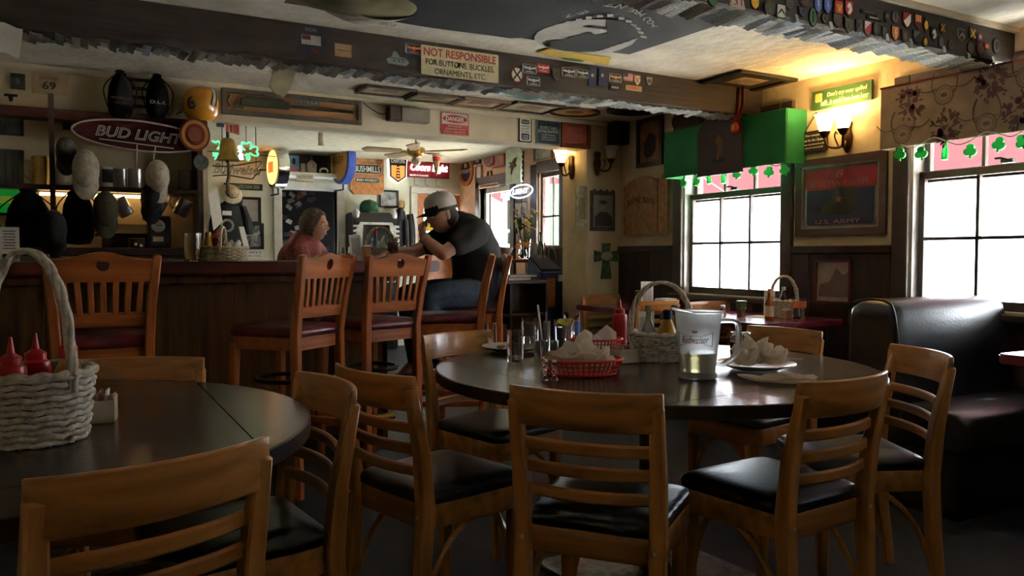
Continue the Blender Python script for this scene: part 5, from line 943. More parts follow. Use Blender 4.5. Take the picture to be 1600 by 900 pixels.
hj = thing('hanging_jersey', 'black jersey with white print hanging under a pale hat', 'jersey', at(361, 350, 'N', YF - .10)); ob('shirt', MB().rings([[(x * w, y * .05, z) for x, y in ell(2, 2, 14)] for w, z in ((.17, -.42), (.17, -.2), (.16, .05), (.15, .2), (.05, .27))]), mat('black jersey cloth', (.012, .014, .014), .9, bump=.2, bscale=20), hj, smooth=60)
for s in (-1, 1): ob('sleeve', MB().tube([(s * .12, 0, .2), (s * .18, 0, .02), (s * .19, 0, -.12)], [.05, .055, .055], 10), mat('black jersey cloth', (0, 0, 0)), hj)
shape('jersey_print', [ell(.15, .15, 20), ell(.10, .10, 20)], .003, flat('jersey grey', (.25, .27, .25)), hj, mtx=Mx.Translation((-.05, -.055, -.02)) @ Mx.Rotation(PI / 2, 4, 'X')); ob('white_patch', MB().box(-.05, -.052, .12, .10, .004, .05), PAPER, hj); ob('white_towel', MB().grid(lambda u, v: (-.20 + .10 * u - .05 * (1 - v), -.06, .32 - .4 * v + .1 * u), 4, 6), TRIMW, hj); ob('white_towel', MB().grid(lambda u, v: (.07 + .06 * u + .05 * v, -.07, -.03 - .22 * v), 4, 6), TRIMW, hj)
t = thing('sun_hat', 'pale straw hat hanging above the jersey', 'hat', at(361, 303, 'N', YF - .12)); t.rotation_euler = (1.1, 0, .2); ob('hat_body', MB().lathe([(.13, 0), (.125, .008), (.07, .02), (.062, .07), (.05, .085), (.001, .09)], 20), mat('straw', (.40, .34, .22), .8, bump=.3, bscale=80), t, smooth=50); ob('hat_band', MB().lathe([(.071, .02), (.072, .04), (.066, .04)], 20, cap=False), BLACK, t)
# shelf box above the doorway with its things
NX0, NX1 = at(442, 250, 'N', YF - .16).x, at(516, 250, 'N', YF - .16).x; NZ0 = at(478, 271, 'N', YF - .16).z
sb = thing('wall_niche', 'dark open shelf box above the doorway', 'shelf', ((NX0 + NX1) / 2, YF, NZ0)); nw = (NX1 - NX0) / 2
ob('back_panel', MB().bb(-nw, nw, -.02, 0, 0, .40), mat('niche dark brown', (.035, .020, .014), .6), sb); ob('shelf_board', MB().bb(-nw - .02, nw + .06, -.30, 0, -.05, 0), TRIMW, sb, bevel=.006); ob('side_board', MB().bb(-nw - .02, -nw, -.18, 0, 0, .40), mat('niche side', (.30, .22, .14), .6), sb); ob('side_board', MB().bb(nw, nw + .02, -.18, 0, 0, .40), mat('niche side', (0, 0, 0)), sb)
def onn(x, dy=-.16): return V((at(x, 268, 'N', YF + dy).x, YF + dy, NZ0))
t = thing('blue_book', 'blue booklet with dark figure on the shelf over the doorway', 'booklet', onn(459, -.2)); ob('cover', MB().box(0, 0, .10, .12, .02, .20), flat('booklet blue', (.10, .22, .32)), t); ob('figure', MB().sph((0, -.011, .13), (.022, .003, .04)), INK, t); ob('red_lettering', MB().box(0, -.011, .035, .08, .004, .05), flat('booklet red', (.4, .1, .12)), t)
t = thing('tin_stack', 'two stacked pale tins on the shelf over the doorway', 'tins', onn(473.5, -.18)); ob('tin', MB().lathe([(.032, 0), (.032, .055)], 14), CM, t); ob('tin', MB().lathe([(.031, .057), (.031, .11)], 14), CM, t)
t = thing('squat_jug', 'pale jug with pointed stopper on the shelf over the doorway', 'jug', onn(487, -.2)); ob('jug_body', MB().lathe([(.05, 0), (.056, .02), (.056, .11), (.03, .14), (.016, .15)], 16), CM, t); ob('stopper', MB().lathe([(.016, .15), (.012, .18), (.002, .23)], 10), GREY, t); text(t, 'C', 0, 0, .035, .04, INK, z=0).matrix_local = Mx.Translation((.015, -.057, .08)) @ Mx.Rotation(PI / 2, 4, 'X')
t = thing('white_horseshoe', 'white curved handle on the shelf over the doorway', 'ornament', onn(506, -.2)); ob('curl', MB().tube([(.045 * math.cos(a), 0, .035 + .03 * math.sin(a)) for a in [-.5 + 4.2 * i / 12 for i in range(13)]], .012, 8), WHITE, t)
t, W, H = plate('restroom_sign', 'cream RESTROOM sign above the doorway', 'sign', 'N', YF - .305, 476, 277, 26, 10, mat('sign cream', (.55, .50, .36), .5), .008); text(t, 'RESTROOM', 0, 0, W * .84, H * .5, INK, z=.011)
t = thing('pendant_lamp', 'small white cylinder pendant hanging before the doorway shelf', 'pendant lamp', at(502, 218, 'N', 7.4)); ob('shade', MB().lathe([(.028, -.06), (.030, -.055), (.030, .06), (.01, .066)], 14), mat('pendant white', (.6, .57, .45), .5), t); ob('cord', MB().tube([(0, 0, .06), (0, 0, .18)], .004, 5), BRASS, t)
def drum(name, label, x, y, Y, R_, th, rz, face, rim, ecc=None):
    t = thing(name, label, 'sign', at(x, y, 'N', Y)); t.rotation_euler = (0, 0, rz)
    m = Mx.Rotation(PI / 2, 4, 'Y') @ Mx.Rotation(0, 4, 'Z')
    ob('rim', MB().lathe([(R_ * .86, -th / 2), (R_, -th / 2 + .004), (R_ * 1.01, 0), (R_, th / 2 - .004), (R_ * .86, th / 2)], 32, m), rim, t, smooth=40)
    ob('face', MB().lathe([(.001, -th / 2 - .012), (R_ * .6, -th / 2 - .008), (R_ * .9, -th / 2 + .002)], 32, m, cap=False), face, t, smooth=60)
    ob('bracket', MB().tube([(0, 0, -R_), (.02, .05, -R_ - .06), (.02, .3, -R_ - .06)], .01), BLACK, t)
    return t
AMB = mat('lit amber lens', (.8, .4, .1), .4, scale=7, var=0, emit=(1, .50, .14), es=1.5)
t = drum('lit_round_sign', 'glowing amber round beer sign with chrome rim left of the doorway', 434, 262, YF - .3, .235, .13, .10, AMB, CHROME); ob('red_emblem', MB().box(-.082, 0, 0, .006, .16, .12), mat('lit orange red', (.7, .1, .02), .4, var=0, emit=(.9, .16, .03), es=.8), t)
t = drum('harp_sign', 'blue-rimmed round HARP sign projecting right of the doorway', 536, 252, YF - .35, .27, .10, .12, flat('harp orange', (.42, .19, .03)), mat('blue enamel rim', (.02, .05, .26), .35)); text(t, 'HARP', 0, 0, .30, .10, INK, z=0).matrix_local = Mx.Translation((-.064, 0, 0)) @ Mx.Rotation(-PI / 2, 4, 'Z') @ Mx.Rotation(PI / 2, 4, 'X'); ob('harp_emblem', MB().tube([(-.066, -.03, .20), (-.066, .03, .17), (-.066, .0, .10)], .006, 5, closed=True), BRASS, t)
# bushmills board
M, W, H = on('N', YF - .005, 573, 266, 52, 76); t = thing('whiskey_sign', 'orange-brown wooden BUSHMILLS sign on the far wall', 'sign', mtx=M); c_ = .05
shape('board', [[(-W / 2 + c_, -H / 2), (W / 2 - c_, -H / 2), (W / 2, -H / 2 + c_), (W / 2, H / 2 - c_), (W / 2 - c_, H / 2), (-W / 2 + c_, H / 2), (-W / 2, H / 2 - c_), (-W / 2, -H / 2 + c_)]], .02, mat('bushmills wood', (.40, .16, .045), .45, wood='z', scale=20, var=.2), t)
for yy, hh, ww, s, th in ((.02, .20, .88, 'BUSHMILLS', .62), (-.21, .10, .76, 'IRISH WHISKEY', .5)): shape('pale_border', [rrect(W * ww, H * hh, H * hh * .4, 4, 0, H * yy)], .002, flat('pale tan', (.5, .4, .26)), t, z=.0205); shape('black_band', [rrect(W * ww * .96, H * hh * .88, H * hh * .36, 4, 0, H * yy)], .002, INK, t, z=.022); text(t, s, 0, H * yy, W * ww * .86, H * hh * th, WHITE, z=.025, bold=.01)
text(t, 'ESTD 1608', 0, H * .20, W * .5, H * .045, flat('pale tan', (.5, .4, .26)), z=.022)
M, W, H = on('N', YF - .08, 619, 265, 30, 45); t = thing('badge_sign', 'lit black and orange brewery badge sign with a lighthouse', 'sign', mtx=M); bd = [(-W * .5, H * .36), (-W * .3, H * .46), (0, H * .5), (W * .3, H * .46), (W * .5, H * .36), (W * .46, 0), (W * .46, -H * .28), (0, -H * .5), (-W * .46, -H * .28), (-W * .46, 0)]
LW_ = mat('lit white acrylic', (.8, .8, .75), .4, var=0, emit=(.9, .9, .85), es=.8); LO = mat('lit orange acrylic', (.7, .25, .05), .4, var=0, emit=(.9, .22, .04), es=.55)
shape('white_edge', [bd], .06, LW_, t); shape('black_face', [[(x * .9, y * .92) for x, y in bd]], .004, INK, t, z=.061); shape('orange_field', [[(-W * .34, H * .12), (W * .34, H * .12), (W * .34, -H * .24), (0, -H * .40), (-W * .34, -H * .24)]], .003, LO, t, z=.0655)
shape('tower', [[(-W * .07, H * .12), (W * .07, H * .12), (W * .11, -H * .32), (-W * .11, -H * .32)]], .002, INK, t, z=.069)
for i in range(4): shape('tower_band', [rect(W * .14, H * .045, 0, H * (.06 - i * .1))], .002, LO, t, z=.0715)
text(t, 'CHAPLINS', 0, H * .28, W * .7, H * .14, WHITE, z=.066)
M, W, H = on('N', YF - .10, 669, 266, 68, 24); t = thing('red_beer_neon', 'glowing white script beer neon on a red bar on the far wall', 'neon sign', mtx=M); shape('red_backing', [rect(W, H)], .03, mat('red acrylic', (.16, .005, .008), .3), t, z=-.04); text(t, 'Coors Light', W * .02, H * .10, W * .86, H * .62, mat('pink white neon', (1, .8, .8), .3, var=0, emit=(1, .72, .74), es=3.2), z=.012, neon=.045, shear=.2, name='tube_lettering'); text(t, 'BREWED IN THE ROCKIES', -W * .2, -H * .36, W * .42, H * .10, LW_, z=-.008)
shape('mountain_peaks', [[(-W * .1, H * .4), (W * .02, H * .75), (W * .1, H * .55), (W * .22, H * 1.0), (W * .36, H * .4)]], .01, flat('navy mountain', (.015, .02, .05)), t, z=-.03)
for dx in (-.3, -.05, .2): ob('wire', MB().tube([(W * dx, -H * .5, -.02), (W * dx, -H * .95, -.02), (W * dx + .05, -H * 1.0, -.02)], .003, 5), BLACK, t)
t = thing('hanging_cone', 'red and cream cone hanging in front of the beer neon', 'ornament', at(682, 252, 'N', 8.6)); ob('cone', MB().lathe([(.001, -.17), (.02, -.12), (.042, .0)], 14), mat('cone tan', (.42, .26, .10), .5), t); ob('red_band', MB().lathe([(.042, 0), (.048, .05)], 14), RED, t); ob('cream_top', MB().lathe([(.048, .05), (.05, .12), (.02, .14)], 14), mat('cone cream', (.6, .45, .22), .5), t); ob('cord', MB().tube([(0, 0, .13), (0, 0, .34)], .003, 5), BLACK, t)
# ceiling fan
fp = at(650, 240, 'N', 7.6); fn = thing('ceiling_fan', 'ceiling fan with pale wooden blades in the far room', 'ceiling fan', (fp.x, fp.y, 2.36)); FB_ = mat('fan blade wood', (.34, .24, .13), .5, wood='x')
ob('rod', MB().tube([(0, 0, 0), (0, 0, -.10)], .014), BRASS, fn); ob('motor', MB().lathe([(.03, -.08), (.09, -.10), (.10, -.13), (.09, -.17), (.05, -.19)], 18), BRASS, fn); ob('light_globe', MB().sph((0, 0, -.235), .05), mat('fan globe', (.75, .7, .6), .3), fn)
for i in range(5):
    a = 2 * PI * i / 5 + .5; bl_ = ob('blade', MB().prism([(.16, -.05), (.52, -.07), (.56, 0), (.52, .07), (.16, .05)], -.006, .006), FB_, fn, loc=(0, 0, -.135), rot=(.2, 0, a), bevel=.003); ob('blade_iron', MB().box(.12, 0, 0, .12, .03, .008), BRASS, bl_)
t, W, H = framed('framed_clock', 'black framed picture clock above the jukebox', 'clock', 'N', YF, 607, 311, 30, 27, INK, .02, mat('clock picture', (.42, .45, .44), .3, var=.3, scale=9)); ob('clock_hand', MB().box(.01, .02, .012, .006, .05, .003), INK, t); ob('clock_hand', MB().box(.02, 0, .012, .04, .006, .003), INK, t)
t, W, H = plate('round_bell', 'round brass disc right of the picture clock', 'disc', 'N', YF, 627, 318, 9, 10, BRASS, .03, 'ell')
# jukebox
jx = at(587, 400, 'N', YF - .35).x; jk = thing('jukebox', 'black and silver jukebox against the far wall', 'jukebox', (jx, YF - .05, 0)); JS = mat('jukebox silver', (.55, .56, .55), .3, .2); JB = mat('jukebox black', (.014, .014, .015), .3)
JT = at(587, 332, 'N', YF - .35).z; ob('cabinet', MB().bb(-.28, .28, -.32, 0, 0, JT), JB, jk, bevel=.02, seg=2)
shape('silver_bezel', [[(-.20, JT - .12), (.20, JT - .12), (.25, JT - .20), (.26, JT - .85), (-.26, JT - .85), (-.25, JT - .20)], [(-.165, JT - .15), (.165, JT - .15), (.185, JT - .40), (-.185, JT - .40)]], .02, JS, jk, mtx=Mx.Translation((0, -.32, 0)) @ Mx.Rotation(PI / 2, 4, 'X'))
ob('screen', MB().bb(-.19, .19, -.325, -.318, JT - .41, JT - .14), mat('dark screen', (.02, .022, .024), .15), jk)
for s in (-1, 1):
    for i in range(6): ob('side_fin', MB().box(s * .255, -.33, JT - .17 - i * .055, .075, .03, .030), JS, jk, bevel=.006)
    ob('corner_dome', MB().sph((s * .235, -.28, JT - .03), (.05, .05, .075)), JS, jk)
cap('green cap lying on top of the jukebox', (jx - .03, YF - .2, JT + .02), mat('green cap cloth', (.012, .07, .03), .8), mat('green cap cloth', (.012, .07, .03), .8), .6, .1, 1.15, group='caps lying around')
ct = thing('black_coat', 'black coats hanging between the jukebox and the orange door', 'coat', at(631, 362, 'N', YF - .12)); CL = mat('coat cloth', (.010, .010, .012), .9, bump=.3, bscale=14)
ob('coat_body', MB().rings([[(x * w - .05, y * .07, z) for x, y in ell(2, 2, 14)] for w, z in ((.10, -.52), (.11, -.2), (.10, .1), (.06, .25), (.02, .30))]), CL, ct, smooth=60); ob('scarf', MB().tube(cr([(.06, -.05, .22), (.09, -.05, .0), (.08, -.05, -.3), (.09, -.05, -.5)], 5), .045, 9), CL, ct); ob('scarf', MB().tube(cr([(.0, -.06, .15), (.01, -.07, -.1), (.0, -.06, -.48)], 5), .035, 9), mat('grey coat cloth', (.02, .02, .024), .9), ct); ob('hook', MB().tube([(0, .1, .30), (0, 0, .30), (0, -.02, .33)], .01), BRASS, ct)
# ------------------------------------------------------------------ far side wall with the open door
XS = XF
t, W, H = plate('stout_sign', 'orange and black oval stout sign beside the far corner', 'sign', 'W', XS, 730, 268, 20, 46, flat('stout orange', (.42, .13, .02)), .02, 'ell'); shape('black_oval', [ell(W * .7, H * .7, 24)], .002, INK, t, z=.0225); text(t, 'STOUT', 0, 0, W * .86, H * .12, WHITE, z=.026); shape('gold_mark', [rect(W * .16, H * .14, 0, H * .2)], .001, GOLD, t, z=.0255)
t, W, H = framed('small_print', 'upper small framed print beside the oval stout sign', 'picture', 'W', XS, 747, 244, 10, 25, INK, .02, mat('pale small print', (.42, .36, .24), .5)); t, W, H = framed('small_print', 'lower small framed print left of the horseshoe', 'picture', 'W', XS, 749, 272, 10, 26, mat('tan moulding', (.4, .3, .2), .5), .015, mat('silver small print', (.55, .5, .42), .4))
t, W, H = plate('oval_plaque', 'reddish oval plaque above the horseshoe', 'plaque', 'W', XS, 765, 246, 15, 30, mat('dusty red plaque', (.28, .13, .11), .6, var=.2), .02, 'ell'); shape('relief', [ell(W * .5, H * .6, 16)], .004, mat('dusty red relief', (.22, .09, .08), .6), t, z=.022)
M = pm('W', at(765, 274, 'W', XS - .01)); t = thing('horseshoe', 'dark iron horseshoe nailed beside the far door', 'horseshoe', mtx=M); ob('shoe', MB().tube([(.055 * math.sin(a), -.02 - .07 * math.cos(a) + (.02 if abs(a) > 2 else 0), 0) for a in [-2.4 + 4.8 * i / 14 for i in range(15)]], .012, 6), BLACK, t)
t, W, H = framed('red_picture', 'red framed picture above the far door', 'picture', 'W', XS, 781, 241, 19, 40, mat('red moulding', (.30, .03, .025), .4), .03, mat('pink picture', (.45, .22, .15), .5, var=.2))
t, W, H = plate('door_sign', 'narrow tan lettered sign over the far door', 'sign', 'W', XS - .04, 764, 290, 30, 6, TAN, .01); text(t, 'PLEASE COME AGAIN', 0, 0, W * .8, H * .5, INK, z=.013)
t, W, H = plate('deer_plaque', 'pale green panel with cast deer ornament near the far ceiling', 'panel', 'W', XS - .15, 804, 258, 23, 58, mat('pale green paint', (.55, .68, .55), .5), .02)
shape('deer_ornament', [[(-W * .25, H * .10), (-W * .05, H * .06), (W * .1, H * .16), (W * .28, H * .18), (W * .14, H * .04), (W * .26, -H * .04), (W * .05, -H * .06), (-W * .1, -H * .26), (-W * .08, -H * .10), (-W * .2, -H * .02), (-W * .08, .0)]], .012, mat('bronze deer', (.10, .075, .03), .4, .6), t, z=.022)
t = thing('hanging_strip', 'black and white string of bells hanging beside the pale green panel', 'ornament', at(817, 262, 'W', XS - .12)); ob('strap', MB().box(0, 0, 0, .012, .03, .36), BLACK, t); [ob('bell', MB().sph((-.02, -.01 + .012 * (i % 2), -.15 + i * .06), .016, 8, 6), WHITE if i % 2 else STEEL, t) for i in range(6)]
t, W, H = framed('grey_picture', 'grey framed picture above the narrow far window', 'picture', 'W', XS, 850, 237, 28, 26, mat('grey brown moulding', (.2, .15, .1), .5), .02, mat('grey faded picture', (.32, .32, .26), .5, var=.2)); text(t, 'GUINNESS', 0, H * .25, W * .7, H * .15, flat('faded red letters', (.3, .12, .1)), z=.0095)
BN = [((800, 335, 14, 46), PAPER, 'tall white notice pinned beside the far door'), ((817, 332, 14, 34), mat('sketch paper', (.5, .42, .32), .7, var=.2), 'sketched poster right of the tall white notice'), ((812, 306, 22, 22), mat('brown poster', (.26, .17, .12), .7, var=.3), 'brown poster behind the blue neon'), ((799, 372, 11, 18), mat('tan poster', (.5, .4, .28), .7, var=.2), 'small tan card under the tall white notice'), ((814, 378, 14, 34), mat('pink grey poster', (.5, .4, .35), .7, var=.3, scale=20), 'patterned apron-shaped poster above the wooden bowl'), ((799, 396, 10, 14), flat('dusty blue poster', (.12, .16, .26)), 'blue poster low beside the far door'), ((824, 384, 7, 26), mat('orange brown poster', (.4, .2, .1), .7, var=.2), 'narrow orange-brown poster beside the window casing')]
for (x, y, w, h), m_, lb in BN: t, W, H = plate('poster', lb, 'poster', 'W', XS - .005, x, y, w, h, m_, .003, group='posters beside the far door'); shape('printed_mark', [rect(W * .5, H * .3, 0, H * .1)], .0006, GREY, t, z=.0052)
M, W, H = on('W', XS - .18, 807, 300, 50, 20); t = thing('blue_beer_neon', 'lit blue and white BUD LIGHT neon beside the far window', 'neon sign', mtx=M)
ob('oval_tube', MB().tube([(W * .14 + W * .34 * math.cos(2 * PI * i / 24), H * .5 * math.sin(2 * PI * i / 24), 0) for i in range(24)], .008, 6, closed=True), NEONB, t); text(t, 'LIGHT', W * .14, 0, W * .5, H * .42, NEONW, z=.01, neon=.05, shear=.2, name='tube_lettering'); text(t, 'BUD', -W * .33, -H * .12, W * .32, H * .42, NEONW, z=.01, neon=.05, shear=.2, name='tube_lettering'); ob('cable', MB().tube(cr([(.1, -H * .5, 0), (.12, -.2, .0), (.08, -.4, 0), (.12, -.55, 0)], 5), .004, 5), BLACK, t)
M = pm('W', at(889, 260, 'W', 3.85)); M.translation = V((3.85, 5.80, at(889, 262, 'N', 5.8).z))
t = sconce('lit wall lamp on the end of the narrow wall under the header', 'W', 3.85, 889, 262, (.0,), SHADE, 6, 1.05); t.location = M.translation
t, W, H = plate('wall_cabinet', 'narrow brown wall cabinet with peaked top right of the far window', 'cabinet', 'W', XS - .05, 899, 344, 14, 54, mat('brown cabinet', (.22, .13, .07), .5), .04); shape('peak', [[(-W * .6, H * .5), (0, H * .78), (W * .6, H * .5)]], .04, mat('dark roof', (.04, .03, .02), .5), t, z=0)
t, W, H = plate('orange_poster', 'orange-red poster behind the grey cash machine', 'poster', 'W', XS - .01, 885, 392, 14, 32, flat('poster orange red', (.50, .10, .05)), .004)
# furniture of the far room
ft = thing('display_table', 'reddish wooden table with flowers in front of the far window', 'table', (3.93, 7.0, 0)); TW = mat('reddish table wood', (.20, .07, .035), .35, wood='x')
ob('table_top', MB().box(0, 0, 1.10, .70, .55, .03), TW, ft, bevel=.004)
for sx in (-1, 1):
    for sy in (-1, 1): ob('leg', MB().box(sx * .31, sy * .23, .54, .05, .05, 1.08), TW, ft)
ob('lower_shelf', MB().box(0, 0, .75, .64, .48, .02), TW, ft)
TZ = 1.116
vs_ = thing('flower_vase', 'glass vase of yellow and white flowers on the far table', 'vase', (4.02, 6.92, TZ)); ob('vase', MB().lathe([(.04, 0), (.045, .01), (.05, .12), (.06, .2), (.056, .2), (.046, .12), (.04, .015), (.001, .014)], 16), GLASS, vs_); LG = mat('flower leaf green', (.05, .13, .03), .6)
RS = random.Random(11)
for i in range(16):
    a, r, z = RS.random() * 6.28, .13 * RS.random() ** .5, .30 + .20 * RS.random(); x, y = r * math.cos(a), r * math.sin(a)
    st = ob('stem', MB().tube([(x * .2, y * .2, .02), (x * .5, y * .5, .2), (x, y, z)], .003, 5), LG, vs_)
    pm_ = MB()
    for k in range(8): b_ = 2 * PI * k / 8; pm_.prism(ell(.03, .016, 6, .022, 0), -.002, .002, Mx.Translation((x, y, z)) @ Mx.Rotation(.5, 4, 'Y') @ Mx.Rotation(b_, 4, 'Z') @ Mx.Rotation(-.3, 4, 'Y'))
    ob('blossom', pm_, (mat('yellow petal', (.75, .52, .04), .6), mat('white petal', (.78, .75, .66), .6), mat('purple petal', (.16, .06, .07), .6), mat('yellow petal', (0, 0, 0)))[i % 4], st)
    ob('leaf', MB().prism([(0, 0), (.02, .03), (.0, .10), (-.02, .03)], -.001, .001, Mx.Translation((x * .7, y * .7, z - .12)) @ Mx.Rotation(a, 4, 'Z') @ Mx.Rotation(.7, 4, 'X')), LG, vs_)
v2 = thing('flower_vase', 'small glass with orange-yellow flowers beside the larger vase', 'vase', (3.93, 6.82, TZ)); ob('vase', MB().lathe([(.035, 0), (.05, .05), (.04, .10), (.036, .10), (.045, .05), (.001, .01)], 14), GLASS, v2)
for i in range(9):
    a, r = i * 2.4, .03 + .012 * i * .6; b_ = MB()
    for k in range(7): b_.sph((r * math.cos(a) + .018 * math.cos(k), r * math.sin(a) + .018 * math.sin(k), .145 + .02 * math.sin(i * 3)), (.014, .014, .010), 6, 4)
    ob('blossom', b_, mat('orange yellow petal', (.72, .36, .08), .6), v2)
t = thing('wooden_bowl', 'brown basket bowl with papers on the far table', 'bowl', (3.80, 7.12, TZ)); ob('bowl', MB().lathe([(.08, 0), (.12, .05), (.15, .12), (.14, .12), (.11, .05), (.001, .02)], 18, sx=1.2), mat('brown basket', (.16, .08, .045), .7, bump=.4, bscale=60), t); ob('papers', MB().box(0, 0, .12, .2, .12, .02, Mx.Rotation(.1, 4, 'Y')), PAPER, t)
bt_ = thing('bottle', 'dark bottle on the far table against the bright window', 'bottle', (4.12, 6.78, TZ)); ob('glass_body', MB().lathe([(.03, 0), (.033, .01), (.033, .14), (.012, .19), (.011, .25), (.014, .255)], 14), mat('dark bottle glass', (.02, .03, .02), .1, trans=.3), bt_); ob('cap', MB().lathe([(.014, .25), (.014, .275)], 10), BLACK, bt_)
bc = thing('bookcase', 'low dark bookcase full of books behind the seated man', 'bookcase', (3.30, 6.02, 0)); BKW = mat('bookcase wood', (.07, .032, .018), .5, wood='x')
for s in (-1, 1): ob('side_panel', MB().box(s * .34, 0, .46, .025, .28, .92), BKW, bc)
ob('top_board', MB().box(0, 0, .925, .72, .30, .025), BKW, bc); ob('back_panel', MB().box(0, .135, .46, .66, .01, .9), BKW, bc); ob('divider', MB().box(-.02, 0, .46, .02, .27, .9), BKW, bc)
for z in (.06, .36, .64): ob('shelf_board', MB().box(0, 0, z, .66, .27, .02), BKW, bc)
bcol = [mat('book %d' % i, c, .6) for i, c in enumerate(((.08, .05, .04), (.20, .15, .09), (.05, .06, .10), (.14, .03, .02), (.10, .11, .06), (.30, .25, .18)))]
words = ('dark brown', 'tan', 'navy', 'dark red', 'olive', 'cream')
pos = ('first', 'second', 'third', 'fourth', 'fifth', 'sixth', 'seventh', 'eighth', 'ninth', 'tenth')
for si, (z, nm) in enumerate(((.37, 'middle'), (.65, 'top'))):
    x = -.315
    for i in range(7 if si else 8):
        w = .022 + .018 * RS.random(); h = .19 + .05 * RS.random(); k = RS.randrange(6)
        bk = thing('book', '%s book standing %s from the left on the %s shelf' % (words[k], pos[i], nm), 'book', (3.30 + x + w / 2, 5.97, z), 0, 'books in the low bookcase'); ob('cover', MB().box(0, 0, h / 2, w - .002, .16, h), bcol[k], bk, bevel=.002); ob('page_block', MB().box(0, .004, h / 2 + .002, w * .7, .15, h - .002), PAPER, bk); x += w
for i, (dx, dy, z, a, k, lb) in enumerate(((.06, -.02, .9385, .2, 5, 'large pale book lying on the bookcase'), (.12, -.03, .964, -.15, 2, 'dark book lying on top of the pale one'), (-.22, 0, .9385, .4, 5, 'open magazine lying at the left end of the bookcase'))):
    bk = thing('book', lb, 'book', (3.30 + dx, 6.02 + dy, z), a, 'books lying on the bookcase'); ob('cover', MB().box(0, 0, .0125 if i < 2 else .006, .26, .19, .025 if i < 2 else .012), bcol[k] if i < 2 else PAPER, bk, bevel=.003); ob('page_block', MB().box(0, -.003, .0125 if i < 2 else .006, .25, .188, .018 if i < 2 else .009), PAPER, bk)
bb_ = thing('news_box', 'blue newspaper box beside the grey cash machine', 'newspaper box', (3.80, 6.20, 0)); NB = mat('blue box paint', (.018, .028, .10), .35); ob('box_body', MB().add([(-.13, -.15, 0), (.13, -.15, 0), (.13, .15, 0), (-.13, .15, 0), (-.13, -.15, 1.02), (.13, -.15, 1.02), (.10, .12, 1.17), (-.10, .12, 1.17)], [(3, 2, 1, 0), (4, 5, 6, 7), (0, 1, 5, 4), (1, 2, 6, 5), (2, 3, 7, 6), (3, 0, 4, 7)]), NB, bb_, bevel=.02, seg=2); ob('front_window', MB().box(-.02, -.155, .82, .09, .01, .26), mat('orange news print', (.40, .14, .04), .4), bb_); ob('coin_slot', MB().box(.08, -.155, .95, .04, .02, .06), STEEL, bb_)
for i in range(5): ob('top_rod', MB().tube([(-.08 + i * .04, .05, 1.13), (-.09 + i * .045, .05, 1.24 + .03 * (i % 2))], .009, 7), GREY, bb_)
am = thing('cash_machine', 'grey cash machine with lit screen half behind the narrow wall', 'cash machine', (4.16, 6.32, 0)); AG_ = mat('cash machine grey', (.06, .06, .062), .4); ob('pedestal', MB().bb(-.20, .20, -.2, .2, 0, .86), AG_, am, bevel=.02); ob('head', MB().add([(-.20, -.22, .86), (.2, -.22, .86), (.2, .2, .86), (-.2, .2, .86), (-.19, -.02, 1.22), (.19, -.02, 1.22), (.17, .18, 1.26), (-.17, .18, 1.26)], [(3, 2, 1, 0), (4, 5, 6, 7), (0, 1, 5, 4), (1, 2, 6, 5), (2, 3, 7, 6), (3, 0, 4, 7)]), mat('cash machine black', (.02, .02, .022), .35), am, bevel=.015)
ob('screen', MB().bb(-.13, .13, -.006, 0, -.10, .10), mat('lit screen', (.3, .4, .4), .2, var=0, emit=(.55, .72, .75), es=.6), am, mtx=Mx.Translation((0, -.145, 1.03)) @ Mx.Rotation(-.5, 4, 'X')); ob('keypad', MB().box(.0, -.235, .90, .14, .02, .05), GREY, am); ob('cash_slot', MB().box(0, -.205, .60, .16, .02, .09), BLACK, am)
# ------------------------------------------------------------------ things on tables and bar
from mathutils import noise as NZ
def onz(x, y, z): return at(x, y, 'C', z)
def wicker(label, p, rx, ry, h, flare, hh, m, rz=0, rows=11):
    t = thing('wicker_basket', label, 'basket', p, rz, 'wicker condiment baskets'); n = 26; wv = MB()
    for j in range(rows):
        z = .006 + (h - .012) * j / (rows - 1); k = 1 + flare * (z / h)
        pts = []
        for i in range(n * 4):
            a = 2 * PI * i / (n * 4); q = .004 * math.cos(n * a / 2 * 1.0 + PI * j)
            pts.append(((rx * k + q) * math.cos(a), (ry * k + q) * math.sin(a), z + .0015 * math.sin(n * a / 2)))
        wv.tube(pts, h / rows * .48, 6, closed=True)
    o = ob('weave', wv, m, t, smooth=60); o['kind'] = 'stuff'
    sk = MB()
    for i in range(n):
        a = 2 * PI * (i + .5) / n; sk.tube([(rx * math.cos(a), ry * math.sin(a), 0), (rx * (1 + flare) * math.cos(a), ry * (1 + flare) * math.sin(a), h)], .0042, 6)
    o = ob('stakes', sk, m, t); o['kind'] = 'stuff'
    ob('base', MB().prism(ell(rx * 1.96, ry * 1.96, 28), 0, .006), m, t)
    rp = [((rx * (1 + flare) + .004 * math.cos(i * 1.3)) * math.cos(2 * PI * i / 80), (ry * (1 + flare) + .004 * math.cos(i * 1.3)) * math.sin(2 * PI * i / 80), h + .003 * math.sin(i * 1.3)) for i in range(80)]
    ob('rim', MB().tube(rp, .009, 7, closed=True), m, t)
    if hh:
        R0 = rx * (1 + flare); hd = MB(); N = 40
        for ph in range(3):
            hd.tube([((R0) * math.cos(PI * i / N) * (1 if True else 0) + .006 * math.cos(i * .55 + ph * 2.1), .006 * math.sin(i * .55 + ph * 2.1), h * .75 + (hh - h * .75) * math.sin(PI * i / N) ** .75) for i in range(N + 1)], .0068, 6)
        ob('handle', hd, m, t, smooth=60)
    return t
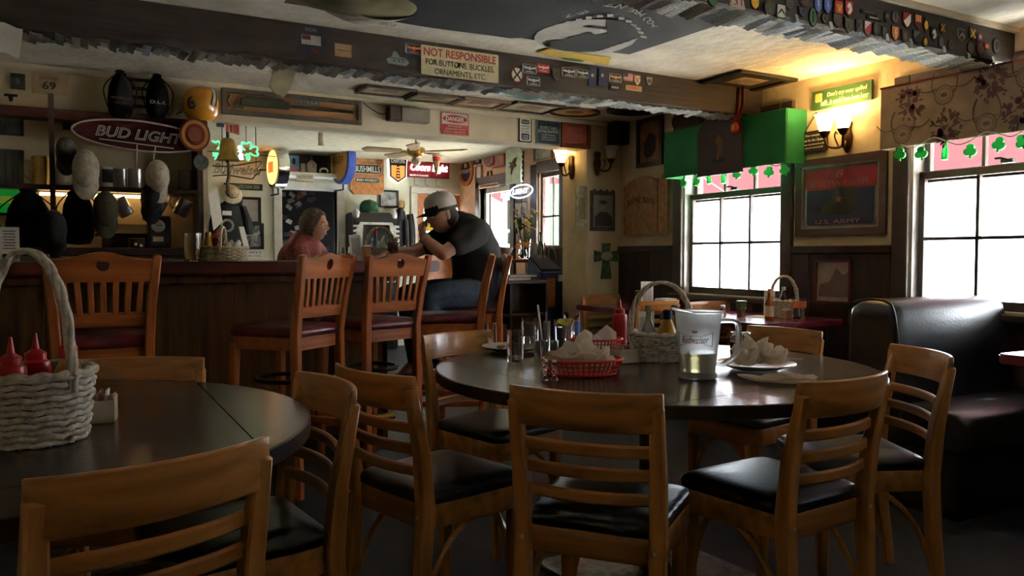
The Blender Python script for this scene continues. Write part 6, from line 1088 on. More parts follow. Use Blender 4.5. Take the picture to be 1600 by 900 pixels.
def bottle(name, label, p, prof, m, capm=None, capprof=None, label_=None, cat='bottle', grp=None):
    t = thing(name, label, cat, p, 0, grp); ob('body', MB().lathe(prof, 18), m, t, smooth=40)
    if capm: ob('cap', MB().lathe(capprof, 14), capm, t)
    if label_: ob('label', MB().lathe([(label_[0], label_[1]), (label_[0], label_[2])], 18, cap=False), label_[3], t)
    return t
KET = mat('ketchup red plastic', (.34, .008, .008), .32); MUS = mat('mustard yellow plastic', (.48, .24, .012), .35); ROOT = mat('glass sauce bottle', (.75, .75, .72), .08, var=0, trans=.7)
def ketchup(label, p, s=1.0):
    return bottle('ketchup_bottle', label, p, [(.028 * s, 0), (.031 * s, .006), (.031 * s, .12 * s), (.029 * s, .135 * s), (.018 * s, .142 * s)], KET, KET, [(.022 * s, .140 * s), (.022 * s, .155 * s), (.008 * s, .165 * s), (.003 * s, .20 * s)])
def mustard(label, p, capm):
    return bottle('mustard_bottle', label, p, [(.026, 0), (.031, .01), (.034, .05), (.030, .085), (.017, .115), (.015, .12)], MUS, capm, [(.017, .118), (.018, .142), (.012, .148), (.001, .149)], (.0345, .03, .06, flat('mustard label', (.5, .3, .08))))
TZ_ = .761
def glass(label, x, y, r, h, fill=0, fm=None, z=TZ_, name='drinking_glass', p=None):
    t = thing(name, label, 'glass', p or onz(x, y, z), 0, 'drinking glasses on the pitcher table' if p is None else 'glasses on the bar')
    ob('glass_wall', MB().lathe([(r * .86, 0), (r * .9, .003), (r, h), (r * .95, h), (r * .84, .012), (.001, .010)], 22), GLASS, t, smooth=50)
    if fill: ob('drink', MB().lathe([(r * .82, .0125), (r * (.83 + .1 * fill), h * fill), (.001, h * fill)], 20), fm or mat('ice water', (.75, .78, .80), .06, var=0, trans=.9, ior=1.33), t)
    return t
glass('tumbler standing alone on the left of the pitcher table', 805, 566, .032, .118, .22); glass('tall glass behind the lone tumbler', 827, 545, .034, .13, .4); g1 = glass('tall glass with a white straw in the middle of the cluster', 847, 556, .033, .135, .45); g2 = glass('glass nearest the red basket', 858, 578, .032, .10, .3)
g3 = glass('wide glass with two lemon wedges', 880, 546, .040, .125, .75); g4 = glass('tall glass with blue lettering behind the lemon glass', 893, 538, .038, .14, .5)
ob('straw', MB().tube([(.005, 0, .02), (-.02, 0, .20)], .004, 6), WHITE, g1); ob('straw', MB().tube([(.015, .01, .02), (.025, .01, .17)], .003, 6), GREY, g1)
LEM = mat('lemon', (.62, .46, .04), .45)
for dx, rr in ((-.02, .4), (.022, -.5)): ob('lemon_wedge', MB().prism([(.022 * math.cos(PI * i / 10), .022 * math.sin(PI * i / 10)) for i in range(11)], -.006, .006, Mx.Translation((dx, -.012, .108)) @ Mx.Rotation(rr, 4, 'Y') @ Mx.Rotation(PI / 2, 4, 'X')), LEM, g3)
ob('lettering_block', MB().grid(lambda u, v: (.0395 * math.sin(-.2 + u * .9), -.0395 * math.cos(-.2 + u * .9), .05 + .055 * v), 5, 1), flat('glass blue print', (.05, .07, .35)), g4)
def plate_(label, x, y, r, p=None):
    t = thing('dinner_plate', label, 'plate', p or onz(x, y, TZ_), 0, 'dinner plates'); ob('dish', MB().lathe([(.001, .004), (r * .6, .004), (r * .66, .007), (r, .022), (r * .99, .025), (r * .64, .011), (r * .5, .009), (.001, .009)], 32, cap=False), mat('grey glazed plate', (.55, .52, .48), .25), t, smooth=60); return t
pl = plate_('plate with food scraps behind the lone tumbler', 800, 549, .125)
RS = random.Random(21)
for i in range(9): ob('food_scrap', MB().sph((RS.uniform(-.06, .07), RS.uniform(-.05, .05), .018), (RS.uniform(.010, .02), RS.uniform(.008, .016), .007), 7, 5), mat('food %d' % (i % 3), ((.40, .14, .03), (.14, .04, .02), (.45, .28, .10))[i % 3], .5), pl)
def wad(sx, sy, h, sd):
    b = bmesh.new(); bmesh.ops.create_icosphere(b, subdivisions=3, radius=1)
    for v in b.verts:
        p = v.co.copy(); n1 = NZ.noise(p * 1.5 + V((sd, 0, sd))); n2 = NZ.noise(p * 3.2 + V((0, sd * 2, 0))); k = .82 + .45 * n1 + .38 * abs(n2)
        v.co = (p.x * k * sx / 2, p.y * k * sy / 2, max(.001, (p.z * .5 + .42) * h * k + .25 * h * n1))
    me = D.meshes.new('wad'); b.to_mesh(me); b.free(); fin(me, 22); return me
def napkin(label, p, sx, sy, h, sd, m=TISSUE, rz=0, name='napkin', parent=None, f=4.0):
    o = link(name, wad(sx, sy, h, sd), m, parent, p, (0, 0, rz))
    return o if parent else tag(o, label, 'napkin')
def red_basket(label, p, rx, ry, h, rz):
    t = thing('food_basket', label, 'basket', p, rz, 'red plastic food baskets'); n = 44; fl = lambda z: .80 + .20 * (z / h) ** .8
    for zz, r_ in ((.004, .0035), (h * .36, .002), (h * .66, .002), (h, .0045)): ob('hoop', MB().tube([(rx * fl(zz) * math.cos(2 * PI * i / 48), ry * fl(zz) * math.sin(2 * PI * i / 48), zz) for i in range(48)], r_, 6, closed=True), REDPL, t)
    rb_ = MB()
    for i in range(n): a = 2 * PI * i / n; rb_.tube([(rx * fl(z) * math.cos(a), ry * fl(z) * math.sin(a), z) for z in (.004, h * .35, h * .7, h)], .0026, 4)
    o = ob('ribs', rb_, REDPL, t); o['kind'] = 'stuff'; ob('floor', MB().prism(ell(rx * 1.6, ry * 1.6, 36), .002, .005), REDPL, t)
    return t
b1 = red_basket('red plastic basket of crumpled tissue in front of the glasses', onz(910, 584, TZ_), .135, .095, .05, -.35)
napkin('', (-.02, .0, .012), .17, .12, .105, 1.3, parent=b1, name='tissue_liner', rz=.2); napkin('', (.06, -.01, .012), .11, .10, .075, 5.1, parent=b1, name='tissue_liner', rz=.8); napkin('', (-.07, .02, .012), .10, .08, .06, 8.7, m=mat('brown tissue', (.55, .40, .28), .9), parent=b1, name='tissue_liner')
b2 = red_basket('red plastic basket with folded napkins behind the glasses', onz(930, 548, TZ_), .11, .085, .05, -.5)
for x, y, w, hh, a in ((-.04, .0, .09, .085, .2), (.04, .02, .10, .105, -.1), (.0, -.03, .08, .07, .5)): ob('folded_napkin', MB().add([(-w / 2, 0, .01), (w / 2, 0, .01), (w / 2, .012, hh * .7), (.1 * w, .012, hh), (-w / 2, .012, hh * .5), (-w / 2, .02, .01), (w / 2, .02, .01), (w / 2, .018, hh * .68), (.1 * w, .018, hh * .98), (-w / 2, .018, hh * .48)], [(0, 1, 2, 3, 4), (9, 8, 7, 6, 5), (0, 1, 6, 5), (1, 2, 7, 6), (2, 3, 8, 7), (3, 4, 9, 8), (4, 0, 5, 9)]), NAPW, b2, (x, y, 0), (0, 0, a))
ketchup('red ketchup bottle standing on the pitcher table', onz(968, 541, TZ_), 1.02)
rk = thing('ramekin', 'cream sugar holder with napkin beside the wicker basket', 'sugar holder', onz(975, 566, TZ_)); CRM = mat('cream plastic', (.58, .50, .36), .35); ob('tray', MB().bb(-.045, .045, -.032, -.028, 0, .05).bb(-.045, .045, .028, .032, 0, .05).bb(-.045, -.041, -.032, .032, 0, .05).bb(.041, .045, -.032, .032, 0, .05).bb(-.045, .045, -.032, .032, 0, .004), CRM, rk)
for i in range(6): ob('sugar_packet', MB().box(-.032 + i * .012, 0, .036, .004, .05, .055, Mx.Rotation(.06 * i - .15, 4, 'Y')), (mat('pink packet', (.6, .2, .22), .6), PAPER, mat('tan packet', (.5, .4, .2), .6))[i % 3], rk)
wk = wicker('white wicker basket of condiments behind the beer pitcher', onz(1036, 566, TZ_) + V((.04, .06, 0)), .105, .085, .10, .12, .29, WICK, -.45, 10)
wp = wk.location
mustard('mustard bottle with navy cap in the middle basket', wp + V((-.01, -.045, .02)), NAVY).scale = (1.05, 1.05, 1.15); mustard('mustard bottle with brown cap in the middle basket', wp + V((.045, -.02, .02)), mat('brown cap', (.14, .03, .015), .4)).scale = (.8, .8, 1.25)
t = bottle('sauce_bottle', 'clear glass sauce bottle leaning in the middle basket', wp + V((-.06, .0, .02)), [(.024, 0), (.027, .006), (.027, .09), (.012, .13), (.010, .165)], ROOT, mat('tan cap', (.34, .24, .14), .5), [(.014, .163), (.014, .185)])
t = thing('menu_card', 'printed card standing in the middle basket', 'card', wp + V((-.03, .05, .03))); ob('card', MB().box(0, 0, .075, .075, .002, .15), PAPER, t); ob('printed_block', MB().box(0, -.0015, .08, .055, .001, .10), flat('grey type', (.45, .44, .42)), t)
napkin('brown paper tucked into the front of the middle basket', wp + V((-.055, -.045, .045)), .06, .05, .06, 3.3, mat('tan tissue', (.50, .36, .18), .9))
# pitcher
pp = onz(1090, 590, TZ_); pc_ = thing('beer_pitcher', 'frosted plastic beer pitcher with a red beer logo, nearly empty', 'pitcher', pp, math.radians(-27)); FRO = mat('frosted plastic', (.95, .97, .97), .38, var=0, trans=.82, ior=1.12); r0, r1, ph = .055, .074, .212
ob('wall', MB().lathe([(r0, .0), (r0 + .004, .004), (r0 + .001, .018), (r0, .02), (r1, ph), (r1 - .002, ph + .002), (r1 - .005, ph), (r0 - .004, .022), (.001, .020)], 32), FRO, pc_, smooth=50)
ob('foot_ring', MB().lathe([(r0 - .002, 0), (r0 + .006, .003), (r0 + .006, .014), (r0, .02)], 32), mat('clear plastic foot', (.8, .82, .82), .08, var=0, trans=.8), pc_, smooth=50)
ob('rim_lip', MB().tube([((r1 + .001 + .012 * max(0, math.cos(a + 2.9)) ** 6) * math.cos(a), (r1 + .001 + .012 * max(0, math.cos(a + 2.9)) ** 6) * math.sin(a), ph + .012 * max(0, math.cos(a + 2.9)) ** 4) for a in [2 * PI * i / 40 for i in range(40)]], .0032, 6, closed=True), FRO, pc_)
ob('handle', MB().sweep(cr([(r1 - .003, 0, ph - .03), (r1 + .05, 0, ph - .035), (r1 + .056, 0, ph - .09), (r1 + .05, 0, .075), (r0 + .028, 0, .042), (r0 + .002, 0, .045)], 6), (.020, .014), side=(0, 1, 0)), FRO, pc_, bevel=.004, smooth=60)
ob('beer', MB().lathe([(r0 - .005, .0225), (r0 + .001, .082), (.001, .082)], 28), mat('flat beer', (.80, .68, .34), .05, var=0, trans=.9, ior=1.33), pc_)
def wrap(o, r, zc, a0):
    for v in o.data.vertices:
        a = a0 + v.co.x / r; q = r * (1 + (v.co.y) * .095 / .07 * .0) + v.co.z; v.co = (q * math.sin(a), -q * math.cos(a), zc + v.co.y)
    for v in o.data.vertices: k = 1 + (v.co.z - zc) * 1.35; v.co.x *= k; v.co.y *= k
LR = mat('logo red', (.42, .04, .05), .4)
o = text(pc_, 'Budweiser', 0, 0, .088, .022, LR, z=.001, shear=.3, depth=.0006); wrap(o, .0675, .128, -.42)
bow = [(-.055, .020), (-.02, .010), (.02, .010), (.055, .020), (.055, -.020), (.02, -.010), (-.02, -.010), (-.055, -.020)]
def dens(L, n=5): return [(L[i][0] + (L[(i + 1) % len(L)][0] - L[i][0]) * j / n, L[i][1] + (L[(i + 1) % len(L)][1] - L[i][1]) * j / n) for i in range(len(L)) for j in range(n)]
o = shape('logo_outline', [dens([(x * 1.05, y * 1.15) for x, y in bow]), dens([(x * 1.02, y * 1.05) for x, y in bow])], .0006, LR, pc_, z=.001); wrap(o, .0675, .128, -.42)
o = shape('logo_crown', [[(-.007, -.004), (.007, -.004), (.009, .005), (.003, .0), (0, .006), (-.003, .0), (-.009, .005)]], .0006, LR, pc_, z=.001); wrap(o, .0675, .153, -.42)
# shakers, plate with napkins, loose napkin
for x, y, lb, fm in ((1148, 545, 'pepper shaker, left one behind the pitcher handle', mat('pepper', (.05, .04, .035), .8)), (1166, 546, 'salt shaker, right one behind the pitcher handle', WHITE)):
    t = thing('shaker', lb, 'shaker', onz(x, y, TZ_), 0, 'salt and pepper shakers'); ob('glass_body', MB().lathe([(.02, 0), (.021, .004), (.019, .05), (.016, .055)], 12), GLASS, t); ob('filling', MB().lathe([(.0185, .003), (.0175, .03)], 12), fm, t); ob('lid', MB().lathe([(.018, .053), (.019, .058), (.017, .07), (.001, .074)], 14), CHROME, t)
for x, y, lb, a in ((852, 594, 'small glass shaker lying left in front of the red basket', .3), (866, 594, 'small glass shaker lying right in front of the red basket', -.2)):
    t = thing('glass_cruet', lb, 'cruet', onz(x, y, TZ_), a, 'tiny glass cruets'); ob('stem', MB().lathe([(.012, 0), (.013, .004), (.005, .012), (.005, .03), (.012, .04), (.010, .055)], 12), GLASS, t); ob('stopper', MB().sph((0, 0, .058), .008), CHROME, t)
pn = plate_('white plate heaped with crumpled napkins right of the pitcher', 1180, 577, .135)
napkin('crumpled napkin standing highest on the white plate', pn.location + V((.02, .02, .018)), .13, .12, .10, 2.2, rz=.5); napkin('crumpled napkin at the left of the white plate', pn.location + V((-.045, .0, .018)), .12, .10, .07, 6.4, rz=1.2); napkin('crumpled napkin at the right of the white plate', pn.location + V((.055, -.03, .018)), .11, .10, .06, 9.2, rz=.1)
for i in range(3): tag(ob('meat_scrap', MB().sph((0, 0, 0), (.016, .012, .009), 8, 6), mat('dark meat', (.09, .02, .012), .45), None, pn.location + V((.04 + .022 * i, .05 - .02 * i, .03 + .004 * (i % 2)))), ('leftmost', 'middle', 'rightmost')[i] + ' dark scrap of food on the napkin plate', 'food', 'food scraps on the napkin plate')
fk = thing('fork', 'fork lying across the rim of the napkin plate', 'fork', pn.location + V((.10, -.02, .028)), -.3); ob('fork_handle', MB().sweep([(-.02, 0, 0), (.04, 0, .003), (.085, 0, .001)], [(.004, .002), (.006, .002), (.009, .002)], side=(0, 1, 0)), STEEL, fk); ob('fork_tines', MB().sweep([(-.06, 0, -.004), (-.02, 0, 0)], (.014, .002), side=(0, 1, 0)), STEEL, fk)
napkin('twisted napkin lying on the table right of the plate', onz(1222, 598, TZ_), .24, .075, .03, 4.4, rz=-.75)
# left table
lp_ = V((-.085, 1.955, TZ_)); wk2 = wicker('large white wicker basket on the left table', lp_, .112, .10, .145, .16, .40, WICK, -.9, 11)
ketchup('first ketchup bottle in the large left basket', lp_ + V((-.03, -.02, .03)), .95); ketchup('second ketchup bottle in the large left basket', lp_ + V((.012, .05, .03)), .95)
mustard('mustard bottle with red cap in the large left basket', lp_ + V((.075, .0, .05)), REDPL)
sc_ = thing('sugar_caddy', 'cream sugar caddy with pink packets on the left table', 'sugar caddy', onz(148, 658, TZ_), -.15); ob('tray', MB().bb(-.046, .046, -.034, -.030, 0, .052).bb(-.046, .046, .030, .034, 0, .058).bb(-.046, -.042, -.034, .034, 0, .058).bb(.042, .046, -.034, .034, 0, .058).bb(-.046, .046, -.034, .034, 0, .004), CRM, sc_)
for i in range(7): ob('sugar_packet', MB().box(-.034 + i * .011, .002, .040 + .004 * (i % 3), .004, .056, .055, Mx.Rotation(.05 * i - .15, 4, 'Y')), (mat('pink packet', (0, 0, 0)), PAPER, mat('pink packet', (0, 0, 0)), mat('tan packet', (0, 0, 0)))[i % 4], sc_)
# maroon tables
t = bottle('hot_sauce_bottle', 'hot sauce bottle standing alone on the maroon window table', V((3.72, 3.43, TZ_)), [(.024, 0), (.026, .005), (.026, .10), (.011, .13), (.010, .165)], mat('hot sauce', (.40, .10, .01), .15, trans=.3), mat('bottle white cap', (.6, .2, .1), .4), [(.012, .163), (.012, .19)], (.0265, .02, .085, mat('sauce label', (.7, .55, .35), .5)))
q = at(1310, 492, 'C', TZ_); bx = V((3.98, 3.55, TZ_))
wicker('small white wicker basket on the maroon window table', bx, .075, .06, .10, .1, .26, WICK, -.6, 8); bottle('sauce_bottle', 'brown sauce bottle in the small basket by the window', bx + V((.0, .0, .02)), [(.022, 0), (.024, .1), (.011, .13), (.010, .15)], mat('brown sauce', (.07, .015, .01), .2), WHITE, [(.012, .15), (.013, .172)])
t = thing('menu_card', 'printed card leaning at the small window basket', 'card', bx + V((-.085, .04, 0)), -.5); ob('card', MB().box(0, 0, .085, .07, .002, .17), PAPER, t); ob('printed_block', MB().box(0, -.0015, .08, .05, .001, .11), flat('grey type', (.45, .44, .42)), t)
t = glass('plastic cup with orange print and straw on the window table', 0, 0, .04, .13, .6, p=V((3.93, 3.38, TZ_))); ob('straw', MB().tube([(0, 0, .02), (-.02, 0, .19)], .004, 6), WHITE, t); ob('orange_print', MB().lathe([(.0392, .07), (.0402, .11)], 20, cap=False), flat('cup orange', (.7, .16, .04)), t)
t = thing('jam_jar', 'green-lidded jar on the maroon window table', 'jar', V((3.78, 3.72, TZ_))); ob('jar', MB().lathe([(.028, 0), (.03, .05), (.026, .055)], 14), mat('jar glass tan', (.3, .22, .12), .2, trans=.3), t); ob('lid', MB().lathe([(.032, .055), (.034, .095), (.03, .1)], 14), mat('green lid', (.10, .22, .06), .4), t)
t = thing('shaker', 'metal-topped shaker left of the green-lidded jar', 'shaker', V((3.66, 3.76, TZ_)), 0, 'salt and pepper shakers'); ob('glass_body', MB().lathe([(.02, 0), (.018, .05)], 12), GLASS, t); ob('lid', MB().lathe([(.018, .05), (.019, .056), (.016, .07), (.001, .074)], 12), CHROME, t)
t = thing('paper_note', 'white paper lying on the maroon window table', 'paper', V((3.86, 3.62, TZ_ + .0005)), .3); ob('sheet', MB().grid(lambda u, v: ((u - .5) * .2, (v - .5) * .14, .002 * math.sin(u * 3)), 4, 3), PAPER, t)
t = thing('tan_box', 'small tan box beside the plastic cup', 'box', V((3.90, 3.46, TZ_))); ob('box', MB().box(0, 0, .025, .05, .05, .05), TAN, t); ob('flap', MB().box(0, 0, .052, .04, .05, .003), PAPER, t)
t = thing('lidded_jar', 'tan jar with green lid on the farthest maroon table', 'jar', V((3.80, 4.80, TZ_))); ob('jar', MB().lathe([(.03, 0), (.034, .06), (.03, .09)], 14), mat('tan jar', (.42, .22, .08), .3), t); ob('lid', MB().lathe([(.028, .09), (.03, .12), (.026, .125)], 14), mat('green lid', (0, 0, 0)), t)
t = thing('menu_card', 'upright menu card on the farthest maroon table', 'card', V((3.92, 4.85, TZ_)), -.4); ob('card', MB().box(0, 0, .095, .10, .003, .19), PAPER, t); ob('printed_block', MB().box(0, -.002, .10, .07, .001, .13), flat('grey type', (0, 0, 0)), t)
t = thing('napkin_stack', 'stack of white napkins on the farthest maroon table', 'napkins', V((3.98, 4.70, TZ_))); ob('stack', MB().box(0, 0, .03, .13, .13, .06), WHITE, t, bevel=.01); ob('top_napkin', MB().box(.01, 0, .062, .12, .12, .003), PAPER, t)
# bar top
BZ = 1.121
t = thing('bar_card', 'white printed card standing on the bar at the left edge', 'card', V((at(15, 400, 'N', 4.55).x, 4.55, BZ))); ob('card', MB().box(0, 0, .085, .085, .004, .17), PAPER, t)
for i in range(7): ob('printed_line', MB().box(0, -.0025, .15 - i * .014, .055 - .008 * (i % 2), .001, .004), INK, t)
ob('printed_mark', MB().box(-.02, -.0025, .03, .02, .001, .018), INK, t)
glass('empty pint glass standing on the bar beside the wicker basket', 0, 0, .044, .15, 0, p=V((at(301, 400, 'N', 4.50).x, 4.50, BZ)))
bw = V((at(348, 400, 'N', 4.62).x, 4.62, BZ)); wicker('tan wicker basket with ketchup on the bar', bw, .085, .12, .075, .1, .19, WICKT, 1.25, 8)
ketchup('ketchup bottle in the bar basket', bw + V((-.03, -.01, .015)), .85); mustard('mustard bottle in the bar basket', bw + V((-.075, .0, .015)), MUS); napkin('napkins in the bar basket', bw + V((.05, .0, .02)), .09, .08, .09, 7.7, NAPW)
def onb(x, Y): return V((at(x, 400, 'N', Y).x, Y, BZ))
b3 = onb(594, 5.0); wicker('wicker basket of condiments on the bar in front of the jukebox', b3, .085, .065, .08, .08, .22, WICKT, -.3, 7); bottle('sauce_bottle', 'sauce bottle with blue label in the bar basket', b3 + V((-.04, -.02, .02)), [(.018, 0), (.02, .1), (.011, .12), (.010, .15)], mat('blue label bottle', (.10, .16, .30), .3), REDPL, [(.011, .15), (.012, .175)]); mustard('tilted mustard bottle in the bar basket by the jukebox', b3 + V((.045, -.02, .02)), MUS).rotation_euler = (0, .5, 0); napkin('white napkins in the bar basket by the jukebox', b3 + V((.0, .02, .03)), .10, .08, .12, 8.8, NAPW)
t = thing('menu_card', 'leaning printed card on the bar left of the condiment basket', 'card', onb(558, 5.02), .1); ob('card', MB().box(0, 0, .085, .085, .003, .17, Mx.Rotation(-.1, 4, 'Y')), PAPER, t); ob('printed_block', MB().box(0, -.002, .09, .06, .001, .12, Mx.Rotation(-.1, 4, 'Y')), flat('grey type', (0, 0, 0)), t)
glass('whiskey glass on the bar in front of the woman', 0, 0, .038, .09, .5, mat('whiskey', (.45, .12, .02), .05, var=0, trans=.8), p=onb(541, 5.1)); glass('pint of amber beer on the bar left of the man', 0, 0, .04, .14, .85, mat('amber beer', (.30, .07, .01), .06, var=0, trans=.7), p=onb(614, 4.9)); glass('second amber drink beside the pint', 0, 0, .038, .10, .8, mat('amber beer', (0, 0, 0)), p=onb(625, 5.1))
t = thing('napkin_holder', 'wooden napkin holder on the bar between the drinks', 'napkin holder', onb(572, 4.85)); ob('holder', MB().box(0, 0, .045, .05, .05, .09), mat('holder wood', (.35, .15, .04), .4), t, bevel=.004); ob('napkins', MB().box(0, 0, .085, .035, .045, .03), PAPER, t)
t = thing('wallet', 'black wallet lying on the bar before the man', 'wallet', onb(640, 5.0)); ob('leather', MB().box(0, 0, .014, .11, .09, .026), BLACK, t, bevel=.01, seg=2); ob('buckle', MB().sph((.04, -.04, .02), .006), STEEL, t)
# ------------------------------------------------------------------ people
def skinmesh(name, J, E, root, m, parent=None, soft=0):
    "one continuous surface around joints J = {key: (x, y, z, r)}: tapered limbs along the edges E, fused and smoothed"
    mb = MB(); R_ = lambda k: (J[k][3] + J[k][4]) / 2 if len(J[k]) > 4 else J[k][3]; n = 14
    for a, b in E:
        p, q_, r0, r1 = V(J[a][:3]), V(J[b][:3]), R_(a), R_(b); d = q_ - p; L = d.length; M = Mx.Translation(p) @ d.to_track_quat('Z', 'Y').to_matrix().to_4x4()
        pr = [(max(.0008, r0 * math.sin(t)), -r0 * math.cos(t)) for t in [PI / 2 * i / 6 for i in range(7)]] + [(r0 + (r1 - r0) * u, L * u) for u in (.33, .66)] + [(max(.0008, r1 * math.cos(t)), L + r1 * math.sin(t)) for t in [PI / 2 * i / 6 for i in range(7)]]
        mb.lathe(pr, n, M)
    me = mb.mesh(name, smooth=0); o = D.objects.new(name, me); COL.objects.link(o)
    rm = o.modifiers.new('remesh', 'REMESH'); rm.mode = 'VOXEL'; rm.voxel_size = .013 if soft else .0055; rm.use_smooth_shade = True
    s3 = o.modifiers.new('soft', 'SMOOTH'); s3.factor = .5; s3.iterations = soft or 4
    dg = bpy.context.evaluated_depsgraph_get(); nm = D.meshes.new_from_object(o.evaluated_get(dg)); D.objects.remove(o)
    nm.materials.clear(); nm.polygons.foreach_set('use_smooth', [True] * len(nm.polygons)); nm.update()
    return link(name, nm, m, parent)
def head_bm(s, c, yaw, pitch):
    "head facing +x before turning: skull, brow, nose, lips, chin, jaw"
    vs_, n, k = [], 40, 30; mb = MB(); rg = []
    for j in range(1, k):
        ph = PI * j / k; ring = []
        for i in range(n):
            th = 2 * PI * i / n; x, y, z = math.sin(ph) * math.cos(th), math.sin(ph) * math.sin(th), -math.cos(ph)
            X, Y, Z = x * .098, y * .076, z * .118
            f = max(0, x) ** 2
            if z < 0: Y *= 1 - .28 * (-z) ** 1.2; X *= (1 - .10 * (-z)) if x > 0 else 1 - .42 * (-z)
            if z > 0 and x < 0: X *= 1.08
            g = lambda zz, w, yy=0., wy=.3: math.exp(-((z - zz) / w) ** 2) * math.exp(-((y - yy) / wy) ** 2) if x > 0 else 0
            X += .010 * g(.22, .10, 0, .5) - .010 * (g(.06, .10, .34, .18) + g(.06, .10, -.34, .18)) + .024 * g(-.14, .10, 0, .13) + .014 * g(.0, .14, 0, .10) + .008 * g(-.42, .06, 0, .3) + .007 * g(-.53, .06, 0, .26) - .004 * g(-.475, .03, 0, .3) + .012 * g(-.80, .16, 0, .4)
            ring.append((X * s, Y * s, Z * s))
        rg.append(ring)
    mb.rings(rg)
    M = Mx.Translation(c) @ Mx.Rotation(yaw, 4, 'Z') @ Mx.Rotation(pitch, 4, 'Y')
    mb.v = [tuple(M @ V(p)) for p in mb.v]
    return mb, M
def face_parts(par, M, s, hairm, fem=False):
    EW = mat('eye white', (.55, .52, .48), .3); IR = mat('eye dark', (.03, .02, .015), .2); LIP = mat('lips', (.28, .10, .08), .45)
    for sy in (-1, 1):
        e = ob('eye', MB().sph((.078 * s, sy * .029 * s, .008 * s), .0125 * s, 12, 8), EW, par, mtx=M); ob('iris', MB().sph((.0885 * s, sy * .030 * s, .008 * s), .0042 * s, 8, 6), IR, e)
        ob('eyebrow', MB().tube(cr([(.088 * s, sy * .014 * s, .028 * s), (.090 * s, sy * .030 * s, .033 * s), (.078 * s, sy * .048 * s, .028 * s)], 3), .0035 * s, 6), hairm, par, mtx=M)
        ob('ear', MB().sph((-.004 * s, sy * .074 * s, -.005 * s), (.018 * s, .007 * s, .032 * s), 12, 8).sph((-.002 * s, sy * .079 * s, -.008 * s), (.010 * s, .005 * s, .020 * s), 10, 6), SKIN, par, mtx=M)
    ob('mouth', MB().tube(cr([(.083 * s, -.024 * s, -.056 * s), (.0965 * s, 0, -.054 * s), (.083 * s, .024 * s, -.056 * s)], 5), [.002 * s] + [.0045 * s] * 9 + [.002 * s], 7), LIP, par, mtx=M)
def hand_chain(J, E, w, d, up, side, s=1.0, curl=.9, pre='r'):
    "palm and five fingers from wrist point w; d = pointing direction, up = back of hand, side = thumb side"
    d, up, side = V(d).normalized(), V(up).normalized(), V(side).normalized(); w = V(w); L = lambda p, r, *q: (p.x, p.y, p.z, r * s)
    J[pre + 'palm'] = L(w + d * .045 * s, .024); E.append((pre + 'wrist', pre + 'palm'))
    for k, (o, ln) in enumerate(((.030, .072), (.010, .082), (-.010, .078), (-.029, .060))):
        b = w + d * .088 * s + side * o * s; J[pre + 'k%d' % k] = L(b, .0105); E.append((pre + 'palm', pre + 'k%d' % k)); p = b; dd = d.copy(); prev = pre + 'k%d' % k
        for q in range(3):
            a = curl * (.5 + .35 * q); dd = (d * math.cos(a * (q + 1) * .62) - up * math.sin(a * (q + 1) * .62)).normalized(); p = p + dd * ln * s * (.42, .32, .26)[q]; nm = pre + 'f%d%d' % (k, q); J[nm] = L(p, (.0092, .0086, .0074)[q]); E.append((prev, nm)); prev = nm
    p = w + d * .030 * s + side * .030 * s; J[pre + 't0'] = L(p, .013); E.append((pre + 'palm', pre + 't0'))
    p2 = p + (d * .7 + side * .5 - up * .4).normalized() * .035 * s; J[pre + 't1'] = L(p2, .0105); E.append((pre + 't0', pre + 't1')); p3 = p2 + (d * .8 - side * .1 - up * .6).normalized() * .030 * s; J[pre + 't2'] = L(p3, .009); E.append((pre + 't1', pre + 't2'))
# --- man in cap, seated, leaning on the bar, facing -x
mn = thing('person', 'person in white-backed cap and dark T-shirt leaning on the bar', 'person', (2.38, 4.86, 0))
o = V((2.38, 4.86, 0)); q = lambda x, y, z, *r: (x - o.x, y - o.y, z, *r)
HC = V((2.135, 4.78, 1.425)) - o
J = {'pel': q(2.42, 4.88, .90, .10), 'abd': q(2.44, 4.87, 1.04, .09), 'che': q(2.40, 4.84, 1.22, .10), 'upc': q(2.33, 4.81, 1.34, .075), 'neck': q(2.265, 4.79, 1.375, .062), 'nk2': q(2.21, 4.785, 1.395, .060), 'skull': q(2.155, 4.78, 1.43, .05),
     'lsh': q(2.30, 4.64, 1.315, .062), 'lua': q(2.20, 4.625, 1.235, .054), 'lel': q(2.075, 4.62, 1.166, .044), 'lfa': q(2.03, 4.68, 1.215, .042), 'lwr': q(2.00, 4.755, 1.270, .029), 'rsh': q(2.30, 4.99, 1.315, .062), 'rua': q(2.17, 5.03, 1.235, .054), 'rel': q(2.03, 5.05, 1.166, .044), 'rfa': q(1.94, 4.99, 1.172, .042), 'rwr': q(1.84, 4.92, 1.165, .029),
     'lhip': q(2.38, 4.78, .89, .07), 'lkn': q(2.00, 4.70, .88, .055), 'lan': q(2.05, 4.70, .42, .042), 'lft': q(1.94, 4.69, .33, .033), 'rhip': q(2.38, 4.97, .89, .07), 'rkn': q(2.00, 5.02, .88, .055), 'ran': q(2.05, 5.02, .42, .042), 'rft': q(1.94, 5.03, .33, .033)}
J['lwrist'] = J.pop('lwr'); J['rwrist'] = J.pop('rwr')
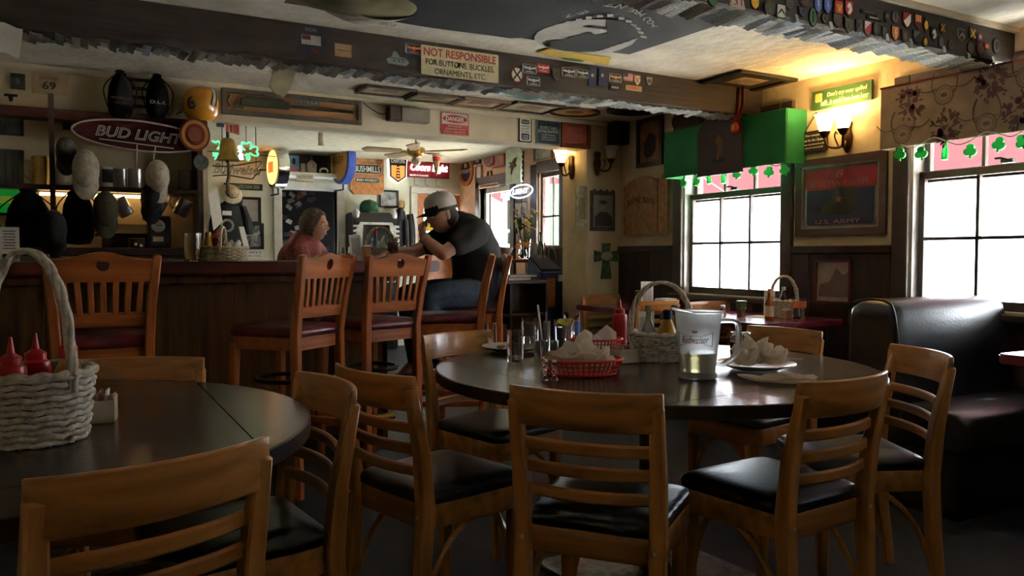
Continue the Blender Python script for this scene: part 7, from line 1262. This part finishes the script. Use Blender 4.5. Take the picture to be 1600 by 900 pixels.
E = [('pel', 'abd'), ('abd', 'che'), ('che', 'upc'), ('upc', 'neck'), ('neck', 'nk2'), ('nk2', 'skull'), ('upc', 'lsh'), ('lsh', 'lua'), ('lua', 'lel'), ('lel', 'lfa'), ('lfa', 'lwrist'), ('upc', 'rsh'), ('rsh', 'rua'), ('rua', 'rel'), ('rel', 'rfa'), ('rfa', 'rwrist'), ('pel', 'lhip'), ('lhip', 'lkn'), ('lkn', 'lan'), ('lan', 'lft'), ('pel', 'rhip'), ('rhip', 'rkn'), ('rkn', 'ran'), ('ran', 'rft')]
hand_chain(J, E, J['lwrist'][:3], (.05, .45, .75), (-.8, -.3, .4), (-.1, .5, -.2), 1.0, 1.25, 'l'); hand_chain(J, E, J['rwrist'][:3], (-.9, -.25, -.12), (.1, 0, 1), (0, -1, 0), 1.0, .5, 'r')
body = skinmesh('body', J, E, 'pel', SKIN, mn)
hb, HM = head_bm(1.04, HC, PI + .12, .30)
ob('head', hb, SKIN, mn, smooth=60); HAIR = mat('dark brown hair', (.025, .015, .010), .7, var=.3, scale=60); face_parts(mn, HM, 1.04, HAIR)
ob('hair', MB().sph((-.030, 0, -.015), (.086, .083, .085), 20, 14), HAIR, mn, mtx=HM)
TEE = mat('charcoal tee cloth', (.020, .019, .020), .9, bump=.25, bscale=16, var=.15); JEAN = mat('blue denim', (.035, .055, .085), .85, bump=.2, bscale=60, var=.25, scale=12)
JS_ = {'hem': q(2.44, 4.88, .88, .190, .170), 'abd': q(2.455, 4.87, 1.03, .190, .170), 'che': q(2.425, 4.85, 1.17, .185, .165), 'mid': q(2.39, 4.83, 1.27, .165, .135), 'upc': q(2.335, 4.815, 1.335, .125, .095), 'col': q(2.275, 4.795, 1.375, .082), 'lsh': q(2.31, 4.65, 1.30, .104), 'lsl': q(2.24, 4.636, 1.256, .090), 'lcu': q(2.185, 4.63, 1.226, .080), 'rsh': q(2.31, 4.98, 1.30, .104), 'rsl': q(2.22, 5.015, 1.256, .090), 'rcu': q(2.16, 5.03, 1.23, .080)}
skinmesh('t_shirt', JS_, [('hem', 'abd'), ('abd', 'che'), ('che', 'mid'), ('mid', 'upc'), ('upc', 'col'), ('upc', 'lsh'), ('lsh', 'lsl'), ('lsl', 'lcu'), ('upc', 'rsh'), ('rsh', 'rsl'), ('rsl', 'rcu')], 'abd', TEE, mn, soft=6)
JP = {'w': q(2.44, 4.88, .96, .16, .14), 'pel': q(2.43, 4.88, .895, .168, .15), 'lhip': q(2.37, 4.775, .895, .112), 'lmid': q(2.18, 4.73, .895, .098), 'lkn': q(1.99, 4.70, .875, .082), 'lcf': q(2.02, 4.70, .64, .068), 'lan': q(2.05, 4.70, .43, .058), 'rhip': q(2.37, 4.975, .895, .112), 'rmid': q(2.18, 5.0, .895, .098), 'rkn': q(1.99, 5.02, .875, .082), 'rcf': q(2.02, 5.02, .64, .068), 'ran': q(2.05, 5.02, .43, .058)}
skinmesh('jeans', JP, [('w', 'pel'), ('pel', 'lhip'), ('lhip', 'lmid'), ('lmid', 'lkn'), ('lkn', 'lcf'), ('lcf', 'lan'), ('pel', 'rhip'), ('rhip', 'rmid'), ('rmid', 'rkn'), ('rkn', 'rcf'), ('rcf', 'ran')], 'pel', JEAN, mn, soft=4)
for y_ in (4.70, 5.02): skinmesh('shoe', {'h': q(2.07, y_, .335, .048), 'm': q(2.0, y_, .325, .045), 't': q(1.90, y_, .315, .040)}, [('h', 'm'), ('m', 't')], 'm', BLACK, mn)
# cap worn by the man: dark front and bill, pale mesh back
cp = D.objects.new('cap', None); COL.objects.link(cp); cp.parent = mn; cp.matrix_local = HM @ Mx.Translation((-.010, 0, .038)) @ Mx.Rotation(-.06, 4, 'Y')
MESHW = mat('pale cap mesh', (.44, .40, .36), .9, bump=.4, bscale=220); CAPB = mat('dark cap cloth', (.014, .011, .011), .85)
ob('crown', MB().lathe([(.104, -.012), (.106, .01), (.103, .05), (.088, .082), (.060, .102), (.026, .111), (.002, .112)], 26, cap=False, sx=1.08, sy=.90), MESHW, cp, smooth=60)
ob('front_panel', MB().grid(lambda u, v: (.117 * math.cos((u - .5) * 1.9) * math.cos(v * 1.2), .099 * math.sin((u - .5) * 1.9) * math.cos(v * 1.2), -.010 + .116 * math.sin(v * 1.35)), 12, 8), CAPB, cp, smooth=60)
ob('sweat_band', MB().lathe([(.1055, -.014), (.108, -.012), (.108, .006), (.1055, .008)], 26, cap=False, sx=1.08, sy=.90), CAPB, cp)
rg = []
for i in range(15):
    a = -1.1 + 2.2 * i / 14; c_, s_ = math.cos(a), math.sin(a); i_ = (.111 * c_, .094 * s_, -.008); o_ = (.111 * c_ + .075 * max(.02, c_) ** .5, .096 * s_, -.020 - .014 * s_ * s_); rg.append([i_, o_, (o_[0], o_[1], o_[2] - .004), (i_[0], i_[1], i_[2] - .004)])
ob('bill', MB().rings(rg), CAPB, cp, smooth=50); ob('button', MB().sph((0, 0, .113), .007), MESHW, cp)
wv_, we_ = V(J['lwrist'][:3]), V(J['lel'][:3]); wm = wv_ + (we_ - wv_) * .12; rotm = (wv_ - we_).to_track_quat('Z', 'Y').to_matrix().to_4x4()
ob('watch', MB().lathe([(.034, -.011), (.037, -.009), (.037, .009), (.034, .011)], 20, cap=False).box(.0, -.038, 0, .03, .010, .026), STEEL, mn, mtx=Mx.Translation(wm) @ rotm)
# --- woman across the bar, turned to the right
wo = thing('person', 'person with short grey hair and dusty red top behind the bar', 'person', (1.62, 5.92, 0)); o = V((1.62, 5.92, 0)); q = lambda x, y, z, *r: (x - o.x, y - o.y, z, *r)
HC = V((1.60, 5.90, 1.375)) - o
J = {'pel': q(1.50, 5.98, .80, .10), 'abd': q(1.49, 5.98, .96, .09), 'che': q(1.50, 5.96, 1.12, .10), 'upc': q(1.53, 5.94, 1.225, .07), 'neck': q(1.56, 5.925, 1.275, .052), 'nk2': q(1.575, 5.92, 1.31, .048), 'skull': q(1.585, 5.91, 1.36, .05),
     'rsh': q(1.44, 5.82, 1.20, .052), 'rel': q(1.50, 5.70, .95, .042), 'rwrist': q(1.68, 5.62, .93, .027), 'lsh': q(1.64, 6.06, 1.20, .052), 'lel': q(1.80, 5.98, .95, .042), 'lwrist': q(1.80, 5.76, .94, .027),
     'rhip': q(1.53, 5.90, .80, .07), 'rkn': q(1.86, 5.80, .76, .05), 'ran': q(1.84, 5.80, .30, .042), 'rft': q(1.95, 5.76, .22, .034), 'lhip': q(1.55, 6.06, .80, .07), 'lkn': q(1.90, 6.05, .76, .05), 'lan': q(1.88, 6.05, .30, .042), 'lft': q(1.99, 6.03, .22, .034)}
E = [('pel', 'abd'), ('abd', 'che'), ('che', 'upc'), ('upc', 'neck'), ('neck', 'nk2'), ('nk2', 'skull'), ('upc', 'lsh'), ('lsh', 'lel'), ('lel', 'lwrist'), ('upc', 'rsh'), ('rsh', 'rel'), ('rel', 'rwrist'), ('pel', 'lhip'), ('lhip', 'lkn'), ('lkn', 'lan'), ('lan', 'lft'), ('pel', 'rhip'), ('rhip', 'rkn'), ('rkn', 'ran'), ('ran', 'rft')]
hand_chain(J, E, J['lwrist'][:3], (-.2, -1, 0), (0, 0, 1), (-1, .2, 0), .9, .6, 'l'); hand_chain(J, E, J['rwrist'][:3], (1, -.1, 0), (0, 0, 1), (0, 1, 0), .9, .6, 'r')
skinmesh('body', J, E, 'pel', SKIN, wo); hb, HM = head_bm(.98, HC, -.72, .06); ob('head', hb, SKIN, wo, smooth=60); GH = mat('grey brown hair', (.11, .075, .05), .75, var=.35, scale=70, bump=.4, bscale=120); face_parts(wo, HM, .98, GH, True)
hr = MB()
rgs = []
for j in range(1, 18):
    ph_ = PI * j / 18; ring = []
    for i in range(32):
        th = 2 * PI * i / 32; x, y, z = math.sin(ph_) * math.cos(th), math.sin(ph_) * math.sin(th), math.cos(ph_)
        r = 1 + .05 * math.sin(th * 7 + ph_ * 5); px, py, pz = x * .112 * r - .012, y * .092 * r, z * .122 * r + .016
        if x > .25 and z < .55: px = min(px, .058 - .055 * max(0, .35 - z) + .02 * abs(y)); py *= 1.0
        ring.append((px * .98, py * .98, pz * .98))
    rgs.append(ring)
hr.rings(rgs); ob('hair', hr, GH, wo, mtx=HM, smooth=60)
TOP = mat('dusty red knit', (.20, .045, .040), .9, bump=.4, bscale=90, var=.25, scale=50)
JS_ = {'hem': q(1.50, 5.98, .80, .175, .165), 'abd': q(1.49, 5.98, .96, .175, .16), 'che': q(1.50, 5.96, 1.11, .185, .155), 'upc': q(1.525, 5.945, 1.225, .135, .105), 'col': q(1.558, 5.928, 1.275, .070), 'rsh': q(1.44, 5.82, 1.19, .085), 'rel': q(1.50, 5.70, .95, .060), 'rwr': q(1.65, 5.635, .932, .042), 'lsh': q(1.64, 6.06, 1.19, .085), 'lel': q(1.80, 5.98, .95, .060), 'lwr': q(1.80, 5.79, .94, .042)}
skinmesh('knit_top', JS_, [('hem', 'abd'), ('abd', 'che'), ('che', 'upc'), ('upc', 'col'), ('upc', 'lsh'), ('lsh', 'lel'), ('lel', 'lwr'), ('upc', 'rsh'), ('rsh', 'rel'), ('rel', 'rwr')], 'abd', TOP, wo, soft=5)
JP = {'w': q(1.50, 5.98, .86, .15, .14), 'pel': q(1.50, 5.98, .80, .16, .15), 'rhip': q(1.54, 5.90, .80, .105), 'rkn': q(1.86, 5.80, .76, .078), 'ran': q(1.84, 5.80, .30, .055), 'lhip': q(1.56, 6.06, .80, .105), 'lkn': q(1.90, 6.05, .76, .078), 'lan': q(1.88, 6.05, .30, .055)}
skinmesh('trousers', JP, [('w', 'pel'), ('pel', 'rhip'), ('rhip', 'rkn'), ('rkn', 'ran'), ('pel', 'lhip'), ('lhip', 'lkn'), ('lkn', 'lan')], 'pel', mat('dark trousers', (.02, .02, .025), .9), wo, soft=4)
dup(s0, (1.48, 6.00, 0), math.radians(-95), 'lower bar stool under the person in the red top').scale = (1, 1, .80)
